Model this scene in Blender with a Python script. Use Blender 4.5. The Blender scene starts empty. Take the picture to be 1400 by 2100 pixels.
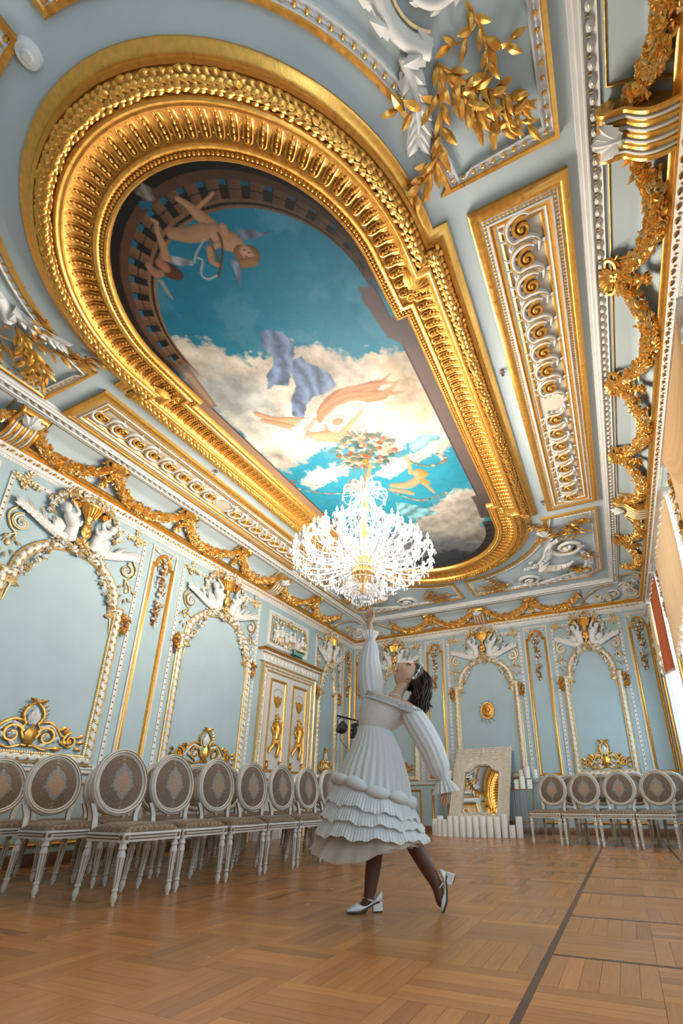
import bpy, math, random
import numpy as np
from mathutils import Matrix, Vector
random.seed(7)
RNG = np.random.default_rng(7)
PI = math.pi
SC = bpy.context.scene
COL = SC.collection

# ------------------------------------------------------------------ camera
F_PX, CX, CY = 980.4, 811.2, 1257.0
PITCH, YAW, ROLL, CAM_H = 0.3748, -0.4189, -0.0072, 0.64
cy_, sy_, cp_, sp_ = math.cos(YAW), math.sin(YAW), math.cos(PITCH), math.sin(PITCH)
FWD = np.array([sy_ * cp_, cy_ * cp_, sp_])
RGT0 = np.array([cy_, -sy_, 0.0])
UP0 = np.cross(RGT0, FWD)
RGT = math.cos(ROLL) * RGT0 + math.sin(ROLL) * UP0
UPV = -math.sin(ROLL) * RGT0 + math.cos(ROLL) * UP0
cam_data = bpy.data.cameras.new('camera')
cam_data.sensor_fit = 'VERTICAL'
cam_data.sensor_height = 36.0
cam_data.sensor_width = 24.0
cam_data.lens = F_PX / 2100 * 36.0
cam_data.shift_x = (700 - CX) / 2100
cam_data.shift_y = (CY - 1050) / 2100
cam_data.clip_start = 0.02
cam = bpy.data.objects.new('camera', cam_data)
M = Matrix(((RGT[0], UPV[0], -FWD[0], 0), (RGT[1], UPV[1], -FWD[1], 0), (RGT[2], UPV[2], -FWD[2], CAM_H), (0, 0, 0, 1)))
cam.matrix_world = M
COL.objects.link(cam)
SC.camera = cam

# ------------------------------------------------------------------ room size (metres)
XL, XR, YF, YB = -6.05, 1.06, 10.8, -1.4
ZC = 4.98
XC, YC = -2.53, 4.7
WIN = [(8.2, 10.15), (5.75, 7.6), (3.2, 5.05), (0.6, 2.45), (-1.1, 0.0)]   # windows in the right wall (from, to)
WZ0, WZ1 = 0.75, 4.1

# ------------------------------------------------------------------ world, daylight, exposure
w = bpy.data.worlds.new('world'); SC.world = w; w.use_nodes = True
nt = w.node_tree; nt.nodes.clear()
bg = nt.nodes.new('ShaderNodeBackground'); wo = nt.nodes.new('ShaderNodeOutputWorld')
bg.inputs['Color'].default_value = (0.62, 0.80, 1.0, 1); bg.inputs['Strength'].default_value = 2.0
nt.links.new(bg.outputs[0], wo.inputs[0])
DAYLIGHT_W = 108
for i, (a, b) in enumerate(WIN):
    ld = bpy.data.lights.new('window_daylight', 'AREA'); ld.shape = 'RECTANGLE'
    ld.size = b - a - 0.1; ld.size_y = WZ1 - WZ0 - 0.1
    ld.energy = DAYLIGHT_W * (b - a) / 1.8; ld.color = (0.80, 0.90, 1.0)
    lo = bpy.data.objects.new('window_daylight', ld); COL.objects.link(lo)
    lo.matrix_world = Matrix.Translation((XR + 0.62, (a + b) / 2, (WZ0 + WZ1) / 2)) @ Matrix(((0, 0, 1, 0), (1, 0, 0, 0), (0, 1, 0, 0), (0, 0, 0, 1)))
vs = SC.view_settings
vs.view_transform = 'Standard'; vs.look = 'None'; vs.gamma = 1.0; vs.use_curve_mapping = False
vs.exposure = 0.45
try:
    SC.cycles.max_bounces = 5; SC.cycles.diffuse_bounces = 3; SC.cycles.glossy_bounces = 3
    SC.cycles.transparent_max_bounces = 10; SC.cycles.transmission_bounces = 3; SC.cycles.adaptive_threshold = 0.07
    SC.cycles.caustics_reflective = False; SC.cycles.caustics_refractive = False
    SC.cycles.sample_clamp_indirect = 4.0
    SC.cycles.use_light_tree = True
except Exception:
    pass

# ------------------------------------------------------------------ materials
def lin(r, g, b):
    f = lambda c: (c / 255 / 12.92) if c / 255 <= 0.04045 else ((c / 255 + 0.055) / 1.055) ** 2.4
    return (f(r), f(g), f(b), 1.0)
MATS = {}
def mat(name, col, rough=0.5, metal=0.0, noise=0.0, nscale=8.0, bump=0.0, bscale=60.0, spec=0.5, emit=0.0, ecol=None, attr=None, trans=0.0, alpha=1.0, sub=0.0, sheen=0.0, coat=0.0, rvar=0.0):
    m = bpy.data.materials.new(name); m.use_nodes = True
    nt = m.node_tree; N = nt.nodes; L = nt.links
    p = N['Principled BSDF']
    p.inputs['Base Color'].default_value = col
    p.inputs['Roughness'].default_value = rough
    p.inputs['Metallic'].default_value = metal
    p.inputs['Specular IOR Level'].default_value = spec
    if coat: p.inputs['Coat Weight'].default_value = coat; p.inputs['Coat Roughness'].default_value = 0.12
    if sheen: p.inputs['Sheen Weight'].default_value = sheen
    if emit:
        p.inputs['Emission Color'].default_value = ecol or col; p.inputs['Emission Strength'].default_value = emit
    if trans: p.inputs['Transmission Weight'].default_value = trans
    if alpha < 1: p.inputs['Alpha'].default_value = alpha
    src = None
    if attr:
        a = N.new('ShaderNodeAttribute'); a.attribute_name = attr; src = a.outputs['Color']
    if noise or bump or rvar:
        tc = N.new('ShaderNodeTexCoord')
    if noise:
        nz = N.new('ShaderNodeTexNoise'); nz.inputs['Scale'].default_value = nscale; nz.inputs['Detail'].default_value = 6
        L.new(tc.outputs['Object'], nz.inputs['Vector'])
        mr = N.new('ShaderNodeMapRange'); mr.inputs[1].default_value = 0.3; mr.inputs[2].default_value = 0.7
        mr.inputs[3].default_value = 1 - noise; mr.inputs[4].default_value = 1 + noise
        L.new(nz.outputs['Fac'], mr.inputs[0])
        mx = N.new('ShaderNodeVectorMath'); mx.operation = 'SCALE'
        if src is None:
            mx.inputs[0].default_value = col[:3]
        else:
            L.new(src, mx.inputs[0])
        L.new(mr.outputs[0], mx.inputs['Scale'])
        src = mx.outputs[0]
        if rvar:
            m2 = N.new('ShaderNodeMapRange'); m2.inputs[1].default_value = 0.3; m2.inputs[2].default_value = 0.7
            m2.inputs[3].default_value = rough - rvar; m2.inputs[4].default_value = rough + rvar
            L.new(nz.outputs['Fac'], m2.inputs[0]); L.new(m2.outputs[0], p.inputs['Roughness'])
    if src is not None: L.new(src, p.inputs['Base Color'])
    if bump:
        nb = N.new('ShaderNodeTexNoise'); nb.inputs['Scale'].default_value = bscale; nb.inputs['Detail'].default_value = 4
        L.new(tc.outputs['Object'], nb.inputs['Vector'])
        bp = N.new('ShaderNodeBump'); bp.inputs['Strength'].default_value = bump; bp.inputs['Distance'].default_value = 0.01
        L.new(nb.outputs['Fac'], bp.inputs['Height']); L.new(bp.outputs[0], p.inputs['Normal'])
    MATS[name] = m
    return m

BLUE = mat('blue_wall_paint', (0.40, 0.505, 0.53, 1), 0.75, noise=0.035, nscale=3, bump=0.05, bscale=40, spec=0.25)
CEILB = mat('pale_blue_ceiling_paint', (0.55, 0.625, 0.635, 1), 0.75, noise=0.03, nscale=3, spec=0.25)
WHITE = mat('white_plaster', (0.74, 0.715, 0.67, 1), 0.55, noise=0.05, nscale=12, spec=0.4)
CREAM = mat('cream_paint', (0.70, 0.63, 0.52, 1), 0.5, noise=0.06, nscale=10, spec=0.4)
GOLD = mat('gold_leaf', (0.84, 0.445, 0.098, 1), 0.34, metal=0.82, noise=0.12, nscale=25, bump=0.10, bscale=70, rvar=0.07)
GOLDD = mat('aged_gilding', (0.56, 0.275, 0.06, 1), 0.42, metal=0.75, noise=0.25, nscale=25, bump=0.3, bscale=80)
GOLDP = mat('pale_gilding', (0.78, 0.56, 0.27, 1), 0.4, metal=0.7, noise=0.15, nscale=25, bump=0.2, bscale=80)
BLACK = mat('black_metal', (0.012, 0.012, 0.013, 1), 0.4)
CHROME = mat('chrome', (0.6, 0.6, 0.6, 1), 0.25, metal=1.0)
GREYP = mat('white_plastic', (0.72, 0.72, 0.70, 1), 0.4)

# ------------------------------------------------------------------ mesh builder
class MB:
    def __init__(s):
        s.v = []; s.f = []; s.m = []; s.c = []; s.n = 0
    def add(s, v, f, mat=0, col=None):
        v = np.asarray(v, float).reshape(-1, 3); f = np.asarray(f, int)
        s.v.append(v); s.f.append(f + s.n); s.m.append(np.full(len(f), mat, int) if np.isscalar(mat) else np.asarray(mat, int))
        if col is not None:
            c = np.asarray(col, float)
            s.c.append(np.tile(c, (len(v), 1)) if c.ndim == 1 else c)
        else:
            s.c.append(np.ones((len(v), 3)))
        s.n += len(v)
        return s
    def build(s, name, mats, parent=None, matrix=None, angle=38, smooth=True, colors=False, label=None, kind=None):
        me = s.mesh(name, mats, angle, smooth, colors)
        return obj(name, me, parent, matrix, label, kind)
    def mesh(s, name, mats, angle=38, smooth=True, colors=False):
        me = bpy.data.meshes.new(name)
        if not isinstance(mats, (list, tuple)): mats = [mats]
        for m in mats: me.materials.append(m)
        v = np.concatenate(s.v); me.vertices.add(len(v)); me.vertices.foreach_set('co', v.ravel())
        tot = np.concatenate([np.full(len(f), f.shape[1], int) for f in s.f])
        loops = np.concatenate([f.ravel() for f in s.f])
        start = np.concatenate([[0], np.cumsum(tot)[:-1]])
        me.loops.add(len(loops)); me.loops.foreach_set('vertex_index', loops)
        me.polygons.add(len(tot)); me.polygons.foreach_set('loop_start', start); me.polygons.foreach_set('loop_total', tot)
        me.polygons.foreach_set('material_index', np.concatenate(s.m))
        me.polygons.foreach_set('use_smooth', np.full(len(tot), smooth))
        me.update(calc_edges=True)
        if smooth and angle < 180:
            me.set_sharp_from_angle(angle=math.radians(angle))
        if colors:
            ca = me.color_attributes.new('Col', 'FLOAT_COLOR', 'POINT')
            c = np.concatenate(s.c); c4 = np.ones((len(c), 4)); c4[:, :3] = c
            ca.data.foreach_set('color', c4.ravel())
        return me

def obj(name, me, parent=None, matrix=None, label=None, kind=None):
    o = bpy.data.objects.new(name, me); COL.objects.link(o)
    if parent is not None: o.parent = parent
    if matrix is not None: o.matrix_local = matrix
    if label: o['label'] = label
    if kind: o['kind'] = kind
    return o
def tag(o, label, cat, group=None):
    o['label'] = label; o['category'] = cat
    if group: o['group'] = group
    return o
def thing(name, label, cat, loc=(0, 0, 0), rotz=0.0, group=None):
    o = bpy.data.objects.new(name, None); COL.objects.link(o)
    o.empty_display_size = 0.1
    o.location = loc; o.rotation_euler = (0, 0, rotz)
    return tag(o, label, cat, group)
def dup(root, loc, rotz, label=None, group=None):
    r = root.copy(); COL.objects.link(r); r.location = loc; r.rotation_euler = (0, 0, rotz)
    if label: r['label'] = label
    if group: r['group'] = group
    for ch in list(root.children):
        c = ch.copy(); COL.objects.link(c); c.parent = r
        for g in ch.children:
            d = g.copy(); COL.objects.link(d); d.parent = c
    return r
def copy_part(o, parent, matrix):
    c = o.copy(); COL.objects.link(c); c.parent = parent; c.matrix_local = matrix
    for g in o.children:
        d = g.copy(); COL.objects.link(d); d.parent = c
    return c

# ------------------------------------------------------------------ shapes
def grid_faces(a, b, ca=False, cb=False):
    A = a if ca else a - 1; B = b if cb else b - 1
    i, j = np.meshgrid(np.arange(A), np.arange(B), indexing='ij'); i = i.ravel(); j = j.ravel()
    i2 = (i + 1) % a; j2 = (j + 1) % b
    return np.stack([i * b + j, i2 * b + j, i2 * b + j2, i * b + j2], 1)
def box(mb, lo, hi, mat=0, col=None):
    x0, y0, z0 = lo; x1, y1, z1 = hi
    v = [(x0, y0, z0), (x1, y0, z0), (x1, y1, z0), (x0, y1, z0), (x0, y0, z1), (x1, y0, z1), (x1, y1, z1), (x0, y1, z1)]
    f = [(0, 3, 2, 1), (4, 5, 6, 7), (0, 1, 5, 4), (1, 2, 6, 5), (2, 3, 7, 6), (3, 0, 4, 7)]
    return mb.add(v, f, mat, col)
def cbox(mb, c, s, mat=0, bev=0.0, R=None, col=None):
    c = np.asarray(c, float); h = np.asarray(s, float) / 2
    if bev <= 0:
        v = np.array([(-1, -1, -1), (1, -1, -1), (1, 1, -1), (-1, 1, -1), (-1, -1, 1), (1, -1, 1), (1, 1, 1), (-1, 1, 1)]) * h
        f = [(0, 3, 2, 1), (4, 5, 6, 7), (0, 1, 5, 4), (1, 2, 6, 5), (2, 3, 7, 6), (3, 0, 4, 7)]
        if R is not None: v = v @ np.asarray(R).T
        return mb.add(v + c, f, mat, col)
    vs = []
    for sx, sy, sz in ((-1, -1, -1), (1, -1, -1), (1, 1, -1), (-1, 1, -1), (-1, -1, 1), (1, -1, 1), (1, 1, 1), (-1, 1, 1)):
        vs += [(sx * (h[0] - bev), sy * (h[1] - bev), sz * h[2]), (sx * (h[0] - bev), sy * h[1], sz * (h[2] - bev)), (sx * h[0], sy * (h[1] - bev), sz * (h[2] - bev))]
    v = np.array(vs)
    q = lambda k, a: k * 3 + a
    f4 = [[q(k, 0) for k in (0, 3, 2, 1)], [q(k, 0) for k in (4, 5, 6, 7)], [q(k, 1) for k in (0, 1, 5, 4)], [q(k, 1) for k in (2, 3, 7, 6)], [q(k, 2) for k in (1, 2, 6, 5)], [q(k, 2) for k in (3, 0, 4, 7)]]
    for a, b, ax in ((0, 1, 2), (1, 2, 1), (2, 3, 2), (3, 0, 1), (4, 5, 2), (5, 6, 1), (6, 7, 2), (7, 4, 1), (0, 4, 0), (1, 5, 0), (2, 6, 0), (3, 7, 0)):
        p, r = [t for t in (0, 1, 2) if True][:2], None
        if ax == 2: p = (0, 1)      # edge along x: faces z and y
        elif ax == 1: p = (0, 2)    # edge along y: faces z and x
        else: p = (1, 2)            # edge along z: faces y and x
        f4.append([q(a, p[0]), q(b, p[0]), q(b, p[1]), q(a, p[1])])
    f3 = [[q(k, 0), q(k, 1), q(k, 2)] for k in range(8)]
    if R is not None: v = v @ np.asarray(R).T
    n0 = mb.n
    mb.add(v + c, f4, mat, col)
    mb.f.append(np.array(f3) + n0); mb.m.append(np.full(8, mat, int)); mb.v.append(np.zeros((0, 3))); mb.c.append(np.zeros((0, 3)))
    return mb
def cat(pts, n=8, closed=False):
    """Catmull-Rom through pts (any dimension)."""
    P = np.asarray(pts, float)
    if closed: Q = np.vstack([P[-1], P, P[0], P[1]])
    else: Q = np.vstack([2 * P[0] - P[1], P, 2 * P[-1] - P[-2]])
    out = []
    t = np.linspace(0, 1, n, endpoint=False)[:, None]
    for k in range(1, len(Q) - 2):
        a, b, c, d = Q[k - 1], Q[k], Q[k + 1], Q[k + 2]
        out.append(0.5 * (2 * b + (c - a) * t + (2 * a - 5 * b + 4 * c - d) * t ** 2 + (3 * b - a - 3 * c + d) * t ** 3))
    r = np.concatenate(out)
    return r if closed else np.vstack([r, P[-1]])
def sweep2(path, prof, closed=False):
    """Mitred moulding: path (N,2) in the wall plane, profile of (inward offset, height)."""
    P = np.asarray(path, float); prof = np.asarray(prof, float)
    if closed and np.allclose(P[0], P[-1]): P = P[:-1]
    n = len(P)
    if closed: e = np.roll(P, -1, 0) - P
    else: e = np.diff(P, axis=0)
    e = e / np.maximum(np.linalg.norm(e, axis=1)[:, None], 1e-9)
    nr = np.stack([-e[:, 1], e[:, 0]], 1)
    if closed: a, b = np.roll(nr, 1, 0), nr
    else: a, b = np.vstack([nr[:1], nr]), np.vstack([nr, nr[-1:]])
    m = (a + b) / np.maximum(1 + (a * b).sum(1), 0.25)[:, None]
    V = np.zeros((n, len(prof), 3))
    V[:, :, :2] = P[:, None] + prof[None, :, :1] * m[:, None]
    V[:, :, 2] = prof[None, :, 1]
    return V.reshape(-1, 3), grid_faces(n, len(prof), closed, False)
def tube(pts, r, seg=8, caps=True, flat=1.0):
    P = np.asarray(pts, float); n = len(P); r = np.broadcast_to(np.asarray(r, float), (n,))
    t = np.gradient(P, axis=0); t /= np.maximum(np.linalg.norm(t, axis=1)[:, None], 1e-9)
    ref = np.array([0, 0, 1.0]) if abs(t[0, 2]) < 0.9 else np.array([1.0, 0, 0])
    nn = np.zeros((n, 3)); x = np.cross(ref, t[0]); nn[0] = x / np.linalg.norm(x)
    for i in range(1, n):
        x = nn[i - 1] - t[i] * (nn[i - 1] @ t[i]); nn[i] = x / max(np.linalg.norm(x), 1e-9)
    bb = np.cross(t, nn)
    a = np.linspace(0, 2 * PI, seg, endpoint=False)
    V = P[:, None] + r[:, None, None] * (np.cos(a)[None, :, None] * nn[:, None] + flat * np.sin(a)[None, :, None] * bb[:, None])
    V = V.reshape(-1, 3); f = grid_faces(n, seg, False, True)
    if caps:
        V = np.vstack([V, P[0], P[-1]]); k = n * seg
        i = np.arange(seg); j = (i + 1) % seg
        c0 = np.stack([j, i, np.full(seg, k), np.full(seg, k)], 1); c1 = np.stack([i + (n - 1) * seg, j + (n - 1) * seg, np.full(seg, k + 1), np.full(seg, k + 1)], 1)
        return V, f, np.vstack([c0[:, :3], c1[:, :3]])
    return V, f, np.zeros((0, 3), int)
def add_tube(mb, pts, r, seg=8, mat=0, caps=True, flat=1.0, col=None):
    V, f, t = tube(pts, r, seg, caps, flat); n0 = mb.n
    mb.add(V, f, mat, col)
    if len(t):
        mb.f.append(t + n0); mb.m.append(np.full(len(t), mat, int)); mb.v.append(np.zeros((0, 3))); mb.c.append(np.zeros((0, 3)))
    return mb
def lathe(mb, prof, seg=16, c=(0, 0, 0), mat=0, col=None, axis='z', a0=0.0, a1=2 * PI, sq=(1, 1)):
    prof = np.asarray(prof, float); full = abs(a1 - a0 - 2 * PI) < 1e-6
    a = np.linspace(a0, a1, seg, endpoint=not full)
    V = np.zeros((len(prof), len(a), 3))
    V[:, :, 0] = prof[:, :1] * np.cos(a) * sq[0]; V[:, :, 1] = prof[:, :1] * np.sin(a) * sq[1]; V[:, :, 2] = prof[:, 1:2]
    if axis == 'y': V = V[:, :, [0, 2, 1]] * np.array([1, 1, -1.0])
    if axis == 'x': V = V[:, :, [2, 0, 1]]
    return mb.add(V.reshape(-1, 3) + np.asarray(c, float), grid_faces(len(prof), len(a), False, full), mat, col)
def ball(mb, c, r, mat=0, seg=8, rings=5, half=False, col=None, R=None):
    r = np.broadcast_to(np.asarray(r, float), (3,))
    ph = np.linspace(0.0, PI / 2 if half else PI, rings); a = np.linspace(0, 2 * PI, seg, endpoint=False)
    V = np.stack([np.sin(ph)[:, None] * np.cos(a), np.sin(ph)[:, None] * np.sin(a), np.cos(ph)[:, None] * np.ones(seg)], -1).reshape(-1, 3) * r
    if R is not None: V = V @ np.asarray(R).T
    return mb.add(V + np.asarray(c, float), grid_faces(rings, seg, False, True), mat, col)

# unit pieces: (verts, quads), lying on n=0, growing along +x
def piece_leaf(h=0.18, w=0.36, curl=0.12):
    rows = [(0, 0.10, 0.05), (0.25, 0.8, 0.7), (0.5, 1.0, 1.0), (0.78, 0.62, 0.8), (1.0, 0.02, 0.25)]
    V = []
    for x, ww, hh in rows:
        for s in (-1, 0, 1):
            V.append((x, s * ww * w / 2, (hh * h if s == 0 else hh * h * 0.25) + curl * x * x))
    return np.array(V), grid_faces(5, 3)
def piece_leaf_lobed(h=0.16, w=0.6):
    V = []; xs = np.linspace(0, 1, 9)
    for i, x in enumerate(xs):
        ww = math.sin(PI * min(1, x * 0.92 + 0.08)) ** 0.7 * (1.0 if i % 2 else 0.76) + 0.02
        for s in (-1, -0.45, 0, 0.45, 1):
            V.append((x - (0.09 * abs(s) if i % 2 else 0.0), s * ww * w / 2, h * (1 - abs(s) * 0.75) * math.sin(PI * (0.12 + 0.8 * x)) + 0.02 * (s == 0)))
    return np.array(V), grid_faces(9, 5)
def piece_flower(n=5, h=0.5):
    V = [(0, 0, h * 0.8)]
    for k in range(2 * n):
        a = PI * k / n; r = 1.0 if k % 2 == 0 else 0.72
        V.append((r * 0.5 * math.cos(a), r * 0.5 * math.sin(a), h * (0.95 if k % 2 == 0 else 0.45)))
    for k in range(2 * n):
        a = PI * k / n; r = 1.0 if k % 2 == 0 else 0.80
        V.append((r * math.cos(a), r * math.sin(a), h * 0.35 if k % 2 == 0 else 0.0))
    f = []
    m = 2 * n
    for k in range(m):
        j = (k + 1) % m
        f.append((0, 1 + k, 1 + j, 0)); f.append((1 + k, 1 + m + k, 1 + m + j, 1 + j))
    return np.array(V), f
def piece_half_ball(seg=8, rings=4):
    ph = np.linspace(0.02, PI / 2, rings); a = np.linspace(0, 2 * PI, seg, endpoint=False)
    V = np.stack([np.sin(ph)[:, None] * np.cos(a), np.sin(ph)[:, None] * np.sin(a), np.cos(ph)[:, None] * np.ones(seg)], -1).reshape(-1, 3)
    return V, grid_faces(rings, seg, False, True)
def clean_quads(f):
    q = [x for x in f if len(set(x)) == 4]; t = [tuple(dict.fromkeys(x)) for x in f if len(set(x)) == 3]
    return q, t
def put(mb, piece, Ms, mat=0, col=None):
    """Joins many placed copies of a piece; Ms (K,3,4) or list of 3x4."""
    V, f = piece; Ms = np.asarray(Ms, float)
    if len(Ms) == 0: return mb
    W = np.einsum('kij,nj->kni', Ms[:, :, :3], V) + Ms[:, None, :, 3]
    K, n = len(Ms), len(V)
    off = (np.arange(K) * n)[:, None, None]
    if isinstance(f, np.ndarray): groups = [f]
    else: groups = [np.array(g) for g in clean_quads(f) if len(g)]
    n0 = mb.n
    mb.add(W.reshape(-1, 3), (groups[0][None] + off).reshape(-1, groups[0].shape[1]), mat, col)
    for g in groups[1:]:
        g2 = (g[None] + off).reshape(-1, g.shape[1]) + n0
        mb.f.append(g2); mb.m.append(np.full(len(g2), mat, int)); mb.v.append(np.zeros((0, 3))); mb.c.append(np.zeros((0, 3)))
    return mb
def M34(pos, ang=0.0, s=1.0, tilt=0.0, roll=0.0, sz=None, sy=None):
    """Placement on the wall plane: position (u,v,n), heading, size, lift of the tip off the wall, roll about its axis."""
    ca, sa = math.cos(ang), math.sin(ang); ct, st = math.cos(tilt), math.sin(tilt); cr, sr = math.cos(roll), math.sin(roll)
    x = np.array([ca * ct, sa * ct, st]); y0 = np.array([-sa, ca, 0.0]); z0 = np.cross(x, y0)
    y = cr * y0 + sr * z0; z = -sr * y0 + cr * z0
    return np.column_stack([x * s, y * s * (sy or 1), z * s * (sz or 1), np.asarray(pos, float)])
def along(path, spacing, closed=False, start=0.5):
    P = np.asarray(path, float)
    if closed: P = np.vstack([P, P[:1]])
    d = np.linalg.norm(np.diff(P, axis=0), axis=1); s = np.concatenate([[0], np.cumsum(d)])
    n = max(1, int(round(s[-1] / spacing))); q = (np.arange(n) + start) * s[-1] / n
    x = np.interp(q, s, P[:, 0]); y = np.interp(q, s, P[:, 1])
    k = np.clip(np.searchsorted(s, q, side='right') - 1, 0, len(d) - 1)
    t = (P[k + 1] - P[k]) / d[k][:, None]
    return np.stack([x, y], 1), np.arctan2(t[:, 1], t[:, 0])
def arc(c, rx, ry, a0, a1, n=24):
    a = np.linspace(a0, a1, n)
    return np.stack([c[0] + rx * np.cos(a), c[1] + ry * np.sin(a)], 1)
def spiral(c, r0, r1, a0, turns, n=40):
    t = np.linspace(0, 1, n); r = r0 + (r1 - r0) * t ** 0.85; a = a0 + turns * 2 * PI * t
    return np.stack([c[0] + r * np.cos(a), c[1] + r * np.sin(a)], 1)
def stem(mb, pts, r0, r1=None, n=0.02, mat=0, smooth=6, seg=6, flat=1.0):
    P = np.asarray(pts, float)
    if smooth: P = cat(P, smooth)
    if P.shape[1] == 2: P = np.column_stack([P, np.full(len(P), n)])
    r = np.linspace(r0, r0 if r1 is None else r1, len(P))
    return add_tube(mb, P, r, seg, mat, True, flat)
def mirror_u(mb_fn, mb):
    """Runs a builder for both sides: mb_fn(mb, s) with s = +1, -1."""
    mb_fn(mb, 1.0); mb_fn(mb, -1.0)
LEAF = piece_leaf(); LEAFW = piece_leaf(0.22, 0.55, 0.05); ACAN = piece_leaf_lobed(); FLOW = piece_flower(5, 0.55); FLOW6 = piece_flower(6, 0.7); HB = piece_half_ball(); HBS = piece_half_ball(6, 3)
def frame(o, U, V, N):
    return Matrix(((U[0], V[0], N[0], o[0]), (U[1], V[1], N[1], o[1]), (U[2], V[2], N[2], o[2]), (0, 0, 0, 1)))
MLEFT = frame((XL, 0, 0), (0, 1, 0), (0, 0, 1), (1, 0, 0))       # (u,v,n) = (Y, Z, out of wall)
MFAR = frame((0, YF, 0), (1, 0, 0), (0, 0, 1), (0, -1, 0))       # (X, Z, out)
MRIGHT = frame((XR, 0, 0), (0, -1, 0), (0, 0, 1), (-1, 0, 0))    # (-Y, Z, out)
MBACK = frame((0, YB, 0), (-1, 0, 0), (0, 0, 1), (0, 1, 0))      # (-X, Z, out)
MCEIL = frame((0, 0, ZC), (1, 0, 0), (0, -1, 0), (0, 0, -1))     # (X, -Y, down)
# ================================================================== floor
def wood_mat(name, ax):
    m = bpy.data.materials.new(name); m.use_nodes = True; N = m.node_tree.nodes; L = m.node_tree.links; p = N['Principled BSDF']
    a = N.new('ShaderNodeAttribute'); a.attribute_name = 'Col'
    tc = N.new('ShaderNodeTexCoord'); mp = N.new('ShaderNodeMapping')
    mp.inputs['Scale'].default_value = (6, 90, 1) if ax == 'x' else (90, 6, 1)
    geo = N.new('ShaderNodeNewGeometry'); L.new(geo.outputs['Position'], mp.inputs['Vector'])
    nz = N.new('ShaderNodeTexNoise'); nz.inputs['Scale'].default_value = 1.0; nz.inputs['Detail'].default_value = 5; nz.inputs['Distortion'].default_value = 0.6
    L.new(mp.outputs[0], nz.inputs['Vector'])
    mr = N.new('ShaderNodeMapRange'); mr.inputs[1].default_value = 0.25; mr.inputs[2].default_value = 0.75; mr.inputs[3].default_value = 0.88; mr.inputs[4].default_value = 1.10
    L.new(nz.outputs['Fac'], mr.inputs[0])
    vm = N.new('ShaderNodeVectorMath'); vm.operation = 'SCALE'; L.new(a.outputs['Color'], vm.inputs[0]); L.new(mr.outputs[0], vm.inputs['Scale'])
    L.new(vm.outputs[0], p.inputs['Base Color'])
    m2 = N.new('ShaderNodeMapRange'); m2.inputs[3].default_value = 0.22; m2.inputs[4].default_value = 0.30
    n2 = N.new('ShaderNodeTexNoise'); n2.inputs['Scale'].default_value = 3.0; L.new(geo.outputs['Position'], n2.inputs['Vector'])
    L.new(n2.outputs['Fac'], m2.inputs[0]); L.new(m2.outputs[0], p.inputs['Roughness'])
    p.inputs['Specular IOR Level'].default_value = 0.5
    bp = N.new('ShaderNodeBump'); bp.inputs['Strength'].default_value = 0.02; bp.inputs['Distance'].default_value = 0.004
    L.new(nz.outputs['Fac'], bp.inputs['Height']); L.new(bp.outputs[0], p.inputs['Normal'])
    return m
WOODX, WOODY = wood_mat('oak_parquet_crosswise', 'x'), wood_mat('oak_parquet_lengthwise', 'y')
STRIP = mat('dark_walnut_strip', (0.085, 0.035, 0.014, 1), 0.3, noise=0.2, nscale=20)
GAP = mat('floor_joint', (0.10, 0.045, 0.016, 1), 0.6)
mb = MB(); box(mb, (XL - 0.2, YB - 0.2, -0.15), (XR + 0.2, YF + 0.2, -0.002))
floor = mb.build('floor', GAP, kind='structure', smooth=False)

planks = []   # x0,y0,x1,y1,along-x?
def weave(x0, y0, s, sy, nx, ny, ph=0, k=6, ymax=YF, xmin=XL, xmax=XR):
    for i in range(nx):
        for j in range(ny):
            X, Y = x0 + i * s, y0 + j * sy
            for q in range(k):
                if (i + j + ph) % 2: r = (X + s * q / k, Y, X + s * (q + 1) / k, Y + sy, 0)
                else: r = (X, Y + sy * q / k, X + s, Y + sy * (q + 1) / k, 1)
                r = (max(r[0], xmin), max(r[1], YB), min(r[2], xmax), min(r[3], ymax), r[4])
                if r[2] - r[0] > 0.01 and r[3] - r[1] > 0.01: planks.append(r)
SQ = 0.43
weave(-0.435 - 14 * SQ, 1.86 - 8 * SQ, SQ, SQ, 14, 30, 1, xmax=-0.435)
yy = 2.60 - 5 * 0.83
for b in range(17):
    weave(-0.405, yy + b * 0.83 + 0.012, 0.4175, 0.403, 2, 2, 0, ymax=min(YF, yy + (b + 1) * 0.83 - 0.012), xmax=0.43)
for b in range(13):
    weave(0.46, yy + b * 1.0 + 0.0, 0.60, 1.0, 1, 1, 1, k=7)
def ptone(r):
    t = RNG.normal(1.0, 0.085); h = RNG.normal(0, 0.02)
    return np.clip(np.array([0.43 + h, 0.178 + h * 0.4, 0.053]) * t, 0.02, 0.9)
def plank_size(r):
    c = np.array([(r[0] + r[2]) / 2, (r[1] + r[3]) / 2, 0]) - np.array([0, 0, CAM_H])
    d = c @ FWD
    if d < 0.3: return 0
    x = CX + F_PX * (c @ RGT) / d; y = CY - F_PX * (c @ UPV) / d
    if x < -40 or x > 1440 or y > 2140: return 0
    return (r[2] - r[0]) * (r[3] - r[1]) * CAM_H / d ** 3
order = sorted(range(len(planks)), key=lambda i: -plank_size(planks[i]))
near = set(order[:300])
rest = [MB(), MB()]
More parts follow.
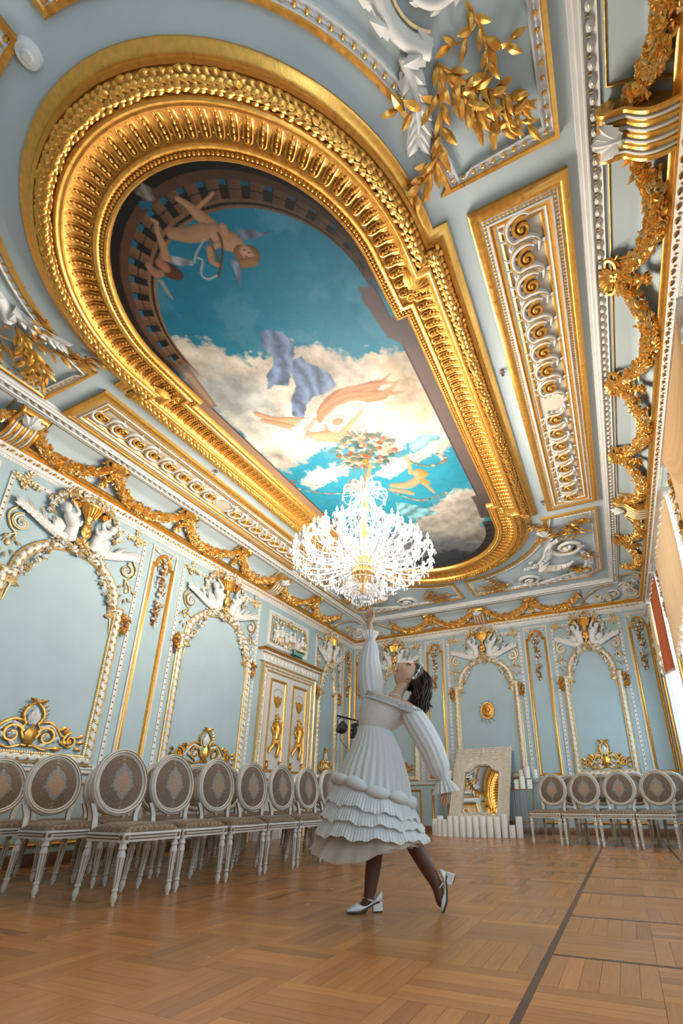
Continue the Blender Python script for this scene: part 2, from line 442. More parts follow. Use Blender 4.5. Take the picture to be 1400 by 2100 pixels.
def plank_geo(mb, r, col, o=(0, 0)):
    g = 0.0007; b = 0.0; z = 0.0
    x0, y0, x1, y1 = r[0] + g - o[0], r[1] + g - o[1], r[2] - g - o[0], r[3] - g - o[1]
    v = [(x0, y0, z - .002), (x1, y0, z - .002), (x1, y1, z - .002), (x0, y1, z - .002), (x0 + b, y0 + b, z), (x1 - b, y0 + b, z), (x1 - b, y1 - b, z), (x0 + b, y1 - b, z)]
    mb.add(v, [(4, 5, 6, 7), (0, 1, 5, 4), (1, 2, 6, 5), (2, 3, 7, 6), (3, 0, 4, 7)], 0, col)
for i, r in enumerate(planks):
    c = ptone(r)
    if i in near:
        m1 = MB(); o = ((r[0] + r[2]) / 2, (r[1] + r[3]) / 2); plank_geo(m1, r, c, o)
        m1.build('plank', WOODX if r[4] else WOODY, floor, Matrix.Translation((o[0], o[1], 0)), smooth=False, colors=True)
    else:
        plank_geo(rest[r[4]], r, c)
rest[0].build('parquet_planks_lengthwise', WOODY, floor, smooth=False, colors=True, kind='stuff')
rest[1].build('parquet_planks_crosswise', WOODX, floor, smooth=False, colors=True, kind='stuff')
mb = MB(); box(mb, (-0.435, YB, -0.002), (-0.405, YF, 0.0002)); mb.build('inlay_strip', STRIP, floor, smooth=False, label='dark inlaid wooden strip')
mb = MB(); box(mb, (0.43, YB, -0.002), (0.46, YF, 0.0002)); mb.build('inlay_strip', STRIP, floor, smooth=False, label='dark inlaid wooden strip')
for b in range(1, 17):
    if yy + b * 0.83 < YF - 0.1 and yy + b * 0.83 > YB:
        mb = MB(); box(mb, (-0.405, yy + b * 0.83 - 0.009, -0.002), (0.43, yy + b * 0.83 + 0.009, 0.0001)); mb.build('inlay_strip', STRIP, floor, smooth=False)

# ================================================================== walls
def slab(name, lo, hi, m=BLUE):
    mb = MB(); box(mb, lo, hi); return mb.build(name, m, kind='structure', smooth=False)
wall_left = slab('wall_left', (XL - 0.25, YB - 0.25, 0), (XL, YF + 0.25, 5.1))
wall_far = slab('wall_far', (XL, YF, 0), (XR, YF + 0.25, 5.1))
wall_back = slab('wall_back', (XL, YB - 0.25, 0), (XR, YB, 5.1))
mb = MB(); T = XR + 0.45
edges = sorted([YB - 0.25] + [e for w_ in WIN for e in w_] + [YF + 0.25])
for a, b in zip(edges[::2], edges[1::2]): box(mb, (XR, a, 0), (T, b, 5.1))
for a, b in WIN:
    box(mb, (XR, a, 0), (T, b, WZ0)); box(mb, (XR, a, WZ1), (T, b, 5.1))
wall_right = mb.build('wall_right', BLUE, kind='structure', smooth=False)
mb = MB(); box(mb, (XL - 0.25, YB - 0.25, ZC), (XR + 0.45, YF + 0.25, ZC + 0.12)); ceiling = mb.build('ceiling', CEILB, kind='structure', smooth=False)

ROOM = [(XL, YB), (XR, YB), (XR, YF), (XL, YF)]
def ring(mb, prof, mt):
    V, f = sweep2(ROOM, prof, True); mb.add(V, f, mt)
# cornice at the top of the walls
mb = MB()
ring(mb, [(0, 4.43), (0.016, 4.43), (0.022, 4.445), (0.016, 4.46), (0.016, 4.47), (0.032, 4.474), (0.034, 4.495), (0.05, 4.515), (0.078, 4.545), (0.088, 4.568)], 0)
ring(mb, [(0.088, 4.568), (0.105, 4.570), (0.105, 4.590), (0.122, 4.598), (0.138, 4.618), (0.138, 4.638), (0.09, 4.645)], 1)
cornice = mb.build('trim_1', [WHITE, GOLD], kind='structure', label='white and gilded egg moulded cornice around the walls')
mb = MB(); q = np.linspace(0, 1, 9)
ring(mb, [(0.09 + 0.41 * t - 0.035 * math.sin(PI * t), 4.64 + 0.29 * t + 0.03 * math.sin(PI * t)) for t in q], 0)
cove = mb.build('trim_2', CEILB, kind='structure', label='pale blue cove between cornice and ceiling')
mb = MB()
ring(mb, [(0.49, 4.93), (0.50, 4.912), (0.515, 4.93), (0.545, 4.945), (0.575, 4.93), (0.585, 4.912), (0.595, 4.915), (0.60, 4.935), (0.625, 4.938), (0.632, 4.955), (0.655, 4.96), (0.66, 4.979)], 0)
ceil_trim = mb.build('trim_3', WHITE, kind='structure', label='white beaded moulding around the edge of the ceiling')
mb = MB(); ring(mb, [(0, 0.965), (0.02, 0.97), (0.034, 0.985), (0.034, 1.0), (0.02, 1.012), (0, 1.015)], 0)
chair_rail = mb.build('trim_4', CREAM, kind='structure', label='cream chair rail along the walls')
mb = MB(); ring(mb, [(0.028, 0.0), (0.028, 0.10), (0.018, 0.125), (0, 0.13)], 0)
base = mb.build('baseboard_all', mat('brown_baseboard', (0.17, 0.075, 0.03, 1), 0.4, noise=0.15, nscale=10), kind='structure', label='low brown wooden baseboard')
# eggs of the cornice and beads of the ceiling moulding
mb = MB(); put(mb, HB, [np.column_stack([np.diag([0.024, 0.034, 0.02]), (0, 0, 0)])]); EGG = mb.mesh('egg', GOLD)
def wall_runs():   # (matrix, u0, u1)
    return [(wall_left, MLEFT, 0.8, YF - 0.15), (wall_far, MFAR, XL + 0.15, XR - 0.15), (wall_right, MRIGHT, -YF + 0.15, -1.6)]
tl = Matrix.Rotation(math.radians(-38), 4, 'X')
for wl, Mx, a, b in wall_runs():
    n = int((b - a) / 0.098)
    darts = MB()
    for k in range(n):
        u = a + (k + 0.5) * (b - a) / n
        L = Matrix.Translation((u, 4.532, 0.064)) @ tl
        obj('egg', EGG, cornice, Mx @ L)
    us = a + (np.arange(n)) * (b - a) / n
    put(darts, HBS, [np.column_stack([np.diag([0.008, 0.022, 0.014]), (u, 4.525, 0.058)]) for u in us])
    put(darts, HBS, [np.column_stack([np.diag([0.012, 0.01, 0.012]), (u, 4.445, 0.02)]) for u in np.arange(a, b, 0.035)], 1)
    darts.build('dart_row', [GOLDD, WHITE], cornice, Mx, kind='stuff')
mb = MB(); put(mb, HB, [np.column_stack([np.diag([0.036, 0.034, 0.032]), (0, 0, 0)])]); 
put(mb, LEAFW, [M34((-0.012, 0.0, 0.028), 0, 0.024, 0.05)], 1); BEAD = mb.mesh('bead', [WHITE, GOLDP])
mb = MB(); rows = MB(); SP = 0.088
for wl, Mx, a, b in ((wall_left, MLEFT, 0.2, YF - 0.6), (wall_far, MFAR, XL + 0.6, XR - 0.6), (wall_right, MRIGHT, -YF + 0.6, -0.8)):
    n = int((b - a) / SP)
    for k in range(n):
        u = a + (k + 0.5) * (b - a) / n
        L = Mx @ Matrix.Translation((u, 4.942, 0.542)) @ Matrix.Rotation(math.radians(90), 4, 'X') 
        if wl is wall_right: obj('bead', BEAD, ceil_trim, L)
        else:
            A = np.array(L)[:3]; put(rows, (HBS[0] * (0.034, 0.034, 0.03), HBS[1]), [A])
        A = np.array(Mx @ Matrix.Translation((u + SP / 2 * (b - a) / (n * SP), 4.935, 0.542)))[:3]
        put(rows, (HBS[0] * (0.006, 0.024, 0.026), HBS[1]), [A @ np.vstack([np.column_stack([np.diag([1, -1, 1]), (0, 0, 0)]), (0, 0, 0, 1)])], 1)
rows.build('bead_row', [WHITE, GOLDP], ceil_trim, kind='stuff')

# ================================================================== oval gilded frame on the ceiling
def oval(R, hw, half=2.29, off=0.0, n=56):
    """Outer path about the ceiling centre in ceiling coordinates, counter-clockwise."""
    P = []
    P += [(hw, -half), (hw, half), (R, half)]
    P += [tuple(x) for x in arc((0, half), R, R, 0, PI, n)][1:]
    P += [(-hw, half), (-hw, -half), (-R, -half)]
    P += [tuple(x) for x in arc((0, -half), R, R, PI, 2 * PI, n)][1:]
    return np.array(P) + np.array([XC, -YC])
OP = oval(1.80, 1.92)
fr = MB()
def osweep(prof, mt): V, f = sweep2(OP, prof, True); fr.add(V, f, mt)
osweep([(-0.02, 0), (-0.02, 0.02), (0.0, 0.03), (0.02, 0.055), (0.045, 0.06), (0.05, 0.075), (0.075, 0.08), (0.085, 0.07)], 0)
osweep([(0.085, 0.07)] + [(0.143 - 0.058 * math.cos(t), 0.07 + 0.055 * math.sin(t)) for t in np.linspace(0.1, PI - 0.1, 7)] + [(0.20, 0.085)], 1)
osweep([(0.20, 0.085), (0.205, 0.11), (0.225, 0.122), (0.24, 0.115), (0.245, 0.10), (0.26, 0.10), (0.268, 0.085)], 0)
osweep([(0.268, 0.085), (0.30, 0.055), (0.36, 0.03), (0.43, 0.028), (0.462, 0.04)], 1)
osweep([(0.462, 0.04), (0.468, 0.055), (0.49, 0.058), (0.505, 0.045), (0.515, 0.035), (0.545, 0.035), (0.548, 0.052), (0.565, 0.055), (0.58, 0.035), (0.585, 0.0)], 0)
pframe = fr.build('painting_frame', [GOLD, GOLDD], ceiling, MCEIL, angle=50, label='gilded moulded frame with rounded ends around the ceiling painting')
def offs(path, d):
    V, f = sweep2(path, [(d, 0)], True); return V[:, :2]
# leaf scales on the torus
leafs = MB()
for d, hgt in ((0.10, 0.102), (0.127, 0.122), (0.157, 0.124), (0.185, 0.105)):
    p, a = along(offs(OP, d), 0.055, True, start=0.5 * ((d * 1000) % 2) + 0.25)
    put(leafs, LEAFW, [M34((*x, hgt - 0.012), t + RNG.normal(0, 0.12), 0.082, 0.22, (d - 0.143) * -14, sy=0.95) for x, t in zip(p, a)])
p, a = along(offs(OP, 0.143), 0.46, True)
for x, t in zip(p, a):
    e = np.array([-math.sin(t), math.cos(t)]); T_ = np.array([math.cos(t), math.sin(t)])
    for s in (-1, 1):
        pts = [(*(x + e * k * 0.055 + T_ * s * k * 0.05), 0.128 - 0.04 * abs(k)) for k in (-1, -0.5, 0, 0.5, 1)]
        add_tube(leafs, pts, 0.011, 5, 0, True)
leafs.build('laurel_band', GOLD, pframe, kind='stuff', angle=60)
# flutes
fm = MB()
U_ = [(-0.028, 0.095), (-0.03, 0.02), (-0.029, -0.05), (-0.02, -0.078), (0, -0.088), (0.02, -0.078), (0.029, -0.05), (0.03, 0.02), (0.028, 0.095)]
add_tube(fm, np.column_stack([cat(U_, 3), np.full(25, 0.012) + 0.03 * np.clip((cat(U_, 3)[:, 1] - 0.02) / 0.075, 0, 1)]), 0.0075, 5)
for k in range(5):
    v = 0.085 - 0.036 * k
    ball(fm, (0, v, 0.020 + 0.022 * max(0, (v - 0.02) / 0.07)), (0.014, 0.019, 0.014), 0, 6, 4)
FLUTE = fm.mesh('flute', GOLD, angle=60)
p, a = along(offs(OP, 0.365), 0.098, True)
for x, t in zip(p, a):
    obj('flute', FLUTE, pframe, Matrix.Translation((x[0], x[1], 0.025)) @ Matrix.Rotation(t + PI, 4, 'Z'))
beads = MB()
p, a = along(offs(OP, 0.53), 0.034, True)
put(beads, HBS, [np.column_stack([np.eye(3) * 0.0145, (*x, 0.042)]) for x in p])
p, a = along(offs(OP, 0.415), 0.098, True, start=0.0)
put(beads, HBS, [np.column_stack([np.eye(3) * 0.011, (*x, 0.032)]) for x in p])
beads.build('bead_row', GOLD, pframe, kind='stuff')
# shells on the four stepped corners
for sx in (-1, 1):
    for sy in (-1, 1):
        mb = MB(); c = np.array([XC + sx * 1.50, -YC + sy * (2.29 - 0.35)])
        for k in range(-3, 4):
            put(mb, ACAN, [M34((c[0], c[1], 0.045), math.atan2(sy, sx) + k * 0.26, 0.21, 0.12)])
        stem(mb, spiral(c + np.array([-sx * 0.05, -sy * 0.06]), 0.05, 0.01, 0, 1.3), 0.012, 0.006, 0.06, smooth=0)
        mb.build('corner_shell', GOLD, pframe)

# ================================================================== wave scroll panels
def rect(u0, v0, u1, v1): return np.array([(u0, v0), (u1, v0), (u1, v1), (u0, v1)])
def ccw(P):
    P = np.asarray(P); x, y = P[:, 0], P[:, 1]
    return P if (x * np.roll(y, -1) - np.roll(x, -1) * y).sum() > 0 else P[::-1]
def scroll_mesh(per):
    mb = MB(); h = per / 2
    # gilded spiral growing out of a white running wave
    sp = spiral((0.0, 0.0), 0.085, 0.010, -PI * 0.15, 1.7, 40)
    add_tube(mb, np.column_stack([sp, np.linspace(0.020, 0.036, len(sp))]), np.linspace(0.020, 0.013, len(sp)), 6, 1)
    ball(mb, (0, 0, 0.034), 0.015, 1, 6, 4)
    wv = cat([(-h - 0.10, -0.105), (-h - 0.01, -0.115), (-h + 0.045, -0.06), (-h + 0.05, 0.02), (-0.085, 0.085), (-0.02, 0.122), (0.065, 0.108), (0.112, 0.045), (0.115, -0.02), (0.085, -0.07)], 5)
    rr = np.interp(np.linspace(0, 1, len(wv)), [0, 0.25, 0.5, 0.8, 1], [0.010, 0.026, 0.022, 0.026, 0.014])
    add_tube(mb, np.column_stack([wv, np.full(len(wv), 0.016)]), rr, 7, 0)
    w2 = wv * 0.0 + wv; d = np.gradient(wv, axis=0); d /= np.linalg.norm(d, axis=1)[:, None]; nn = np.stack([-d[:, 1], d[:, 0]], 1)
    add_tube(mb, np.column_stack([wv[4:-2] + nn[4:-2] * 0.016, np.full(len(wv) - 6, 0.034)]), 0.005, 5, 1)
    for i in range(3, len(wv) - 2, 4):
        a = math.atan2(d[i, 1], d[i, 0]); put(mb, ACAN, [M34((*(wv[i] + nn[i] * 0.018), 0.010), a + 0.9, 0.062, 0.15)], 0)
        if i % 8 == 3: put(mb, ACAN, [M34((*(wv[i] - nn[i] * 0.018), 0.010), a - 0.9, 0.055, 0.15)], 0)
    return mb.mesh('wave_scroll', [WHITE, GOLD], angle=60)
WAVE = scroll_mesh((2.28 - 0.26) / 8)
for side in (1, -1):
    P = rect(XC + side * 2.10 if side > 0 else XC - 2.86, -(YC + 2.28), XC + 2.86 if side > 0 else XC - 2.10, -(YC - 2.29))
    mb = MB()
    for prof, mt in (([(0, 0), (0.0, 0.035), (0.02, 0.05), (0.05, 0.055), (0.06, 0.045), (0.085, 0.04)], 0), ([(0.085, 0.04), (0.09, 0.035), (0.12, 0.035), (0.125, 0.045), (0.14, 0.046)], 1), ([(0.14, 0.046), (0.15, 0.03), (0.165, 0.035), (0.18, 0.03)], 0), ([(0.18, 0.03), (0.19, 0.02), (0.20, 0.022)], 1), ([(0.20, 0.022), (0.215, 0.028), (0.225, 0.012), (0.23, 0.008)], 0)):
        V, f = sweep2(P, prof, True); mb.add(V, f, mt)
    V, f = sweep2(P, [(0.23, 0.008)], True)
    mb.add(V, [(0, 1, 2, 3)], 2)
    pan = mb.build('wave_scroll_panel', [GOLD, WHITE, mat('warm_white_ground', (0.66, 0.58, 0.47, 1), 0.6)] if side > 0 else [GOLD, WHITE, MATS['warm_white_ground']], ceiling, MCEIL, angle=30, label='long ceiling panel of gilded running scrolls in a gilded frame')
    bd = MB(); p, a = along(offs(P, 0.105), 0.032, True); put(bd, HBS, [np.column_stack([np.eye(3) * 0.012, (*x, 0.036)]) for x in p]); bd.build('bead_row', GOLD, pan, kind='stuff')
    cx = (P[0, 0] + P[1, 0]) / 2; n = 8; per = (2.28 - 0.26) / n
    for hf in (1, -1):
        for k in range(n):
            v = -YC + hf * (0.13 + (k + 0.5) * per)
            Mx = Matrix.Translation((cx, v, 0.006)) @ Matrix.Rotation(PI / 2, 4, 'Z')
            if hf < 0: Mx = Matrix.Translation((cx, v, 0.006)) @ Matrix.Rotation(-PI / 2, 4, 'Z') @ Matrix.Diagonal((1, -1, 1, 1))
            obj('wave_scroll', WAVE, pan, Mx)

# ================================================================== corner relief panels
def spray(mb, base, ang, L, n, seed, mt=0, n0=0.03, leaf=0.12, spread=0.5):
    """A laurel branch: a curved main stem with side twigs and leaves."""
    r = np.random.default_rng(seed)
    def branch(b, a, L, depth, w):
        pts = [np.array(b)]; k = 5; aa = a; bend = r.normal(0, 0.12)
        for i in range(k):
            aa += bend + r.normal(0, 0.06); pts.append(pts[-1] + L / k * np.array([math.cos(aa), math.sin(aa)]))
        P = cat(pts, 3); h = n0 + 0.03 * np.sin(np.linspace(0, PI, len(P)))
        add_tube(mb, np.column_stack([P, h]), np.linspace(w, w * 0.45, len(P)), 5, mt)
        m = int(L / (leaf * 0.42))
        for i in range(m):
            t = (i + 0.7) / m; j = int(t * (len(P) - 2)); d = P[j + 1] - P[j]; da = math.atan2(d[1], d[0]); s = 1 if i % 2 else -1
            put(mb, LEAF, [M34((*P[j], h[j]), da + s * r.uniform(0.45, 0.95), leaf * r.uniform(0.75, 1.15), r.uniform(0.05, 0.45), r.normal(0, 0.4), sy=1.15)], mt)
        put(mb, LEAF, [M34((*P[-1], h[-1]), aa, leaf, 0.3)], mt)
        if depth:
            for i, t in enumerate(np.linspace(0.3, 0.85, depth)):
                j = int(t * (len(P) - 1)); s = 1 if i % 2 else -1
                branch(P[j], aa + s * r.uniform(0.35, 0.75), L * r.uniform(0.4, 0.55), 0, w * 0.6)
    for k in range(n):
        branch(base, ang + (k - (n - 1) / 2) * spread, L * r.uniform(0.85, 1.1), 3, 0.012)
def acanthus_scroll(mb, c, r, a0, dirn, mt=0, gm=1, leaf=1.0):
    sp = spiral(c, r, r * 0.22, a0, dirn * 1.55, 46)
    add_tube(mb, np.column_stack([sp, np.linspace(0.03, 0.07, len(sp))]), np.linspace(0.16 * r, 0.05 * r, len(sp)), 7, mt)
    sp2 = spiral(c, r * 0.80, r * 0.2, a0, dirn * 1.4, 40)
    add_tube(mb, np.column_stack([sp2, np.linspace(0.04, 0.07, len(sp2))]), 0.035 * r, 5, gm)
    for i in range(0, 44, 3):
        d = sp[i + 1] - sp[i]; a = math.atan2(d[1], d[0]); rad = math.atan2(sp[i][1] - c[1], sp[i][0] - c[0]); s = 1 - i / 60
        put(mb, ACAN, [M34((*sp[i], 0.035), a + dirn * -0.45, 0.52 * r * s * leaf, 0.25, 0.2)], mt)
        if i % 2 == 0: put(mb, ACAN, [M34((*sp[i], 0.03), a + dirn * 0.65, 0.36 * r * s, 0.2)], mt)
    put(mb, FLOW6, [M34((c[0], c[1], 0.05), 0.3, r * 0.26)], mt); put(mb, HB, [np.column_stack([np.eye(3) * r * 0.07, (c[0], c[1], 0.05 + r * 0.15)])], gm)
def corner_panel():
    """Built for the quadrant dx>0, dy>0 about the ceiling centre, u=dx, v=dy."""
    P = [(1.95, 2.49), (2.83, 2.49), (2.83, 4.86), (2.76, 4.92), (2.66, 4.98), (2.60, 5.06), (2.58, 5.14), (0.12, 5.14), (0.12, 4.31)]
    P += [tuple(x) for x in arc((0, 2.29), 2.02, 2.02, PI / 2 - 0.06, 0.12, 22)]
    P = ccw(np.array(P))
    fr = MB()
    V, f = sweep2(P, [(0, 0), (0, 0.035), (0.03, 0.04), (0.038, 0.028)], True); fr.add(V, f, 0)
    V, f = sweep2(P, [(0.038, 0.028), (0.045, 0.02), (0.09, 0.018), (0.095, 0.03), (0.108, 0.028), (0.112, 0.0)], True); fr.add(V, f, 1)
    st = MB()
    p, a = along(offs(P, 0.067), 0.075, True); put(st, HBS, [np.column_stack([np.eye(3) * 0.017, (*x, 0.018)]) for x in p], 1)
    p, a = along(offs(P, 0.067), 0.0375, True, 0.0); put(st, ACAN, [M34((*x, 0.016), t, 0.045, 0.1) for x, t in zip(p, a)], 0)
    br = MB()
    spray(br, (2.17, 3.18), -PI / 2 + 0.34, 0.60, 3, 5, spread=0.36, leaf=0.135)
    spray(br, (2.40, 3.35), -PI / 2 + 0.75, 0.42, 1, 8, leaf=0.12)
    spray(br, (0.98, 4.78), PI - 0.05, 0.55, 3, 9, spread=0.36, leaf=0.10)
    spray(br, (2.2, 4.55), 0.35, 0.30, 3, 12, spread=0.6, leaf=0.09); spray(br, (2.45, 4.1), 0.5, 0.22, 2, 13, spread=0.5, leaf=0.08)
    ac = MB()
    acanthus_scroll(ac, (2.27, 3.60), 0.36, -1.9, -1)
    acanthus_scroll(ac, (1.42, 4.76), 0.24, PI - 0.4, 1)
    for q in ([(2.0, 3.3), (1.98, 3.05), (1.93, 2.9)], [(1.95, 3.5), (1.88, 3.8), (1.75, 4.05)], [(1.2, 4.95), (1.7, 5.0), (2.1, 4.85), (2.5, 4.7)], [(2.5, 3.9), (2.6, 4.3), (2.5, 4.7)]):
        C_ = cat(q, 6); add_tube(ac, np.column_stack([C_, np.full(len(C_), 0.03)]), np.linspace(0.05, 0.02, len(C_)), 7, 0)
        for i in range(1, len(C_) - 1, 2):
            d = C_[i + 1] - C_[i]; a = math.atan2(d[1], d[0])
            for s in (-1, 1): put(ac, ACAN, [M34((*C_[i], 0.03), a + s * 0.6, 0.15, 0.2)], 0)
    # horn of plenty in the corner
    hn = cat([(1.72, 4.18), (1.85, 4.30), (2.02, 4.36), (2.2, 4.33), (2.32, 4.2)], 6)
    add_tube(ac, np.column_stack([hn, np.full(len(hn), 0.06)]), np.linspace(0.115, 0.02, len(hn)), 10, 0)
    for k in range(2, 22, 4): add_tube(ac, np.column_stack([hn[k] + np.outer(np.sin(np.linspace(-1.5, 1.5, 7)) * (0.12 - 0.004 * k), [-(hn[k + 1] - hn[k])[1] / 0.03, (hn[k + 1] - hn[k])[0] / 0.03]) * 0.9, 0.06 + np.cos(np.linspace(-1.5, 1.5, 7)) * (0.12 - 0.004 * k)]), 0.012, 5, 1)
    r = np.random.default_rng(3)
    for k in range(30):
        x = np.array([1.66, 4.10]) + r.normal(0, 0.085, 2); put(ac, FLOW, [M34((*x, r.uniform(0.03, 0.1)), r.uniform(0, 6), r.uniform(0.03, 0.06), 0, r.normal(0, 0.3))], 0)
    return [('relief_panel_frame', fr.mesh('relief_panel_frame', [GOLD, WHITE])), ('bead_row', st.mesh('bead_row', [WHITE, GOLD])), ('laurel_branch', br.mesh('laurel_branch', [GOLD], 60)), ('acanthus_relief', ac.mesh('acanthus_relief', [WHITE, GOLDP], 60))]
CP = corner_panel()
for sx in (1, -1):
    for sy in (1, -1):
        Mq = MCEIL @ Matrix.Translation((XC, -YC, 0)) @ Matrix.Diagonal((sx, sy, 1, 1))
        root = obj(CP[0][0], CP[0][1], ceiling, Mq, label='ceiling relief panel with white acanthus scrolls and gilded laurel')
        for nm, me in CP[1:]:
            obj(nm, me, root, kind='stuff' if nm == 'bead_row' else None)
# ================================================================== wall ornaments (u along the wall, v up, n out of the wall)
def flowers(mb, rng, pts, rad, num, size, mats=(0, 1), lift=0.02, leaf=0.5, dome=1.0):
    """A rope or cluster of blossoms and leaves scattered about a polyline of (u,v) with radius rad."""
    P = np.asarray(pts, float); k = rng.uniform(0, len(P) - 1.001, num); i = k.astype(int); f = (k - i)[:, None]
    base = P[i] * (1 - f) + P[i + 1] * f
    R = np.interp(k, np.arange(len(P)), np.broadcast_to(rad, (len(P),)))
    a = rng.uniform(0, 2 * PI, num); rr = np.sqrt(rng.uniform(0, 1, num)) * R
    xy = base + np.stack([np.cos(a) * rr, np.sin(a) * rr], 1)
    n = lift + dome * np.sqrt(np.maximum(R ** 2 - rr ** 2, 0)) * 0.9
    tilt = rr / np.maximum(R, 1e-6) * 0.8
    for m_ in range(len(mats)):
        A = []; B = []
        for q in range(num):
            if (q % len(mats)) != m_: continue
            s = size * rng.uniform(0.7, 1.25)
            if rng.uniform() < leaf: B.append(M34((*xy[q], n[q]), rng.uniform(0, 2 * PI), s * 2.1, rng.uniform(0.1, 0.6), rng.normal(0, 0.3)))
            else: A.append(M34((*xy[q], n[q]), a[q], s, -tilt[q], 0))
        put(mb, FLOW if m_ == 0 else FLOW6, A, mats[m_]); put(mb, LEAF, B, mats[m_])
def band_frame(P, closed, w=0.13, pitch=0.105):
    """White ribbon-twist moulding with gilded fillets; returns (frame mesh builder, ribbon builder)."""
    fr = MB(); rb = MB()
    V, f = sweep2(P, [(0, 0), (0, 0.028), (0.012, 0.036), (0.022, 0.028)], closed); fr.add(V, f, 1)
    V, f = sweep2(P, [(0.022, 0.028)] + [(w / 2 - 0.002 - 0.042 * math.cos(t), 0.022 + 0.034 * math.sin(t)) for t in np.linspace(0.0, PI, 7)] + [(w - 0.026, 0.026)], closed); fr.add(V, f, 0)
    V, f = sweep2(P, [(w - 0.026, 0.026), (w - 0.018, 0.036), (w - 0.006, 0.03), (w, 0.02), (w, 0)], closed); fr.add(V, f, 1)
    p, a = along(offs2(P, w / 2 - 0.002, closed), pitch, closed)
    t = np.linspace(0, PI, 7); strip = []
    for s in (-1, 1):
        strip.append(np.stack([0.028 * np.cos(t) * -1 + s * 0.016 + 0.006 * np.sin(3 * t), -0.044 * np.cos(t), 0.025 + 0.0375 * np.sin(t)], 1))
    V = np.stack(strip, 1).reshape(-1, 3); piece = (V, grid_faces(7, 2))
    put(rb, piece, [M34((*x, 0), q) for x, q in zip(p, a)], 0)
    put(rb, LEAF, [M34((*x, 0.055), q + 1.1, 0.05, 0.05) for x, q in zip(p, a)], 0)
    p, a = along(offs2(P, w - 0.012, closed), 0.026, closed); put(rb, HBS, [np.column_stack([np.eye(3) * 0.009, (*x, 0.03)]) for x in p], 0)
    return fr, rb
def offs2(P, d, closed):
    V, f = sweep2(P, [(d, 0)], closed); return V[:, :2]
def bead_border(P, w=0.055, sp=0.085, closed=True):
    fr = MB(); V, f = sweep2(P, [(0, 0), (0.002, 0.016), (0.008, 0.018), (0.012, 0.012), (w - 0.012, 0.012), (w - 0.008, 0.018), (w - 0.002, 0.016), (w, 0)], closed); fr.add(V, f, 0)
    p, a = along(offs2(P, w / 2, closed), sp, closed)
    put(fr, FLOW, [M34((*x, 0.010), q, 0.016) for x, q in zip(p, a)], 1)
    return fr
def gold_spiral(mb, c, r, a0, turns, w, mt, n=0.025):
    sp = spiral(c, r, r * 0.15, a0, turns, 34); add_tube(mb, np.column_stack([sp, np.full(len(sp), n)]), np.linspace(w, w * 0.5, len(sp)), 6, mt)
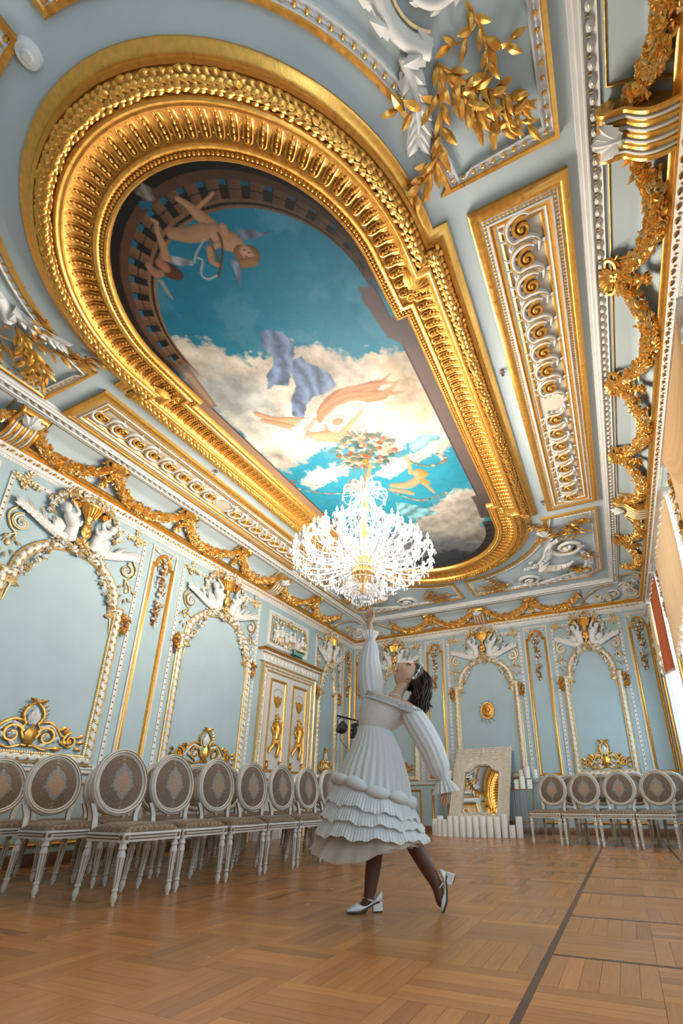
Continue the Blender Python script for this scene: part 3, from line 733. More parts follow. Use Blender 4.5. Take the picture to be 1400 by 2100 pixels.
def crest(k, rng):
    """Winged figures, urn and flowers above an arch; k scales the width. v = 0 is the top of the arch (outside)."""
    fig = []; S = lambda s, *q: [(s * k * a, b) for a, b in q]
    for s in (1.0, -1.0):
        m = MB()
        body = cat([(s * k * x, y, n) for x, y, n in ((0.14, -0.02, 0.03), (0.17, 0.06, 0.05), (0.165, 0.15, 0.07), (0.20, 0.23, 0.09), (0.265, 0.285, 0.10), (0.30, 0.32, 0.105))], 5)
        add_tube(m, body, np.interp(np.linspace(0, 5, len(body)), [0, 1, 2, 3, 4, 5], [0.07, 0.08, 0.066, 0.084, 0.066, 0.036]), 9, 0)
        ball(m, (s * k * 0.315, 0.355, 0.115), (0.052, 0.062, 0.056), 0, 9, 7)
        ball(m, (s * k * 0.325, 0.385, 0.115), (0.062, 0.045, 0.06), 0, 8, 5)               # hair
        ball(m, (s * k * 0.36, 0.35, 0.12), (0.012, 0.012, 0.012), 0, 5, 4)
        arm = cat([(s * k * x, y, n) for x, y, n in ((0.235, 0.28, 0.12), (0.17, 0.36, 0.12), (0.215, 0.45, 0.10), (0.27, 0.52, 0.08))], 5); add_tube(m, arm, np.linspace(0.032, 0.019, len(arm)), 7, 0)
        arm = cat([(s * k * x, y, n) for x, y, n in ((0.20, 0.26, 0.13), (0.13, 0.20, 0.13), (0.10, 0.28, 0.11))], 5); add_tube(m, arm, np.linspace(0.03, 0.018, len(arm)), 7, 0)
        # tail and wing leaves sweeping outwards
        tail = cat([(s * k * x, y) for x, y in ((0.18, 0.02), (0.30, 0.0), (0.45, 0.04), (0.62, 0.11), (0.80, 0.17))], 6)
        add_tube(m, np.column_stack([tail, np.linspace(0.05, 0.03, len(tail))]), np.interp(np.linspace(0, 1, len(tail)), [0, 0.3, 1], [0.05, 0.062, 0.015]), 8, 0)
        for i in range(2, len(tail) - 1, 2):
            d = tail[i + 1] - tail[i]; a = math.atan2(d[1], d[0])
            for q, L in ((0.5, 0.115), (-0.45, 0.115), (0.05, 0.12)):
                put(m, ACAN, [M34((*tail[i], 0.05), a + q * s, L, 0.18)], 0)
        for (x, y, a, L) in ((0.36, 0.06, 1.15, 0.17), (0.44, 0.08, 0.80, 0.24), (0.56, 0.12, 0.55, 0.24), (0.70, 0.17, 0.30, 0.18)):
            put(m, LEAF, [M34((s * k * x, y, 0.04), a if s > 0 else PI - a, L, 0.15, 0, sy=0.55)], 0)
            put(m, LEAF, [M34((s * k * x, y - 0.01, 0.035), (a if s > 0 else PI - a) - 0.05 * s, L * 0.9, 0.05, 0, sy=0.3)], 1)
        put(m, ACAN, [M34((s * k * 0.20, 0.10, 0.02), (q if s > 0 else PI - q), 0.22, 0.1) for q in (0.2, 0.6, -0.15)], 0)
        # scroll, pendant boss
        gold_spiral(m, (s * k * 0.70, -0.06), 0.125, PI / 2, -s * 1.5, 0.014, 1); gold_spiral(m, (s * k * 0.70, -0.06), 0.10, PI / 2, -s * 1.2, 0.018, 0)
        put(m, FLOW6, [M34((s * k * 0.70, -0.06, 0.02), 0, 0.045)], 0); put(m, HBS, [np.column_stack([np.eye(3) * 0.014, (s * k * 0.70, -0.06, 0.045)])], 1)
        stem(m, S(s, (0.78, 0.12), (0.845, 0.0), (0.80, -0.14), (0.72, -0.22), (0.74, -0.30)), 0.016, 0.008, 0.02, 1)
        stem(m, S(s, (0.70, -0.19), (0.78, -0.26), (0.82, -0.36)), 0.012, 0.005, 0.018, 1)
        for (x, y, a) in ((0.73, -0.24, -1.8), (0.80, -0.25, -1.2), (0.72, -0.42, -2.2), (0.80, -0.44, -0.9), (0.765, -0.47, -1.57), (0.70, -0.30, -2.6), (0.84, -0.32, -0.6)):
            put(m, LEAF, [M34((s * k * x, y, 0.015), a if s > 0 else PI - a, 0.09, 0.15)], 1)
        put(m, HB, [np.column_stack([np.diag([0.033, 0.05, 0.02]), (s * k * 0.765, -0.345, 0.008)])], 1)
        # leaf spray in the upper corner
        r2 = np.random.default_rng(11)
        for b0, aa, LL in (((0.80, 0.36), 1.75, 0.24), ((0.74, 0.37), 0.7, 0.20), ((0.60, 0.44), 0.1, 0.2)):
            pts = cat([(s * k * (b0[0] + t * LL * math.cos(aa)), b0[1] + t * LL * math.sin(aa) + 0.02 * math.sin(t * 3)) for t in np.linspace(0, 1, 4)], 3)
            add_tube(m, np.column_stack([pts, np.full(len(pts), 0.012)]), 0.005, 5, 1)
            for i in range(1, len(pts), 2):
                for q in (-1, 1): put(m, LEAF, [M34((*pts[i], 0.012), (aa if s > 0 else PI - aa) + q * 0.9 + r2.normal(0, 0.2), 0.06, 0.3, sy=1.4)], 1)
        fig.append(m)
    urn = MB()
    prof = [(0.012, 0.0), (0.03, 0.03), (0.022, 0.07), (0.03, 0.16), (0.042, 0.25), (0.03, 0.27), (0.05, 0.285), (0.052, 0.30), (0.034, 0.31), (0.06, 0.36), (0.105, 0.45), (0.125, 0.52), (0.145, 0.53), (0.145, 0.55), (0.10, 0.56)]
    lathe(urn, [(r * (1.0 if i > 9 else 0.9), z) for i, (r, z) in enumerate(prof)], 18, sq=(1, 0.75)); V = urn.v[-1]; urn.v[-1] = np.stack([V[:, 0], V[:, 2] + 0.02, V[:, 1] + 0.07], 1)
    for j in range(9):
        a = PI * (j + 0.5) / 9; pts = [(0.07 * math.cos(a), 0.39, 0.07 + 0.055 * math.sin(a)), (0.10 * math.cos(a), 0.46, 0.07 + 0.08 * math.sin(a)), (0.128 * math.cos(a), 0.535, 0.07 + 0.10 * math.sin(a))]
        add_tube(urn, cat(pts, 3), 0.011, 5)
    for s in (1, -1):
        gold_spiral(urn, (s * 0.20, 0.50), 0.07, PI / 2 if s > 0 else PI / 2, -s * 1.6, 0.018, 0, 0.09)
        put(urn, HB, [np.column_stack([np.diag([0.06, 0.06, 0.03]), (s * 0.20, 0.50, 0.06)])])
        put(urn, ACAN, [M34((0, 0.10, 0.08), PI / 2 + s * 0.5, 0.13, 0.1), M34((0, 0.0, 0.06), PI / 2 + s * 1.0, 0.11, 0.1), M34((0, 0.17, 0.09), PI / 2 + s * 0.35, 0.12, 0.1)])
    fl = MB()
    flowers(fl, rng, [(-0.36 * k, 0.56), (-0.2, 0.63), (0, 0.66), (0.2, 0.63), (0.36 * k, 0.56)], [0.05, 0.075, 0.085, 0.075, 0.05], 150, 0.036, (0, 1), 0.05)
    for s in (-1, 1): flowers(fl, rng, [(s * 0.36 * k, 0.56), (s * 0.45 * k, 0.44), (s * 0.47 * k, 0.33), (s * 0.43 * k, 0.25)], [0.05, 0.05, 0.035, 0.02], 44, 0.03, (0, 1), 0.03)
    flowers(fl, rng, [(-0.32 * k, -0.03), (-0.17 * k, -0.09), (0, -0.12), (0.17 * k, -0.09), (0.32 * k, -0.03)], [0.035, 0.05, 0.055, 0.05, 0.035], 130, 0.028, (0, 1), 0.04, 0.35)
    flowers(fl, rng, [(-0.07, -0.03), (0.0, -0.02), (0.07, -0.03)], 0.05, 40, 0.03, (1,), 0.06, 0.6)
    return fig, urn, fl
def arch_path(hw, z0, zs=3.17, zt=3.78, step=0.10):
    P = [(hw, z0), (hw, zs), (hw - step, zs)] + [tuple(x) for x in arc((0, zs), hw - step, zt - zs, 0, PI, 36)][1:-1] + [(-hw + step, zs), (-hw, zs), (-hw, z0)]
    return np.array(P)
def cartouche(hw, rng):
    """Scrolled gilded ornament standing on the bottom rail, v=0 at its foot."""
    m = MB()
    for s in (1, -1):
        X = lambda *q: [(s * hw * a, b) for a, b in q]
        acs = spiral((s * hw * 0.30, 0.13), 0.115, 0.02, PI / 2 + s * 1.2, -s * 1.5, 36)
        add_tube(m, np.column_stack([acs, np.full(len(acs), 0.025)]), np.linspace(0.022, 0.012, len(acs)), 6, 1)
        put(m, FLOW6, [M34((s * hw * 0.30, 0.13, 0.02), 0, 0.05)], 0)
        gs = spiral((s * hw * 0.76, 0.115), 0.095, 0.015, PI / 2, s * 1.7, 36)
        add_tube(m, np.column_stack([gs, np.full(len(gs), 0.025)]), np.linspace(0.02, 0.013, len(gs)), 6, 1); put(m, HB, [np.column_stack([np.eye(3) * 0.024, (s * hw * 0.76, 0.115, 0.02)])], 1)
        stem(m, X((0.02, 0.02), (0.14, 0.02), (0.3, -0.01), (0.5, 0.02), (0.66, 0.03)), 0.018, 0.01, 0.02, 1)
        stem(m, X((0.10, 0.27), (0.30, 0.30), (0.48, 0.24), (0.6, 0.16), (0.76, 0.21)), 0.02, 0.012, 0.02, 1)
        stem(m, X((0.16, 0.22), (0.36, 0.255), (0.50, 0.17), (0.6, 0.08)), 0.022, 0.01, 0.015, 0)
        stem(m, X((0.0, 0.05), (0.12, 0.12), (0.16, 0.2), (0.10, 0.27)), 0.022, 0.014, 0.025, 1)
        stem(m, X((0.13, 0.28), (0.175, 0.36), (0.13, 0.44), (0.02, 0.50)), 0.02, 0.014, 0.02, 1)
        for (x, y, a, L, mt) in ((0.52, 0.22, 0.5, 0.10, 1), (0.6, 0.10, -0.5, 0.11, 1), (0.9, 0.15, 0.6, 0.09, 1), (0.92, 0.1, 0.1, 0.08, 1), (0.9, 0.04, -0.5, 0.08, 1), (0.45, 0.02, -0.3, 0.1, 1), (0.2, 0.02, 0.4, 0.09, 0), (0.4, 0.1, 0.4, 0.1, 0), (0.62, 0.2, 0.9, 0.08, 1), (0.24, 0.2, 0.9, 0.1, 0)):
            put(m, ACAN, [M34((s * hw * x, y, 0.02), a if s > 0 else PI - a, L, 0.2)], mt)
        for t in np.linspace(0.1, 0.95, 6):
            q = cat([(s * hw * 0.14, 0.30), (s * hw * 0.18, 0.38), (s * hw * 0.12, 0.46), (0, 0.50)], 8); p = q[int(t * (len(q) - 1))]
            put(m, LEAF, [M34((*p, 0.03), (0.4 if s > 0 else PI - 0.4) + t, 0.06, 0.2)], 1)
        put(m, LEAF, [M34((0, 0.50, 0.03), 0.35 if s > 0 else PI - 0.35, 0.12, 0.1), M34((0, 0.49, 0.03), 0.9 if s > 0 else PI - 0.9, 0.08, 0.1)], 1)
        put(m, ACAN, [M34((0, 0.26, 0.015), PI / 2 + s * 0.45, 0.14, 0.15)], 0)
    put(m, ACAN, [M34((0, 0.25, 0.02), PI / 2, 0.2, 0.1)], 0); put(m, ACAN, [M34((0, 0.02, 0.025), PI / 2, 0.24, 0.1)], 1)
    return m
NICHE_CACHE = {}
def niche(wall, Mw, uc, hw, bw, medallion=False, name_label='tall arched wall panel framed in white and gilded ribbon moulding', cart=True):
    key = (round(hw, 3), round(bw, 3))
    if key not in NICHE_CACHE:
        rng = np.random.default_rng(21); d = []
        P = np.vstack([arch_path(hw, 1.06), [(-hw, 1.06)]])[:-1]
        P = ccw(P)
        fr, rb = band_frame(P, True)
        d.append(('arched_panel_frame', fr.mesh('arched_panel_frame', [WHITE, GOLDP]), None))
        d.append(('ribbon_twist', rb.mesh('ribbon_twist', [GOLDP], 60), 'stuff'))
        bb = bead_border(ccw(rect(-bw, 1.03, bw, 4.33))); d.append(('beaded_border', bb.mesh('beaded_border', [WHITE, GOLDD]), None))
        k = bw / 0.945
        fig, urn, fl = crest(k, rng)
        up = Matrix.Translation((0, 3.80, 0))
        d += [('winged_figure', f.mesh('winged_figure', [WHITE, GOLDP], 60), None, up) for f in fig] + [('urn', urn.mesh('urn', [GOLD], 60), None, up), ('flower_cluster', fl.mesh('flower_cluster', [WHITE, GOLDP], 60), None, up)]
        for s in (1, -1):
            g = MB(); ga = cat([(s * (hw - 0.47 * k), 3.70), (s * (hw - 0.42 * k), 3.50), (s * (hw - 0.28 * k), 3.25), (s * (hw - 0.17 * k), 3.12)], 5)
            flowers(g, rng, ga, np.linspace(0.055, 0.03, len(ga)), 90, 0.027, (0, 1), 0.02, 0.5); d.append(('hanging_garland', g.mesh('hanging_garland', [WHITE, GOLDP], 60), None))
            b = MB(); flowers(b, rng, [(s * (hw + 0.035), 3.10), (s * (hw + 0.04), 2.95), (s * (hw + 0.035), 2.82)], [0.04, 0.055, 0.03], 46, 0.03, (0,), 0.03, 0.5); d.append(('flower_boss', b.mesh('flower_boss', [GOLDD], 60), None))
            c = MB(); gold_spiral(c, (s * (hw - 0.20), 3.00), 0.035, PI / 2, s * 1.3, 0.01, 0, 0.015)
            stem(c, [(s * (hw - 0.24), 3.02), (s * (hw - 0.17), 2.97), (s * (hw - 0.15), 2.86), (s * (hw - 0.14), 2.78)], 0.014, 0.006, 0.012, 0); put(c, ACAN, [M34((s * (hw - 0.13), 3.03, 0.01), PI / 2 + s * 1.9, 0.14, 0.1)]); d.append(('scroll_bracket', c.mesh('scroll_bracket', [GOLDP], 60), None))
        if cart: d.append(('scrolled_cartouche', cartouche(hw - 0.18, rng).mesh('scrolled_cartouche', [WHITE, GOLD], 60), None, Matrix.Translation((0, 1.225, 0))))
        NICHE_CACHE[key] = d
    d = NICHE_CACHE[key]
    root = obj(d[0][0], d[0][1], wall, Mw @ Matrix.Translation((uc, 0, 0)), label=name_label)
    for e in d[1:]:
        if medallion and e[0] == 'scrolled_cartouche': continue
        obj(e[0], e[1], root, e[3] if len(e) > 3 else None, kind=e[2])
    return root
NARROW_CACHE = {}
def narrow(wall, Mw, u0, u1):
    hw = (u1 - u0) / 2; key = round(hw, 3)
    if key not in NARROW_CACHE:
        rng = np.random.default_rng(5); d = []
        fr = MB(); P = ccw(rect(-hw, 1.07, hw, 4.37))
        V, f = sweep2(P, [(0, 0), (0, 0.02), (0.02, 0.024), (0.028, 0.018), (0.036, 0.018)], True); fr.add(V, f, 0)
        a = hw - 0.036; st = min(0.06, a * 0.3)
        Q = ccw(np.array([(a, 1.106), (a, 4.08), (a - st, 4.08)] + [tuple(x) for x in arc((0, 4.08), a - st, 0.20, 0, PI, 18)][1:-1] + [(-a + st, 4.08), (-a, 4.08), (-a, 1.106)]))
        V, f = sweep2(Q, [(0, 0.01), (0, 0.026), (0.014, 0.034), (0.026, 0.026), (0.03, 0.02), (0.042, 0.026), (0.05, 0.014), (0.05, 0)], True); fr.add(V, f, 1)
        for s in (1, -1):
            put(fr, ACAN, [M34((s * (hw - 0.05), 4.33, 0.01), PI / 2 + s * 2.3, min(0.13, hw * 0.5), 0.1)], 0)
        d.append(('narrow_panel_frame', fr.mesh('narrow_panel_frame', [CREAM, GOLD]), None))
        g = MB(); q = np.linspace(4.12, 3.10, 12); rad = np.array([0.03, 0.05, 0.06, 0.055, 0.065, 0.05, 0.065, 0.06, 0.055, 0.05, 0.035, 0.015]) * min(1, hw / 0.2)
        flowers(g, rng, np.stack([0.012 * np.sin(q * 9), q], 1), rad, 150, 0.028, (0, 1), 0.015, 0.55)
        for s in (1, -1):
            lo = cat([(0, 4.14), (s * 0.06, 4.19), (s * 0.085, 4.14), (s * 0.04, 4.12), (0, 4.14)], 4); add_tube(g, np.column_stack([lo, np.full(len(lo), 0.02)]), 0.012, 5, 1)
            stem(g, [(0, 4.13), (s * 0.05, 4.06), (s * 0.09, 4.02), (s * 0.08, 3.96)], 0.012, 0.006, 0.016, 1)
        d.append(('flower_drop', g.mesh('flower_drop', [WHITE, GOLDD], 60), None))
        NARROW_CACHE[key] = d
    d = NARROW_CACHE[key]
    root = obj(d[0][0], d[0][1], wall, Mw @ Matrix.Translation(((u0 + u1) / 2, 0, 0)), label='narrow gilded arched panel with a hanging flower drop')
    obj(d[1][0], d[1][1], root)
    return root
def dado_panel(wall, Mw, u0, u1):
    P = ccw(rect(u0, 0.20, u1, 0.88)); mb = MB()
    V, f = sweep2(P, [(0, 0), (0, 0.018), (0.014, 0.026), (0.024, 0.018), (0.04, 0.014), (0.045, 0)], True); mb.add(V, f, 0)
    return mb.build('dado_panel', [GOLDD], wall, Mw)
# ---- left wall
niche(wall_left, MLEFT, 3.35, 0.79, 0.945); niche(wall_left, MLEFT, 5.985, 0.86, 0.985); niche(wall_left, MLEFT, 9.58, 0.44, 0.60)
narrow(wall_left, MLEFT, 4.40, 4.88); narrow(wall_left, MLEFT, 10.27, 10.70); narrow(wall_left, MLEFT, 1.80, 2.28)
niche(wall_left, MLEFT, 0.70, 0.86, 0.985)
for a, b in ((2.4, 4.25), (4.45, 4.85), (5.05, 6.9), (9.1, 10.1), (10.3, 10.7)): dado_panel(wall_left, MLEFT, a, b)
# ---- far wall
niche(wall_far, MFAR, -2.545, 0.765, 0.895, medallion=True); niche(wall_far, MFAR, -0.245, 0.60, 0.725); niche(wall_far, MFAR, -4.83, 0.60, 0.725)
for a, b in ((-1.58, -1.05), (0.57, 1.03), (-4.02, -3.50), (-6.02, -5.62)): narrow(wall_far, MFAR, a, b)
for a, b in ((-5.5, -4.2), (-3.95, -3.55), (-3.35, -1.7), (-1.55, -1.1), (-0.9, 0.4), (0.58, 1.02)): dado_panel(wall_far, MFAR, a, b)
# ---- right wall between the windows
for i, (a, b) in enumerate(WIN[:4]):
    P = ccw(rect(-b - 0.10, 0.70, -a + 0.10, 4.20)); V, f = sweep2(P, [(0, 0), (0.0, 0.02), (0.03, 0.03), (0.06, 0.022), (0.10, 0.02), (0.105, -0.02)], True)
    mb = MB(); mb.add(V, f, 0)
    p, q = along(offs2(P, 0.075, True), 0.05, True); put(mb, HBS, [np.column_stack([np.eye(3) * 0.014, (*x, 0.02)]) for x in p], 0)
    mb.build('window_surround', WHITE, wall_right, MRIGHT)
for a, b in zip([YF] + [w_[0] for w_ in WIN], [w_[1] for w_ in WIN]):
    if a - b > 0.7: narrow(wall_right, MRIGHT, -a + 0.22, -b - 0.22)
    elif a - b > 0.4: narrow(wall_right, MRIGHT, -a + 0.12, -b - 0.14)

# ================================================================== cove: swags, bows, consoles, corner cartouches
def cove_frame(side):
    c, s = 0.8164, 0.5774
    if side == 'L': return frame((XL + 0.09, 0, 4.64), (0, 1, 0), (c, 0, s), (s, 0, -c))
    if side == 'R': return frame((XR - 0.09, 0, 4.64), (0, -1, 0), (-c, 0, s), (-s, 0, -c))
    return frame((0, YF - 0.09, 4.64), (1, 0, 0), (0, -c, s), (0, -s, -c))
rng = np.random.default_rng(31)
SWAG = []
for v in range(2):
    g = MB(); t = np.linspace(0, 1, 14); u = (t - 0.5) * 1.06; vv = 0.38 - 0.30 * np.sin(PI * t) ** 0.8
    flowers(g, rng, np.stack([u, vv], 1), 0.034 + 0.050 * np.sin(PI * t) ** 0.7, 360, 0.036, (0, 0, 1, 0), 0.02, 0.2); SWAG.append(g.mesh('garland', [GOLD, GOLDP], 60))
g = MB()
for s in (1, -1):
    lo = cat([(0, 0.40), (s * 0.07, 0.47), (s * 0.15, 0.47), (s * 0.14, 0.41), (s * 0.05, 0.385), (0, 0.40)], 4); add_tube(g, np.column_stack([lo, np.full(len(lo), 0.05)]), 0.02, 6, 0)
    stem(g, [(0, 0.39), (s * 0.08, 0.36), (s * 0.14, 0.40), (s * 0.19, 0.38)], 0.02, 0.01, 0.04, 0); put(g, LEAFW, [M34((s * 0.02, 0.42, 0.05), PI / 2 + s * q, 0.13, 0.3) for q in (-0.5, -1.0, 0.4)], 0)
flowers(g, rng, [(0, 0.38), (0, 0.28), (0, 0.17), (0, 0.10)], [0.05, 0.05, 0.035, 0.012], 70, 0.03, (0,), 0.03, 0.6)
BOW = g.mesh('bow', [GOLD], 60)
def console_mesh():
    g = MB()
    P = cat([(-0.03, 0.05), (0.04, 0.105), (0.12, 0.135), (0.20, 0.125), (0.28, 0.10), (0.33, 0.11), (0.40, 0.135), (0.455, 0.12), (0.475, 0.07), (0.445, 0.035), (0.405, 0.045), (0.40, 0.085)], 5)
    W = 0.13
    # body between the face curve and the cove
    n = len(P); k = 36; A = np.array([(s * W, p[0], p[1]) for p in P[:k] for s in (-1, 1)]); Bk = np.array([(s * W, p[0], -0.02) for p in P[:k] for s in (-1, 1)])
    g.add(A, grid_faces(k, 2), 1)
    for s in (0, 1):
        V = np.stack([A[s::2], Bk[s::2]], 1).reshape(-1, 3); g.add(V, grid_faces(k, 2), 1)
    for i, u in enumerate(np.linspace(-W, W, 9)):
        add_tube(g, np.column_stack([np.full(32, u), P[:32]]), 0.017 if i in (0, 8) else 0.013, 6, 1 if i % 2 == 0 else 0)
    for i, u in enumerate((-W, W)):
        add_tube(g, np.column_stack([np.full(n, u), P]), 0.016, 6, 1)
    lathe(g, [(0.001, -W - 0.012), (0.055, -W - 0.012), (0.06, -W), (0.06, W), (0.055, W + 0.012), (0.001, W + 0.012)], 16, (0, 0.42, 0.085), 1, axis='x')
    for q in (-0.7, -0.25, 0.25, 0.7): put(g, ACAN, [M34((0.0, 0.30, 0.135), PI / 2 + q, 0.17, 0.25)], 0)
    put(g, ACAN, [M34((0.0, 0.29, 0.14), PI / 2, 0.2, 0.2)], 0)
    return g.mesh('console', [WHITE, GOLD], 50)
CONS = console_mesh()
def thin_panel(side, a, b):
    mb = MB(); P = ccw(rect(a, 0.03, b, 0.46)); V, f = sweep2(P, [(0, -0.03), (0.0, 0.012), (0.006, 0.014), (0.010, 0.0), (0.010, -0.03)], True); mb.add(V, f, 0)
    # bend onto the concave cove
    v = np.vstack(mb.v); t = np.clip(v[:, 1] / 0.502, 0, 1); v[:, 2] -= 0.045 * np.sin(PI * t); mb.v = [v]
    mb.build('gilded_line_panel', [GOLDD], cove, cove_frame(side))
def swags(side, spans, bows, cons, panels):
    Mc = cove_frame(side); sg = -1 if side == 'R' else 1
    for i, (a, b) in enumerate(spans):
        if side == 'R': a, b = -b, -a
        obj('garland', SWAG[i % 2], cove, Mc @ Matrix.Translation(((a + b) / 2, 0, 0)) @ Matrix.Diagonal(((b - a) / 1.14, 1, 1, 1)), label='gilded rose garland hung in a swag')
    for u in bows: obj('bow', BOW, cove, Mc @ Matrix.Translation((u * sg, 0, 0)), label='gilded ribbon bow with a flower tassel')
    for u in cons: obj('console', CONS, cove, Mc @ Matrix.Translation((u * sg, 0, 0)), label='fluted white and gilded scroll console')
    for a, b in panels:
        if side == 'R': a, b = -b, -a
        thin_panel(side, a, b)
LONG = [(1.05, 2.25), (2.25, 3.32), (3.32, 4.58), (4.58, 5.85), (5.85, 7.05), (7.05, 8.25), (8.25, 9.4)]
for sd in ('L', 'R'): swags(sd, LONG, [1.05, 3.32, 4.58, 5.85, 8.25], [2.25, 7.05], [(2.45, 6.85), (7.25, 9.4), (0.2, 2.05)])
swags('F', [(-2.42, -1.30), (-1.30, -0.22), (-3.72, -2.60), (-4.80, -3.72)], [-1.30, -3.72], [-2.51], [(-2.3, -0.2), (-4.8, -2.72)])
def corner_side(sg):
    """Scrolled plaster beside a corner; u from 0 (corner side) inwards."""
    m = MB(); 
    for c, r, a0 in (((0.30, 0.22), 0.13, 0.5), ((0.62, 0.16), 0.09, 2.5)): acanthus_scroll(m, (sg * c[0], c[1]), r, a0 if sg > 0 else PI - a0, sg, 0, 1)
    stem(m, [(sg * 0.05, 0.05), (sg * 0.4, 0.03), (sg * 0.85, 0.04), (sg * 0.98, 0.08)], 0.02, 0.014, 0.02, 1); stem(m, [(sg * 0.98, 0.08), (sg * 0.9, 0.22), (sg * 0.72, 0.36), (sg * 0.55, 0.45), (sg * 0.30, 0.47)], 0.02, 0.014, 0.02, 1)
    gold_spiral(m, (sg * 0.90, 0.10), 0.05, 0, sg * 1.5, 0.015, 1)
    flowers(m, np.random.default_rng(4), [(sg * 0.3, 0.22), (sg * 0.6, 0.2)], 0.1, 30, 0.03, (0, 1), 0.02, 0.7)
    return m
CS = {s: corner_side(s).mesh('corner_scrollwork', [WHITE, GOLDP], 60) for s in (1, -1)}
m = MB(); lathe(m, [(0.0, 0.03), (0.13, 0.035), (0.15, 0.02)], 26, mat=0)
for r_, w_, mt in ((0.165, 0.02, 0), (0.20, 0.014, 1), (0.225, 0.02, 0)):
    a = np.linspace(0, 2 * PI, 33); add_tube(m, np.stack([r_ * np.cos(a), r_ * np.sin(a), np.full(33, 0.03)], 1), w_, 6, mt, False)
acanthus_scroll(m, (0.02, 0), 0.09, 0, 1, 0, 1)
for k in range(10): put(m, ACAN, [M34((0.22 * math.cos(k * 0.628), 0.22 * math.sin(k * 0.628), 0.02), k * 0.628, 0.12, 0.15)], k % 2)
stem(m, [(-0.26, -0.2), (0, -0.29), (0.26, -0.2)], 0.03, 0.03, 0.03, 1)
CMED = m.mesh('corner_medallion', [WHITE, GOLDP], 60)
d_ = math.sqrt(0.5); c_, s_ = 0.8164, 0.5774
for (cx, dx) in ((XL, 1), (XR, -1)):
    o = (cx + dx * 0.30, YF - 0.30, 4.80); U = (d_, dx * d_, 0); N = (dx * d_ * s_, -d_ * s_, -c_); V = (dx * d_ * c_, -d_ * c_, s_)
    obj('corner_medallion', CMED, cove, frame(o, U, V, N), label='round white and gilded medallion in the corner of the cove')
    obj('corner_scrollwork', CS[dx], cove, cove_frame('F') @ Matrix.Translation((cx + dx * 0.32, 0, 0)))
    obj('corner_scrollwork', CS[-1 if dx > 0 else 1], cove, cove_frame('L' if dx > 0 else 'R') @ Matrix.Translation(((YF - 0.32) * (1 if dx > 0 else -1), 0, 0)))
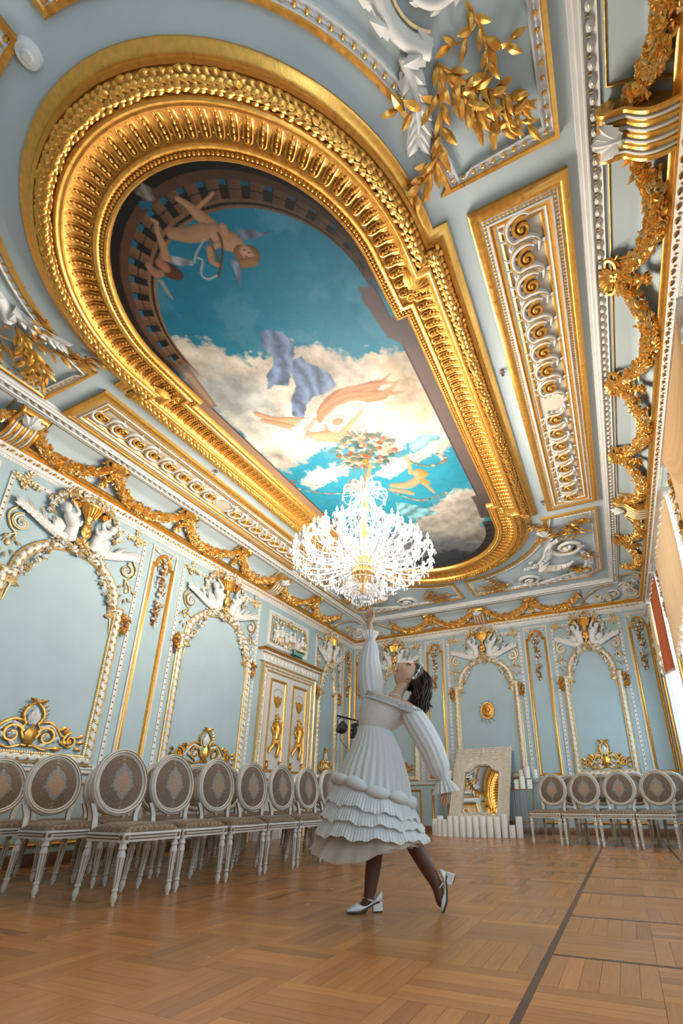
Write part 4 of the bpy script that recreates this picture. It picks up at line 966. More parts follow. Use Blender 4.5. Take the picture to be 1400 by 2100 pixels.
# ================================================================== ceiling painting (flat print: painted colours on a flat canvas)
def paint_canvas():
    def vn(shape_seed, X, Y, sc):
        r = np.random.default_rng(shape_seed); G = r.uniform(-1, 1, (64, 64))
        x = X * sc + 20; y = Y * sc + 20; i = np.floor(x).astype(int); j = np.floor(y).astype(int); fx = x - i; fy = y - j
        fx = fx * fx * (3 - 2 * fx); fy = fy * fy * (3 - 2 * fy); g = lambda a, b: G[a % 64, b % 64]
        return (g(i, j) * (1 - fx) + g(i + 1, j) * fx) * (1 - fy) + (g(i, j + 1) * (1 - fx) + g(i + 1, j + 1) * fx) * fy
    def fbm(seed, X, Y, sc, o=5):
        s = 0; a = 1.0; t = 0
        for k in range(o): s = s + a * vn(seed + k, X, Y, sc * 2 ** k); t += a; a *= 0.55
        return s / t
    def strip(y0, y1, h):
        nx = int(2.80 / h) + 1; ny = int((y1 - y0) / h) + 1
        x = np.linspace(XC - 1.40, XC + 1.40, nx); y = np.linspace(y0, y1, ny)
        A, B = np.meshgrid(x, y, indexing='ij'); return A, B
    def sd_poly(X, Y, P):
        P = np.asarray(P, float); ins = np.zeros(X.shape, bool); d = np.full(X.shape, 9.0)
        for a, b in zip(P, np.roll(P, -1, 0)):
            e = b - a; t = np.clip(((X - a[0]) * e[0] + (Y - a[1]) * e[1]) / (e @ e + 1e-12), 0, 1)
            d = np.minimum(d, np.hypot(X - a[0] - t * e[0], Y - a[1] - t * e[1]))
            c = ((a[1] > Y) != (b[1] > Y)) & (X < (b[0] - a[0]) * (Y - a[1]) / (b[1] - a[1] + 1e-12) + a[0]); ins ^= c
        return np.where(ins, -d, d)
    def box_of(P, pad): P = np.asarray(P); return P[:, 0].min() - pad, P[:, 0].max() + pad, P[:, 1].min() - pad, P[:, 1].max() + pad
    def srgb(*c): return np.array(lin(*c)[:3])
    def paint(X, Y):
        C = np.zeros(X.shape + (3,)); n1 = fbm(1, X, Y, 1.6); n2 = fbm(9, X, Y, 5.0); n3 = fbm(15, X, Y, 16.0, 3)
        def mix(mask, col):
            nonlocal C
            m = np.clip(mask, 0, 1)[..., None]; C = C * (1 - m) + np.asarray(col) * m
        def poly(P, col, soft=0.02, warp=0.0, shade=None, sub=True):
            x0, x1, y0, y1 = box_of(P, 0.15 + soft)
            s = (X > x0) & (X < x1) & (Y > y0) & (Y < y1)
            if not s.any(): return
            wx, wy = X[s] + warp * n2[s], Y[s] + warp * n3[s]
            d = sd_poly(wx, wy, P); m = np.clip(0.5 - d / soft, 0, 1)[:, None]
            c = np.asarray(col, float) * np.ones((s.sum(), 3))
            if shade is not None: c = c * np.clip(shade(X[s], Y[s], d), 0.2, 1.8)[:, None]
            C[s] = C[s] * (1 - m) + c * m
        def stroke(P, col, lx=-0.5, soft=0.008, hi=0.45):
            """A limb: polyline of (x, y, radius), painted round."""
            Q = cat(np.asarray(P, float), 6); x0, x1, y0, y1 = box_of(Q, Q[:, 2].max() + 0.03)
            s = (X > x0) & (X < x1) & (Y > y0) & (Y < y1)
            if not s.any(): return
            xs, ys = X[s], Y[s]; best = np.full(xs.shape, 9.0); side = np.zeros(xs.shape); R = np.ones(xs.shape)
            for a, b in zip(Q[:-1], Q[1:]):
                e = b[:2] - a[:2]; t = np.clip(((xs - a[0]) * e[0] + (ys - a[1]) * e[1]) / (e @ e + 1e-12), 0, 1)
                dx, dy = xs - a[0] - t * e[0], ys - a[1] - t * e[1]; r = a[2] + t * (b[2] - a[2]); d = np.hypot(dx, dy) - r; k = d < best
                best = np.where(k, d, best); side = np.where(k, (dx * lx + dy * 0.6) / np.maximum(r, 1e-4), side); R = np.where(k, r, R)
            m = np.clip(0.5 - best / soft, 0, 1)[:, None]
            sh = 0.86 + hi * 0.5 * np.clip(side, -1, 1) - 0.25 * np.clip(1 + best / R, 0, 1) ** 3
            C[s] = C[s] * (1 - m) + np.asarray(col) * np.clip(sh, 0.3, 1.5)[:, None] * m
        # sky
        t = np.clip((Y - 1.2) / 6.6, 0, 1)[..., None]
        C[:] = srgb(26, 118, 146) * (1 - t) + srgb(64, 166, 184) * t
        C *= (1 + 0.10 * n1 + 0.06 * n2 + 0.05 * n3)[..., None]
        mix(np.clip((fbm(40, X, Y, 2.2) - 0.10) * 0.8, 0, 0.14), srgb(150, 185, 190))
        # clouds
        cl = lambda x, y, d: 0.80 + 0.52 * fbm(60, x, y, 3.4) + 0.20 * fbm(70, x, y, 11) + 0.12 * np.clip(1 + d / 0.25, 0, 1)
        cream, warm, greyc = srgb(232, 219, 202), srgb(226, 200, 172), srgb(196, 196, 192)
        poly([(-3.610, 2.236), (-3.306, 2.326), (-3.093, 2.472), (-2.992, 2.643), (-2.945, 2.775), (-2.693, 2.779), (-2.372, 2.800), (-2.168, 2.936), (-1.915, 3.198), (-1.546, 3.257), (-1.348, 3.372), (-1.243, 3.742), (-1.247, 4.728), (-1.492, 5.072), (-1.776, 4.632), (-2.182, 4.756), (-2.387, 4.303), (-2.695, 4.211), (-3.138, 4.318), (-3.640, 4.461), (-3.790, 3.913), (-3.679, 3.088), (-3.644, 2.720)], cream, 0.09, 0.14, cl)
        poly([(-3.570, 2.682), (-3.187, 2.787), (-3.022, 3.151), (-2.985, 3.658), (-3.411, 3.834), (-3.635, 3.542), (-3.679, 3.088)], greyc, 0.25, 0.2, cl)
        poly([(-1.742, 3.310), (-1.390, 3.405), (-1.289, 3.866), (-1.416, 4.556), (-1.670, 4.534), (-1.806, 3.942)], warm, 0.22, 0.2, cl)
        poly([(-3.364, 3.398), (-2.938, 3.593), (-2.729, 4.146), (-3.286, 4.305), (-3.526, 4.087)], srgb(238, 228, 214), 0.2, 0.15, cl)
        poly([(-3.644, 4.728), (-3.309, 4.577), (-2.917, 4.585), (-2.495, 4.506), (-2.306, 4.490), (-2.642, 4.711), (-3.110, 4.910), (-3.548, 4.940)], cream, 0.06, 0.10, cl)
        poly([(-2.610, 5.017), (-2.223, 4.847), (-1.846, 4.804), (-1.588, 4.668), (-1.609, 4.912), (-1.939, 5.033), (-2.379, 5.184)], cream, 0.05, 0.08, cl)
        poly([(-2.032, 6.082), (-1.647, 5.880), (-1.360, 5.933), (-1.200, 6.181), (-1.278, 6.655), (-1.504, 6.903), (-1.385, 7.268), (-1.487, 7.884), (-2.525, 7.716), (-2.927, 7.117), (-2.563, 6.465)], srgb(226, 214, 198), 0.08, 0.12, cl)
        poly([(-3.221, 6.600), (-2.508, 6.661), (-1.943, 7.378), (-1.384, 7.636), (-1.691, 8.550), (-2.768, 8.410), (-3.581, 7.790)], srgb(168, 170, 172), 0.2, 0.15, cl)
        poly([(-3.192, 7.625), (-2.659, 7.547), (-2.184, 7.561), (-1.839, 7.991), (-1.425, 7.813), (-1.704, 9.030), (-3.445, 8.479)], srgb(92, 98, 104), 0.12, 0.12, cl)
        # blue drapery with folds
        fold = lambda k, ph: (lambda x, y, d: 0.84 + 0.30 * np.sin((x * math.cos(ph) + y * math.sin(ph)) * k * 1.3 + 7 * fbm(33, x, y, 2.5)) + 0.30 * fbm(35, x, y, 7))
        dr = srgb(128, 146, 176)
        poly([(-2.603, 2.551), (-2.493, 2.578), (-2.380, 2.647), (-2.365, 2.773), (-2.431, 2.898), (-2.579, 3.063), (-2.728, 3.225), (-2.869, 3.146), (-2.982, 3.170), (-2.864, 3.004), (-2.678, 2.897), (-2.632, 2.788), (-2.692, 2.722)], dr, 0.012, 0.02, fold(20, 0.6))
        poly([(-2.485, 2.958), (-2.367, 2.947), (-2.368, 3.038), (-2.291, 3.126), (-2.218, 3.284), (-2.244, 3.431), (-2.402, 3.480), (-2.575, 3.463), (-2.711, 3.546), (-2.846, 3.704), (-2.947, 3.606), (-2.825, 3.397), (-2.651, 3.246), (-2.598, 3.090)], dr * 0.92, 0.012, 0.02, fold(24, 0.2))
        # flying woman with veil and hair
        skin = srgb(224, 176, 138)
        stroke([(-3.322, 3.400, 0.035), (-3.200, 3.560, 0.045), (-2.994, 3.672, 0.06), (-2.750, 3.837, 0.085)], skin); stroke([(-3.319, 3.524, 0.03), (-3.107, 3.728, 0.05), (-2.888, 3.939, 0.075)], skin * 0.95)
        poly([(-3.109, 3.782), (-2.886, 3.721), (-2.626, 3.752), (-2.477, 3.961), (-2.579, 4.137), (-2.867, 4.132), (-3.013, 4.016)], srgb(226, 214, 200), 0.03, 0.03, fold(26, 1.0))
        stroke([(-2.922, 3.990, 0.06), (-2.706, 4.108, 0.11), (-2.536, 4.186, 0.1)], skin)
        hair = srgb(192, 134, 98)
        for k in range(16):
            stroke([(a[0] + 0.022 * (k - 8) * q / 5 + 0.02 * math.sin(k * 3 + q), a[1] + (0.02 + 0.025 * q) * math.sin(k * 1.7 + q * 0.6), a[2] * 0.42) for q, a in enumerate( [(-2.696, 3.808, 0.03), (-2.550, 3.685, 0.06), (-2.272, 3.609, 0.09), (-2.044, 3.659, 0.08), (-1.842, 3.689, 0.05), (-1.713, 3.688, 0.012)])], hair * (0.75 + 0.045 * k), soft=0.03)
        for k in range(5):
            stroke([(a[0] + 0.05 * k - 0.1, a[1] + 0.05 * math.cos(k * 2.1), a[2]) for a in [(-2.458, 3.812, 0.02), (-2.320, 3.749, 0.03), (-2.163, 3.820, 0.025), (-2.095, 3.978, 0.02)]], srgb(240, 226, 208), soft=0.04)
        stroke([(-2.554, 3.927, 0.1), (-2.463, 3.914, 0.1)], srgb(236, 226, 214)); stroke([(-2.523, 3.922, 0.055), (-2.478, 3.916, 0.05)], srgb(206, 156, 124)); stroke([(-2.661, 3.987, 0.02), (-2.605, 4.059, 0.02), (-2.440, 4.042, 0.02), (-2.358, 3.945, 0.015)], srgb(200, 190, 180), soft=0.02); stroke([(-2.571, 4.122, 0.035), (-2.387, 4.021, 0.03), (-2.151, 3.884, 0.02)], skin)
        # bouquet
        r = np.random.default_rng(8)
        cols = [(170, 190, 186), (214, 150, 116), (206, 96, 60), (226, 200, 166), (104, 130, 106), (78, 104, 88), (232, 214, 180), (186, 118, 104), (96, 118, 110)]
        B = np.array([(-2.425, 4.539), (-2.790, 4.371), (-2.033, 4.666), (-2.278, 4.256), (-2.596, 4.869)]); ex = (B[2] - B[1]) / 2; ey = (B[4] - B[3]) / 2
        for k in range(230):
            a, q = r.uniform(0, 2 * PI), math.sqrt(r.uniform(0, 1)); c = B[0] + ex * q * math.cos(a) + ey * q * math.sin(a)
            stroke([(c[0] - 0.01, c[1], r.uniform(0.015, 0.042)), (c[0] + 0.01, c[1] + 0.01, r.uniform(0.015, 0.042))], srgb(*cols[r.integers(len(cols))]), soft=0.014)
        for k in range(40):
            a = r.uniform(0, 2 * PI); c = B[0] + 0.95 * ex * math.cos(a) + 0.95 * ey * math.sin(a); e = B[0] + 1.25 * ex * math.cos(a) + 1.25 * ey * math.sin(a)
            stroke([(*c, 0.012), (*((c + e) / 2), 0.008), (*e, 0.003)], srgb(120, 140, 132))
        # garland and putti at the far end
        gl = srgb(150, 172, 160)
        for P in ([(-2.026, 4.860, 0.02), (-1.939, 5.033, 0.02), (-1.773, 5.166, 0.02), (-1.595, 5.168, 0.02), (-1.520, 5.092, 0.02), (-1.596, 4.971, 0.015)], [(-3.688, 4.645, 0.012), (-3.751, 4.807, 0.014), (-3.582, 4.991, 0.014), (-3.341, 5.156, 0.014), (-2.994, 5.288, 0.014)], [(-2.501, 5.448, 0.02), (-2.316, 5.765, 0.02), (-2.125, 5.895, 0.022), (-1.797, 5.866, 0.02), (-1.756, 5.858, 0.01)]):
            stroke(P, gl, soft=0.03)
            Q = cat(np.array(P), 8)
            for q in Q[::2]: stroke([(q[0], q[1], 0.016), (q[0] + 0.012, q[1] + 0.01, 0.014)], srgb(*cols[r.integers(len(cols))]), soft=0.02)
        pk = srgb(228, 176, 134)
        stroke([(-2.418, 5.355, 0.05), (-2.222, 5.445, 0.08), (-2.048, 5.398, 0.08)], pk); stroke([(-2.048, 5.398, 0.08), (-1.962, 5.314, 0.07)], pk); stroke([(-2.491, 5.426, 0.03), (-2.316, 5.573, 0.045), (-2.234, 5.665, 0.04)], pk)
        stroke([(-2.068, 5.206, 0.035), (-2.012, 4.999, 0.028), (-1.978, 4.850, 0.02)], pk); stroke([(-1.985, 5.490, 0.035), (-1.948, 5.636, 0.028), (-1.923, 5.780, 0.02)], pk)
        stroke([(-1.960, 5.232, 0.07), (-1.912, 5.301, 0.07)], srgb(222, 158, 84)); stroke([(-1.964, 5.437, 0.05), (-1.920, 5.520, 0.03)], srgb(226, 166, 92)); stroke([(-1.997, 5.214, 0.05), (-2.001, 5.260, 0.05)], pk)
        stroke([(-3.035, 5.136, 0.05), (-2.876, 5.145, 0.06), (-2.725, 5.088, 0.05)], pk); stroke([(-2.712, 5.093, 0.03), (-2.579, 4.912, 0.025), (-2.489, 4.781, 0.015)], pk); stroke([(-2.932, 5.055, 0.05), (-2.883, 5.053, 0.05)], srgb(206, 140, 96))
        lb = srgb(150, 205, 212)
        poly([(-1.833, 4.636), (-1.714, 4.562), (-1.551, 4.570), (-1.453, 4.662), (-1.445, 4.734), (-1.575, 4.724), (-1.704, 4.796), (-1.857, 4.830), (-1.891, 4.710)], lb, 0.015, 0.03, fold(26, 1.1))
        poly([(-2.563, 5.765), (-2.311, 5.954), (-2.149, 6.177), (-2.026, 6.341), (-2.213, 6.349), (-2.526, 6.269), (-2.650, 6.054)], lb, 0.02, 0.03, fold(30, 1.3))
        # painted balustrade at the near end
        sx, sy, sr = XC + 0.08, 2.60, 1.05
        ax, ay = X - XC, Y - 2.41; ro = np.hypot(ax, ay); th = np.arctan2(ay, ax)
        dsx, dsy = np.cos(th), np.sin(th); bx, by = XC - sx, 2.41 - sy; bb = bx * dsx + by * dsy
        ri = -bb + np.sqrt(np.maximum(bb * bb - (bx * bx + by * by - sr * sr), 0)); Ro = 1.235
        q = np.clip((Ro - ro) / np.maximum(Ro - ri, 0.02), -1, 3)          # 0 at the frame, 1 at the sky
        ring = (q < 1) & (Y < 2.75)
        fade = np.clip((2.75 - Y) / 0.25, 0, 1)
        brown, dark, tan = srgb(116, 82, 60), srgb(34, 24, 20), srgb(150, 112, 84)
        col = np.zeros(X.shape + (3,)); col[:] = brown
        ph = (th * 180 / PI + 360) % 360; f = (ph / 9.0 + 0.25) % 1.0
        gap = (f < 0.42) & (q > 0.42) & (q < 0.80)
        col = np.where((q < 0.24)[..., None], dark, col); col = np.where(((q >= 0.24) & (q < 0.42))[..., None], srgb(104, 74, 54), col)
        col = np.where(((q >= 0.42) & (q < 0.80))[..., None], srgb(122, 90, 66) * (0.8 + 0.5 * ((f - 0.42) / 0.58))[..., None], col)
        col = np.where(gap[..., None], dark * 0.8, col); col = np.where((gap & (q < 0.52) & (f < 0.36))[..., None], srgb(36, 112, 140), col)
        col = np.where((np.abs(q - 0.61) < 0.012)[..., None] & ~gap[..., None], dark, col)
        col = np.where((q >= 0.80)[..., None], tan * 0.85, col); col = np.where(((q > 0.87) & (q < 0.93))[..., None], dark * 1.4, col); col = np.where((q > 0.96)[..., None], tan, col)
        side = 0.75 + 0.45 * np.clip(-np.cos(th) * 0.8 + 0.2, -0.6, 0.8)
        mix(np.where(ring, fade, 0), col * (side * (1 + 0.1 * n3))[..., None])
        # painted border along the straight sides and the far end
        dl = X - (XC - 1.335); drt = (XC + 1.335) - X; st = (Y > 2.6) & (Y < 6.7)
        mix(np.where(st & (dl < 0.13), 1, 0), srgb(176, 142, 116)); mix(np.where(st & (dl > 0.105) & (dl < 0.13), 1, 0), srgb(96, 70, 56))
        mix(np.where(st & (drt < 0.17) & (Y > 3.2), 1, 0), srgb(122, 104, 98)); mix(np.where(st & (drt > 0.15) & (drt < 0.17), 1, 0), srgb(84, 70, 68))
        poly([(-1.491, 2.572), (-1.381, 2.598), (-1.347, 2.947), (-1.115, 2.999), (-1.187, 3.308), (-1.287, 3.356), (-1.457, 3.126), (-1.515, 2.712)], srgb(112, 98, 96), 0.02, 0.02)
        poly([(-3.645, 2.564), (-3.560, 2.617), (-3.663, 3.111), (-3.775, 3.110), (-3.777, 2.923)], srgb(160, 128, 108), 0.01); poly([(-3.656, 2.601), (-3.594, 2.636), (-3.679, 3.088), (-3.731, 3.080)], srgb(186, 156, 132), 0.01)
        poly([(-1.447, 6.109), (-1.185, 6.120), (-1.290, 6.806), (-1.466, 6.757), (-1.438, 6.355)], srgb(110, 96, 92), 0.015)
        ro2 = np.hypot(X - XC, Y - 6.99); far = (Y > 6.9) & (ro2 > 1.06) & (X > XC - 0.1)
        mix(np.where(far, np.clip((X - XC) / 0.7, 0, 1), 0), srgb(92, 80, 76)); th2 = np.arctan2(Y - 6.99, X - XC) * 180 / PI
        mix(np.where(far & (ro2 < 1.16) & ((th2 / 9) % 1 < 0.45), np.clip((X - XC) / 0.7, 0, 1), 0), srgb(62, 54, 52))
        # near putti leaning on the balustrade
        sk = srgb(196, 152, 120)
        stroke([(-2.434, 1.391, 0.022), (-2.395, 1.451, 0.03), (-2.377, 1.518, 0.045), (-2.345, 1.604, 0.055), (-2.325, 1.690, 0.06)], sk); stroke([(-2.670, 1.546, 0.05), (-2.562, 1.611, 0.06), (-2.415, 1.649, 0.07)], sk * 0.9); stroke([(-2.339, 1.495, 0.014), (-2.228, 1.484, 0.014), (-2.157, 1.471, 0.01)], sk)
        stroke([(-2.343, 1.682, 0.07), (-2.309, 1.757, 0.085), (-2.257, 1.814, 0.08)], sk); stroke([(-2.252, 1.684, 0.03), (-2.302, 1.761, 0.028), (-2.424, 1.767, 0.022)], sk); stroke([(-2.475, 1.765, 0.03), (-2.528, 1.848, 0.028), (-2.492, 1.909, 0.02)], sk * 0.9)
        stroke([(-2.255, 1.907, 0.07), (-2.188, 1.946, 0.075)], srgb(150, 112, 74)); stroke([(-2.215, 1.904, 0.05), (-2.211, 1.935, 0.05)], srgb(206, 164, 132)); stroke([(-2.301, 1.973, 0.04), (-2.206, 1.998, 0.04)], srgb(160, 120, 80))
        for (x, y) in [(-2.218, 1.894), (-2.197, 1.925)]: stroke([(x, y, 0.006), (x + 0.006, y, 0.006)], srgb(60, 40, 30))
        stroke([(-2.242, 1.934, 0.006), (-2.232, 1.947, 0.006)], srgb(150, 80, 70))
        poly([(-2.171, 1.740), (-2.109, 1.761), (-2.017, 1.830), (-1.930, 1.881), (-2.029, 1.876), (-2.152, 1.841), (-2.207, 1.804)], srgb(120, 130, 150), 0.012, 0.02, fold(40, 0.4)); poly([(-2.380, 1.893), (-2.337, 1.935), (-2.368, 2.032), (-2.464, 2.131), (-2.427, 2.006)], srgb(138, 150, 172), 0.012, 0.02, fold(40, 1.0))
        stroke([(-2.322, 1.704, 0.012), (-2.354, 1.778, 0.01), (-2.437, 1.867, 0.009), (-2.586, 1.980, 0.008)], srgb(96, 70, 44)); stroke([(-2.419, 1.708, 0.01), (-2.451, 1.796, 0.01), (-2.477, 1.893, 0.008)], srgb(120, 92, 62))
        stroke([(-2.727, 1.442, 0.016), (-2.774, 1.507, 0.024), (-2.813, 1.591, 0.032), (-2.874, 1.669, 0.04)], sk); stroke([(-2.732, 1.409, 0.014), (-2.714, 1.440, 0.016)], sk)
        stroke([(-2.961, 1.696, 0.06), (-2.921, 1.764, 0.07), (-2.894, 1.803, 0.055)], srgb(104, 66, 44)); stroke([(-2.944, 1.681, 0.045), (-2.940, 1.719, 0.045)], srgb(186, 134, 104)); stroke([(-3.057, 1.652, 0.03), (-3.059, 1.719, 0.04), (-3.012, 1.740, 0.03)], sk * 0.85)
        poly([(-2.818, 1.660), (-2.754, 1.715), (-2.680, 1.779), (-2.700, 1.814), (-2.807, 1.765), (-2.854, 1.713)], srgb(168, 168, 170), 0.01, 0.015, fold(40, 0.8)); poly([(-3.085, 1.763), (-3.045, 1.795), (-3.074, 1.903), (-3.112, 1.976), (-3.113, 1.910)], srgb(150, 150, 150), 0.01, 0.015)
        stroke([(-2.678, 1.793, 0.008), (-2.609, 1.747, 0.008), (-2.535, 1.717, 0.007), (-2.463, 1.688, 0.006)], srgb(186, 190, 190)); stroke([(-2.621, 1.775, 0.008), (-2.600, 1.815, 0.009), (-2.692, 1.885, 0.008), (-2.679, 1.947, 0.009), (-2.579, 1.960, 0.008)], srgb(186, 190, 190))
        poly([(-2.668, 1.206), (-2.609, 1.208), (-2.569, 1.261), (-2.607, 1.302), (-2.674, 1.297), (-2.701, 1.249)], srgb(140, 140, 128), 0.02, 0.04, fold(60, 0.5)); poly([(-2.718, 1.277), (-2.626, 1.318), (-2.682, 1.358), (-2.753, 1.318)], srgb(40, 106, 136), 0.01)
        C[:] = np.clip(0.46 * C ** 1.10 * (1 + 0.05 * n3 + 0.04 * n2)[..., None], 0.004, 1)
        return C
    mb = MB()
    for y0, y1, h in ((1.12, 3.0, 0.0072), (3.0, 8.28, 0.0105)):
        A, B = strip(y0, y1, h); C = paint(A, B); n, m = A.shape
        ri = 1.335
        ins = lambda x, y: (np.abs(x - XC) < 1.36) & ((np.abs(y - YC) < 2.29) | (np.hypot(x - XC, np.abs(y - YC) - 2.29) < 1.30))
        f = grid_faces(n, m); a, b = A.ravel(), B.ravel(); keep = ins(a[f].mean(1), b[f].mean(1))
        mb.add(np.stack([a, -b, np.full(a.shape, 0.004)], 1), f[keep], 0, C.reshape(-1, 3))
    return mb
PAINT = mat('fresco_paint', (0.5, 0.5, 0.5, 1), 0.6, attr='Col', noise=0.04, nscale=30, bump=0.04, bscale=120, spec=0.2)
pm = paint_canvas()
painting = pm.build('ceiling_painting', [PAINT], None, MCEIL, colors=True, smooth=False)
tag(painting, 'ceiling painting of winged cupids and a flying woman among clouds in blue sky', 'painting')
# ================================================================== oval-backed chairs (front towards -y, width along x)
CHW = mat('ivory_chair_paint', (0.62, 0.575, 0.50, 1), 0.38, noise=0.08, nscale=14, spec=0.5)
CHL = mat('brown_antique_line', (0.19, 0.115, 0.05, 1), 0.45, noise=0.15, nscale=20)
FAB = mat('brown_damask', (0.2, 0.13, 0.08, 1), 0.75, attr='Col', noise=0.16, nscale=160, sheen=0.15, spec=0.3)
def fluted(mb, prof, c, seg=24, tilt=(0, 0)):
    """Turned leg with dark flutes; prof rows (z, r, fluted?)."""
    a = np.linspace(0, 2 * PI, seg, endpoint=False); V = []; flag = []
    for z, r, fl in prof:
        rr = r * (np.where(np.arange(seg) % 4 < 2, 1.0, 0.84) if fl else np.ones(seg))
        V.append(np.stack([c[0] + rr * np.cos(a) + tilt[0] * (z - 0.4), c[1] + rr * np.sin(a) + tilt[1] * (z - 0.4), np.full(seg, c[2] + z)], 1)); flag.append(fl)
    f = grid_faces(len(prof), seg, False, True); j = np.tile(np.arange(seg), len(prof) - 1); i = np.repeat(np.arange(len(prof) - 1), seg)
    dark = np.array([flag[q] and flag[q + 1] for q in range(len(prof) - 1)])[i] & (j % 4 == 2)
    return mb.add(np.concatenate(V), f, dark.astype(int))
LEGP = [(0.385, 0.020, 0), (0.36, 0.021, 0), (0.352, 0.027, 0), (0.342, 0.027, 0), (0.335, 0.019, 0), (0.322, 0.022, 0), (0.305, 0.028, 0), (0.29, 0.026, 0), (0.288, 0.0255, 1), (0.105, 0.0165, 1), (0.10, 0.0165, 0), (0.097, 0.0215, 0), (0.088, 0.0215, 0), (0.082, 0.015, 0), (0.068, 0.017, 0), (0.05, 0.021, 0), (0.035, 0.0195, 0), (0.012, 0.012, 0), (0.0, 0.011, 0), (0.0, 0.001, 0)]
def make_chair():
    t = thing('oval_back_chair', '', 'chair')
    FW, BW, FY, BY = 0.245, 0.205, -0.225, 0.215
    path = ccw(np.array([(-FW, FY), (-0.12, FY - 0.012), (0, FY - 0.018), (0.12, FY - 0.012), (FW, FY), (BW, BY), (-BW, BY)]))
    mb = MB()
    for prof, mt in (([(0.06, 0.385), (0.0, 0.385), (-0.002, 0.40)], 0), ([(-0.002, 0.40), (0.004, 0.402), (0.004, 0.406), (-0.002, 0.408)], 1), ([(-0.002, 0.408), (-0.004, 0.42)], 0), ([(-0.004, 0.42), (0.003, 0.422), (0.003, 0.427), (-0.004, 0.43)], 1), ([(-0.004, 0.43), (0.0, 0.445), (0.05, 0.446)], 0)):
        V, f = sweep2(path, prof, True); mb.add(V, f, mt)
    fr = mb.build('seat_frame', [CHW, CHL], t)
    for s in (-1, 1):
        mb = MB(); cbox(mb, (s * (FW - 0.022), FY + 0.022, 0.412), (0.052, 0.052, 0.07), 0, 0.003); fluted(mb, LEGP, (s * (FW - 0.022), FY + 0.022, 0)); lg = mb.build('leg', [CHW, CHL], t)
        for q, ax in (((s * (FW - 0.022), FY - 0.004, 0.415), 0), ((s * (FW + 0.004), FY + 0.022, 0.415), 1)):
            a = np.linspace(0, 2 * PI, 13); r = 0.015; mb = MB()
            P = np.stack([q[0] + r * np.cos(a), np.full(13, q[1]), q[2] + r * np.sin(a)], 1) if ax == 0 else np.stack([np.full(13, q[0]), q[1] + r * np.cos(a), q[2] + r * np.sin(a)], 1)
            add_tube(mb, P, 0.003, 5, 0, False); ball(mb, q, (0.0125, 0.0035, 0.0125) if ax == 0 else (0.0035, 0.0125, 0.0125), 0, 8, 5); mb.build('rosette', [CHL], lg)
    for s in (-1, 1):
        mb = MB(); fluted(mb, LEGP, (s * (BW - 0.02), BY - 0.02, 0), tilt=(0.0, -0.13)); mb.build('leg', [CHW, CHL], t)
    # cushion with a woven scale pattern
    n = 40; s_, t_ = np.meshgrid(np.linspace(-1, 1, n), np.linspace(-1, 1, n), indexing='ij')
    w_ = (FW + BW) / 2 - (FW - BW) / 2 * t_ - 0.004; X = s_ * w_; Y = (FY + BY) / 2 + t_ * (BY - FY - 0.01) / 2 - 0.014 * (1 - s_ ** 2) * (t_ < 0) * -t_
    Z = 0.447 + 0.062 * np.clip((1 - np.abs(s_) ** 5) * (1 - np.abs(t_) ** 5), 0, 1) ** 0.6
    r0 = (Y * 22); k = np.floor(r0); fx = (X * 22 + 0.5 * (k % 2)); d = np.hypot((fx % 1) - 0.5, (r0 % 1) * 0.9)
    line = np.clip(1 - np.abs(d - 0.48) / 0.12, 0, 1)[..., None]; dot = np.clip(1 - d / 0.16, 0, 1)[..., None]
    col = np.array([0.155, 0.098, 0.058]) * (1 - line) + np.array([0.40, 0.29, 0.17]) * line; col = col * (1 - 0.5 * dot) + np.array([0.30, 0.21, 0.13]) * 0.5 * dot
    mb = MB(); mb.add(np.stack([X, Y, Z], -1).reshape(-1, 3), grid_faces(n, n), 0, col.reshape(-1, 3)); mb.build('seat_cushion', [FAB], t, colors=True, angle=80)
    # oval back, tilted slightly backwards
    Mb = Matrix.Translation((0, BY + 0.012, 0.785)) @ Matrix.Rotation(math.radians(-7), 4, 'X') @ Matrix(((1, 0, 0, 0), (0, 0, -1, 0), (0, 1, 0, 0), (0, 0, 0, 1)))
    a = np.linspace(0, 2 * PI, 48, endpoint=False); E = np.stack([0.238 * np.cos(a), 0.255 * np.sin(a) * (1 + 0.05 * np.sin(a))], 1)
    mb = MB()
    for prof, mt in (([(0.0, -0.018), (0.0, 0.012), (0.008, 0.02)], 0), ([(0.008, 0.02), (0.012, 0.016), (0.014, 0.016)], 1), ([(0.014, 0.016), (0.02, 0.022), (0.027, 0.02), (0.029, 0.013)], 0), ([(0.029, 0.013), (0.032, 0.011), (0.034, 0.011)], 1), ([(0.034, 0.011), (0.04, 0.015), (0.045, 0.008), (0.05, 0.004)], 0), ([(0.05, -0.016), (0.0, -0.018)], 0)):
        V, f = sweep2(E, prof, True); mb.add(V, f, mt)
    bf = mb.build('backrest_frame', [CHW, CHL], t, Mb, angle=30)
    # upholstered oval with a damask medallion
    nr, na = 26, 72; R, A = np.meshgrid(np.linspace(0, 1, nr), np.linspace(0, 2 * PI, na, endpoint=False), indexing='ij')
    x = R * 0.193 * np.cos(A); y = R * 0.207 * np.sin(A) * (1 + 0.05 * np.sin(A)); z = 0.004 + 0.022 * (1 - R ** 2.2)
    yy_ = y - 0.01; th = np.arctan2(yy_, x); rr = np.hypot(x / 0.72, yy_)
    rp = 0.006 * np.sin(yy_ * 190); shield = np.abs(x) < np.interp(yy_, [-0.135, -0.11, -0.07, -0.03, 0.0, 0.05, 0.09, 0.125, 0.15], [0, 0.035, 0.055, 0.098, 0.085, 0.082, 0.055, 0.02, 0]) + rp; med = np.abs(x) < np.interp(yy_, [-0.105, -0.08, -0.04, 0.0, 0.04, 0.08, 0.11], [0, 0.035, 0.062, 0.070, 0.048, 0.022, 0]) + rp
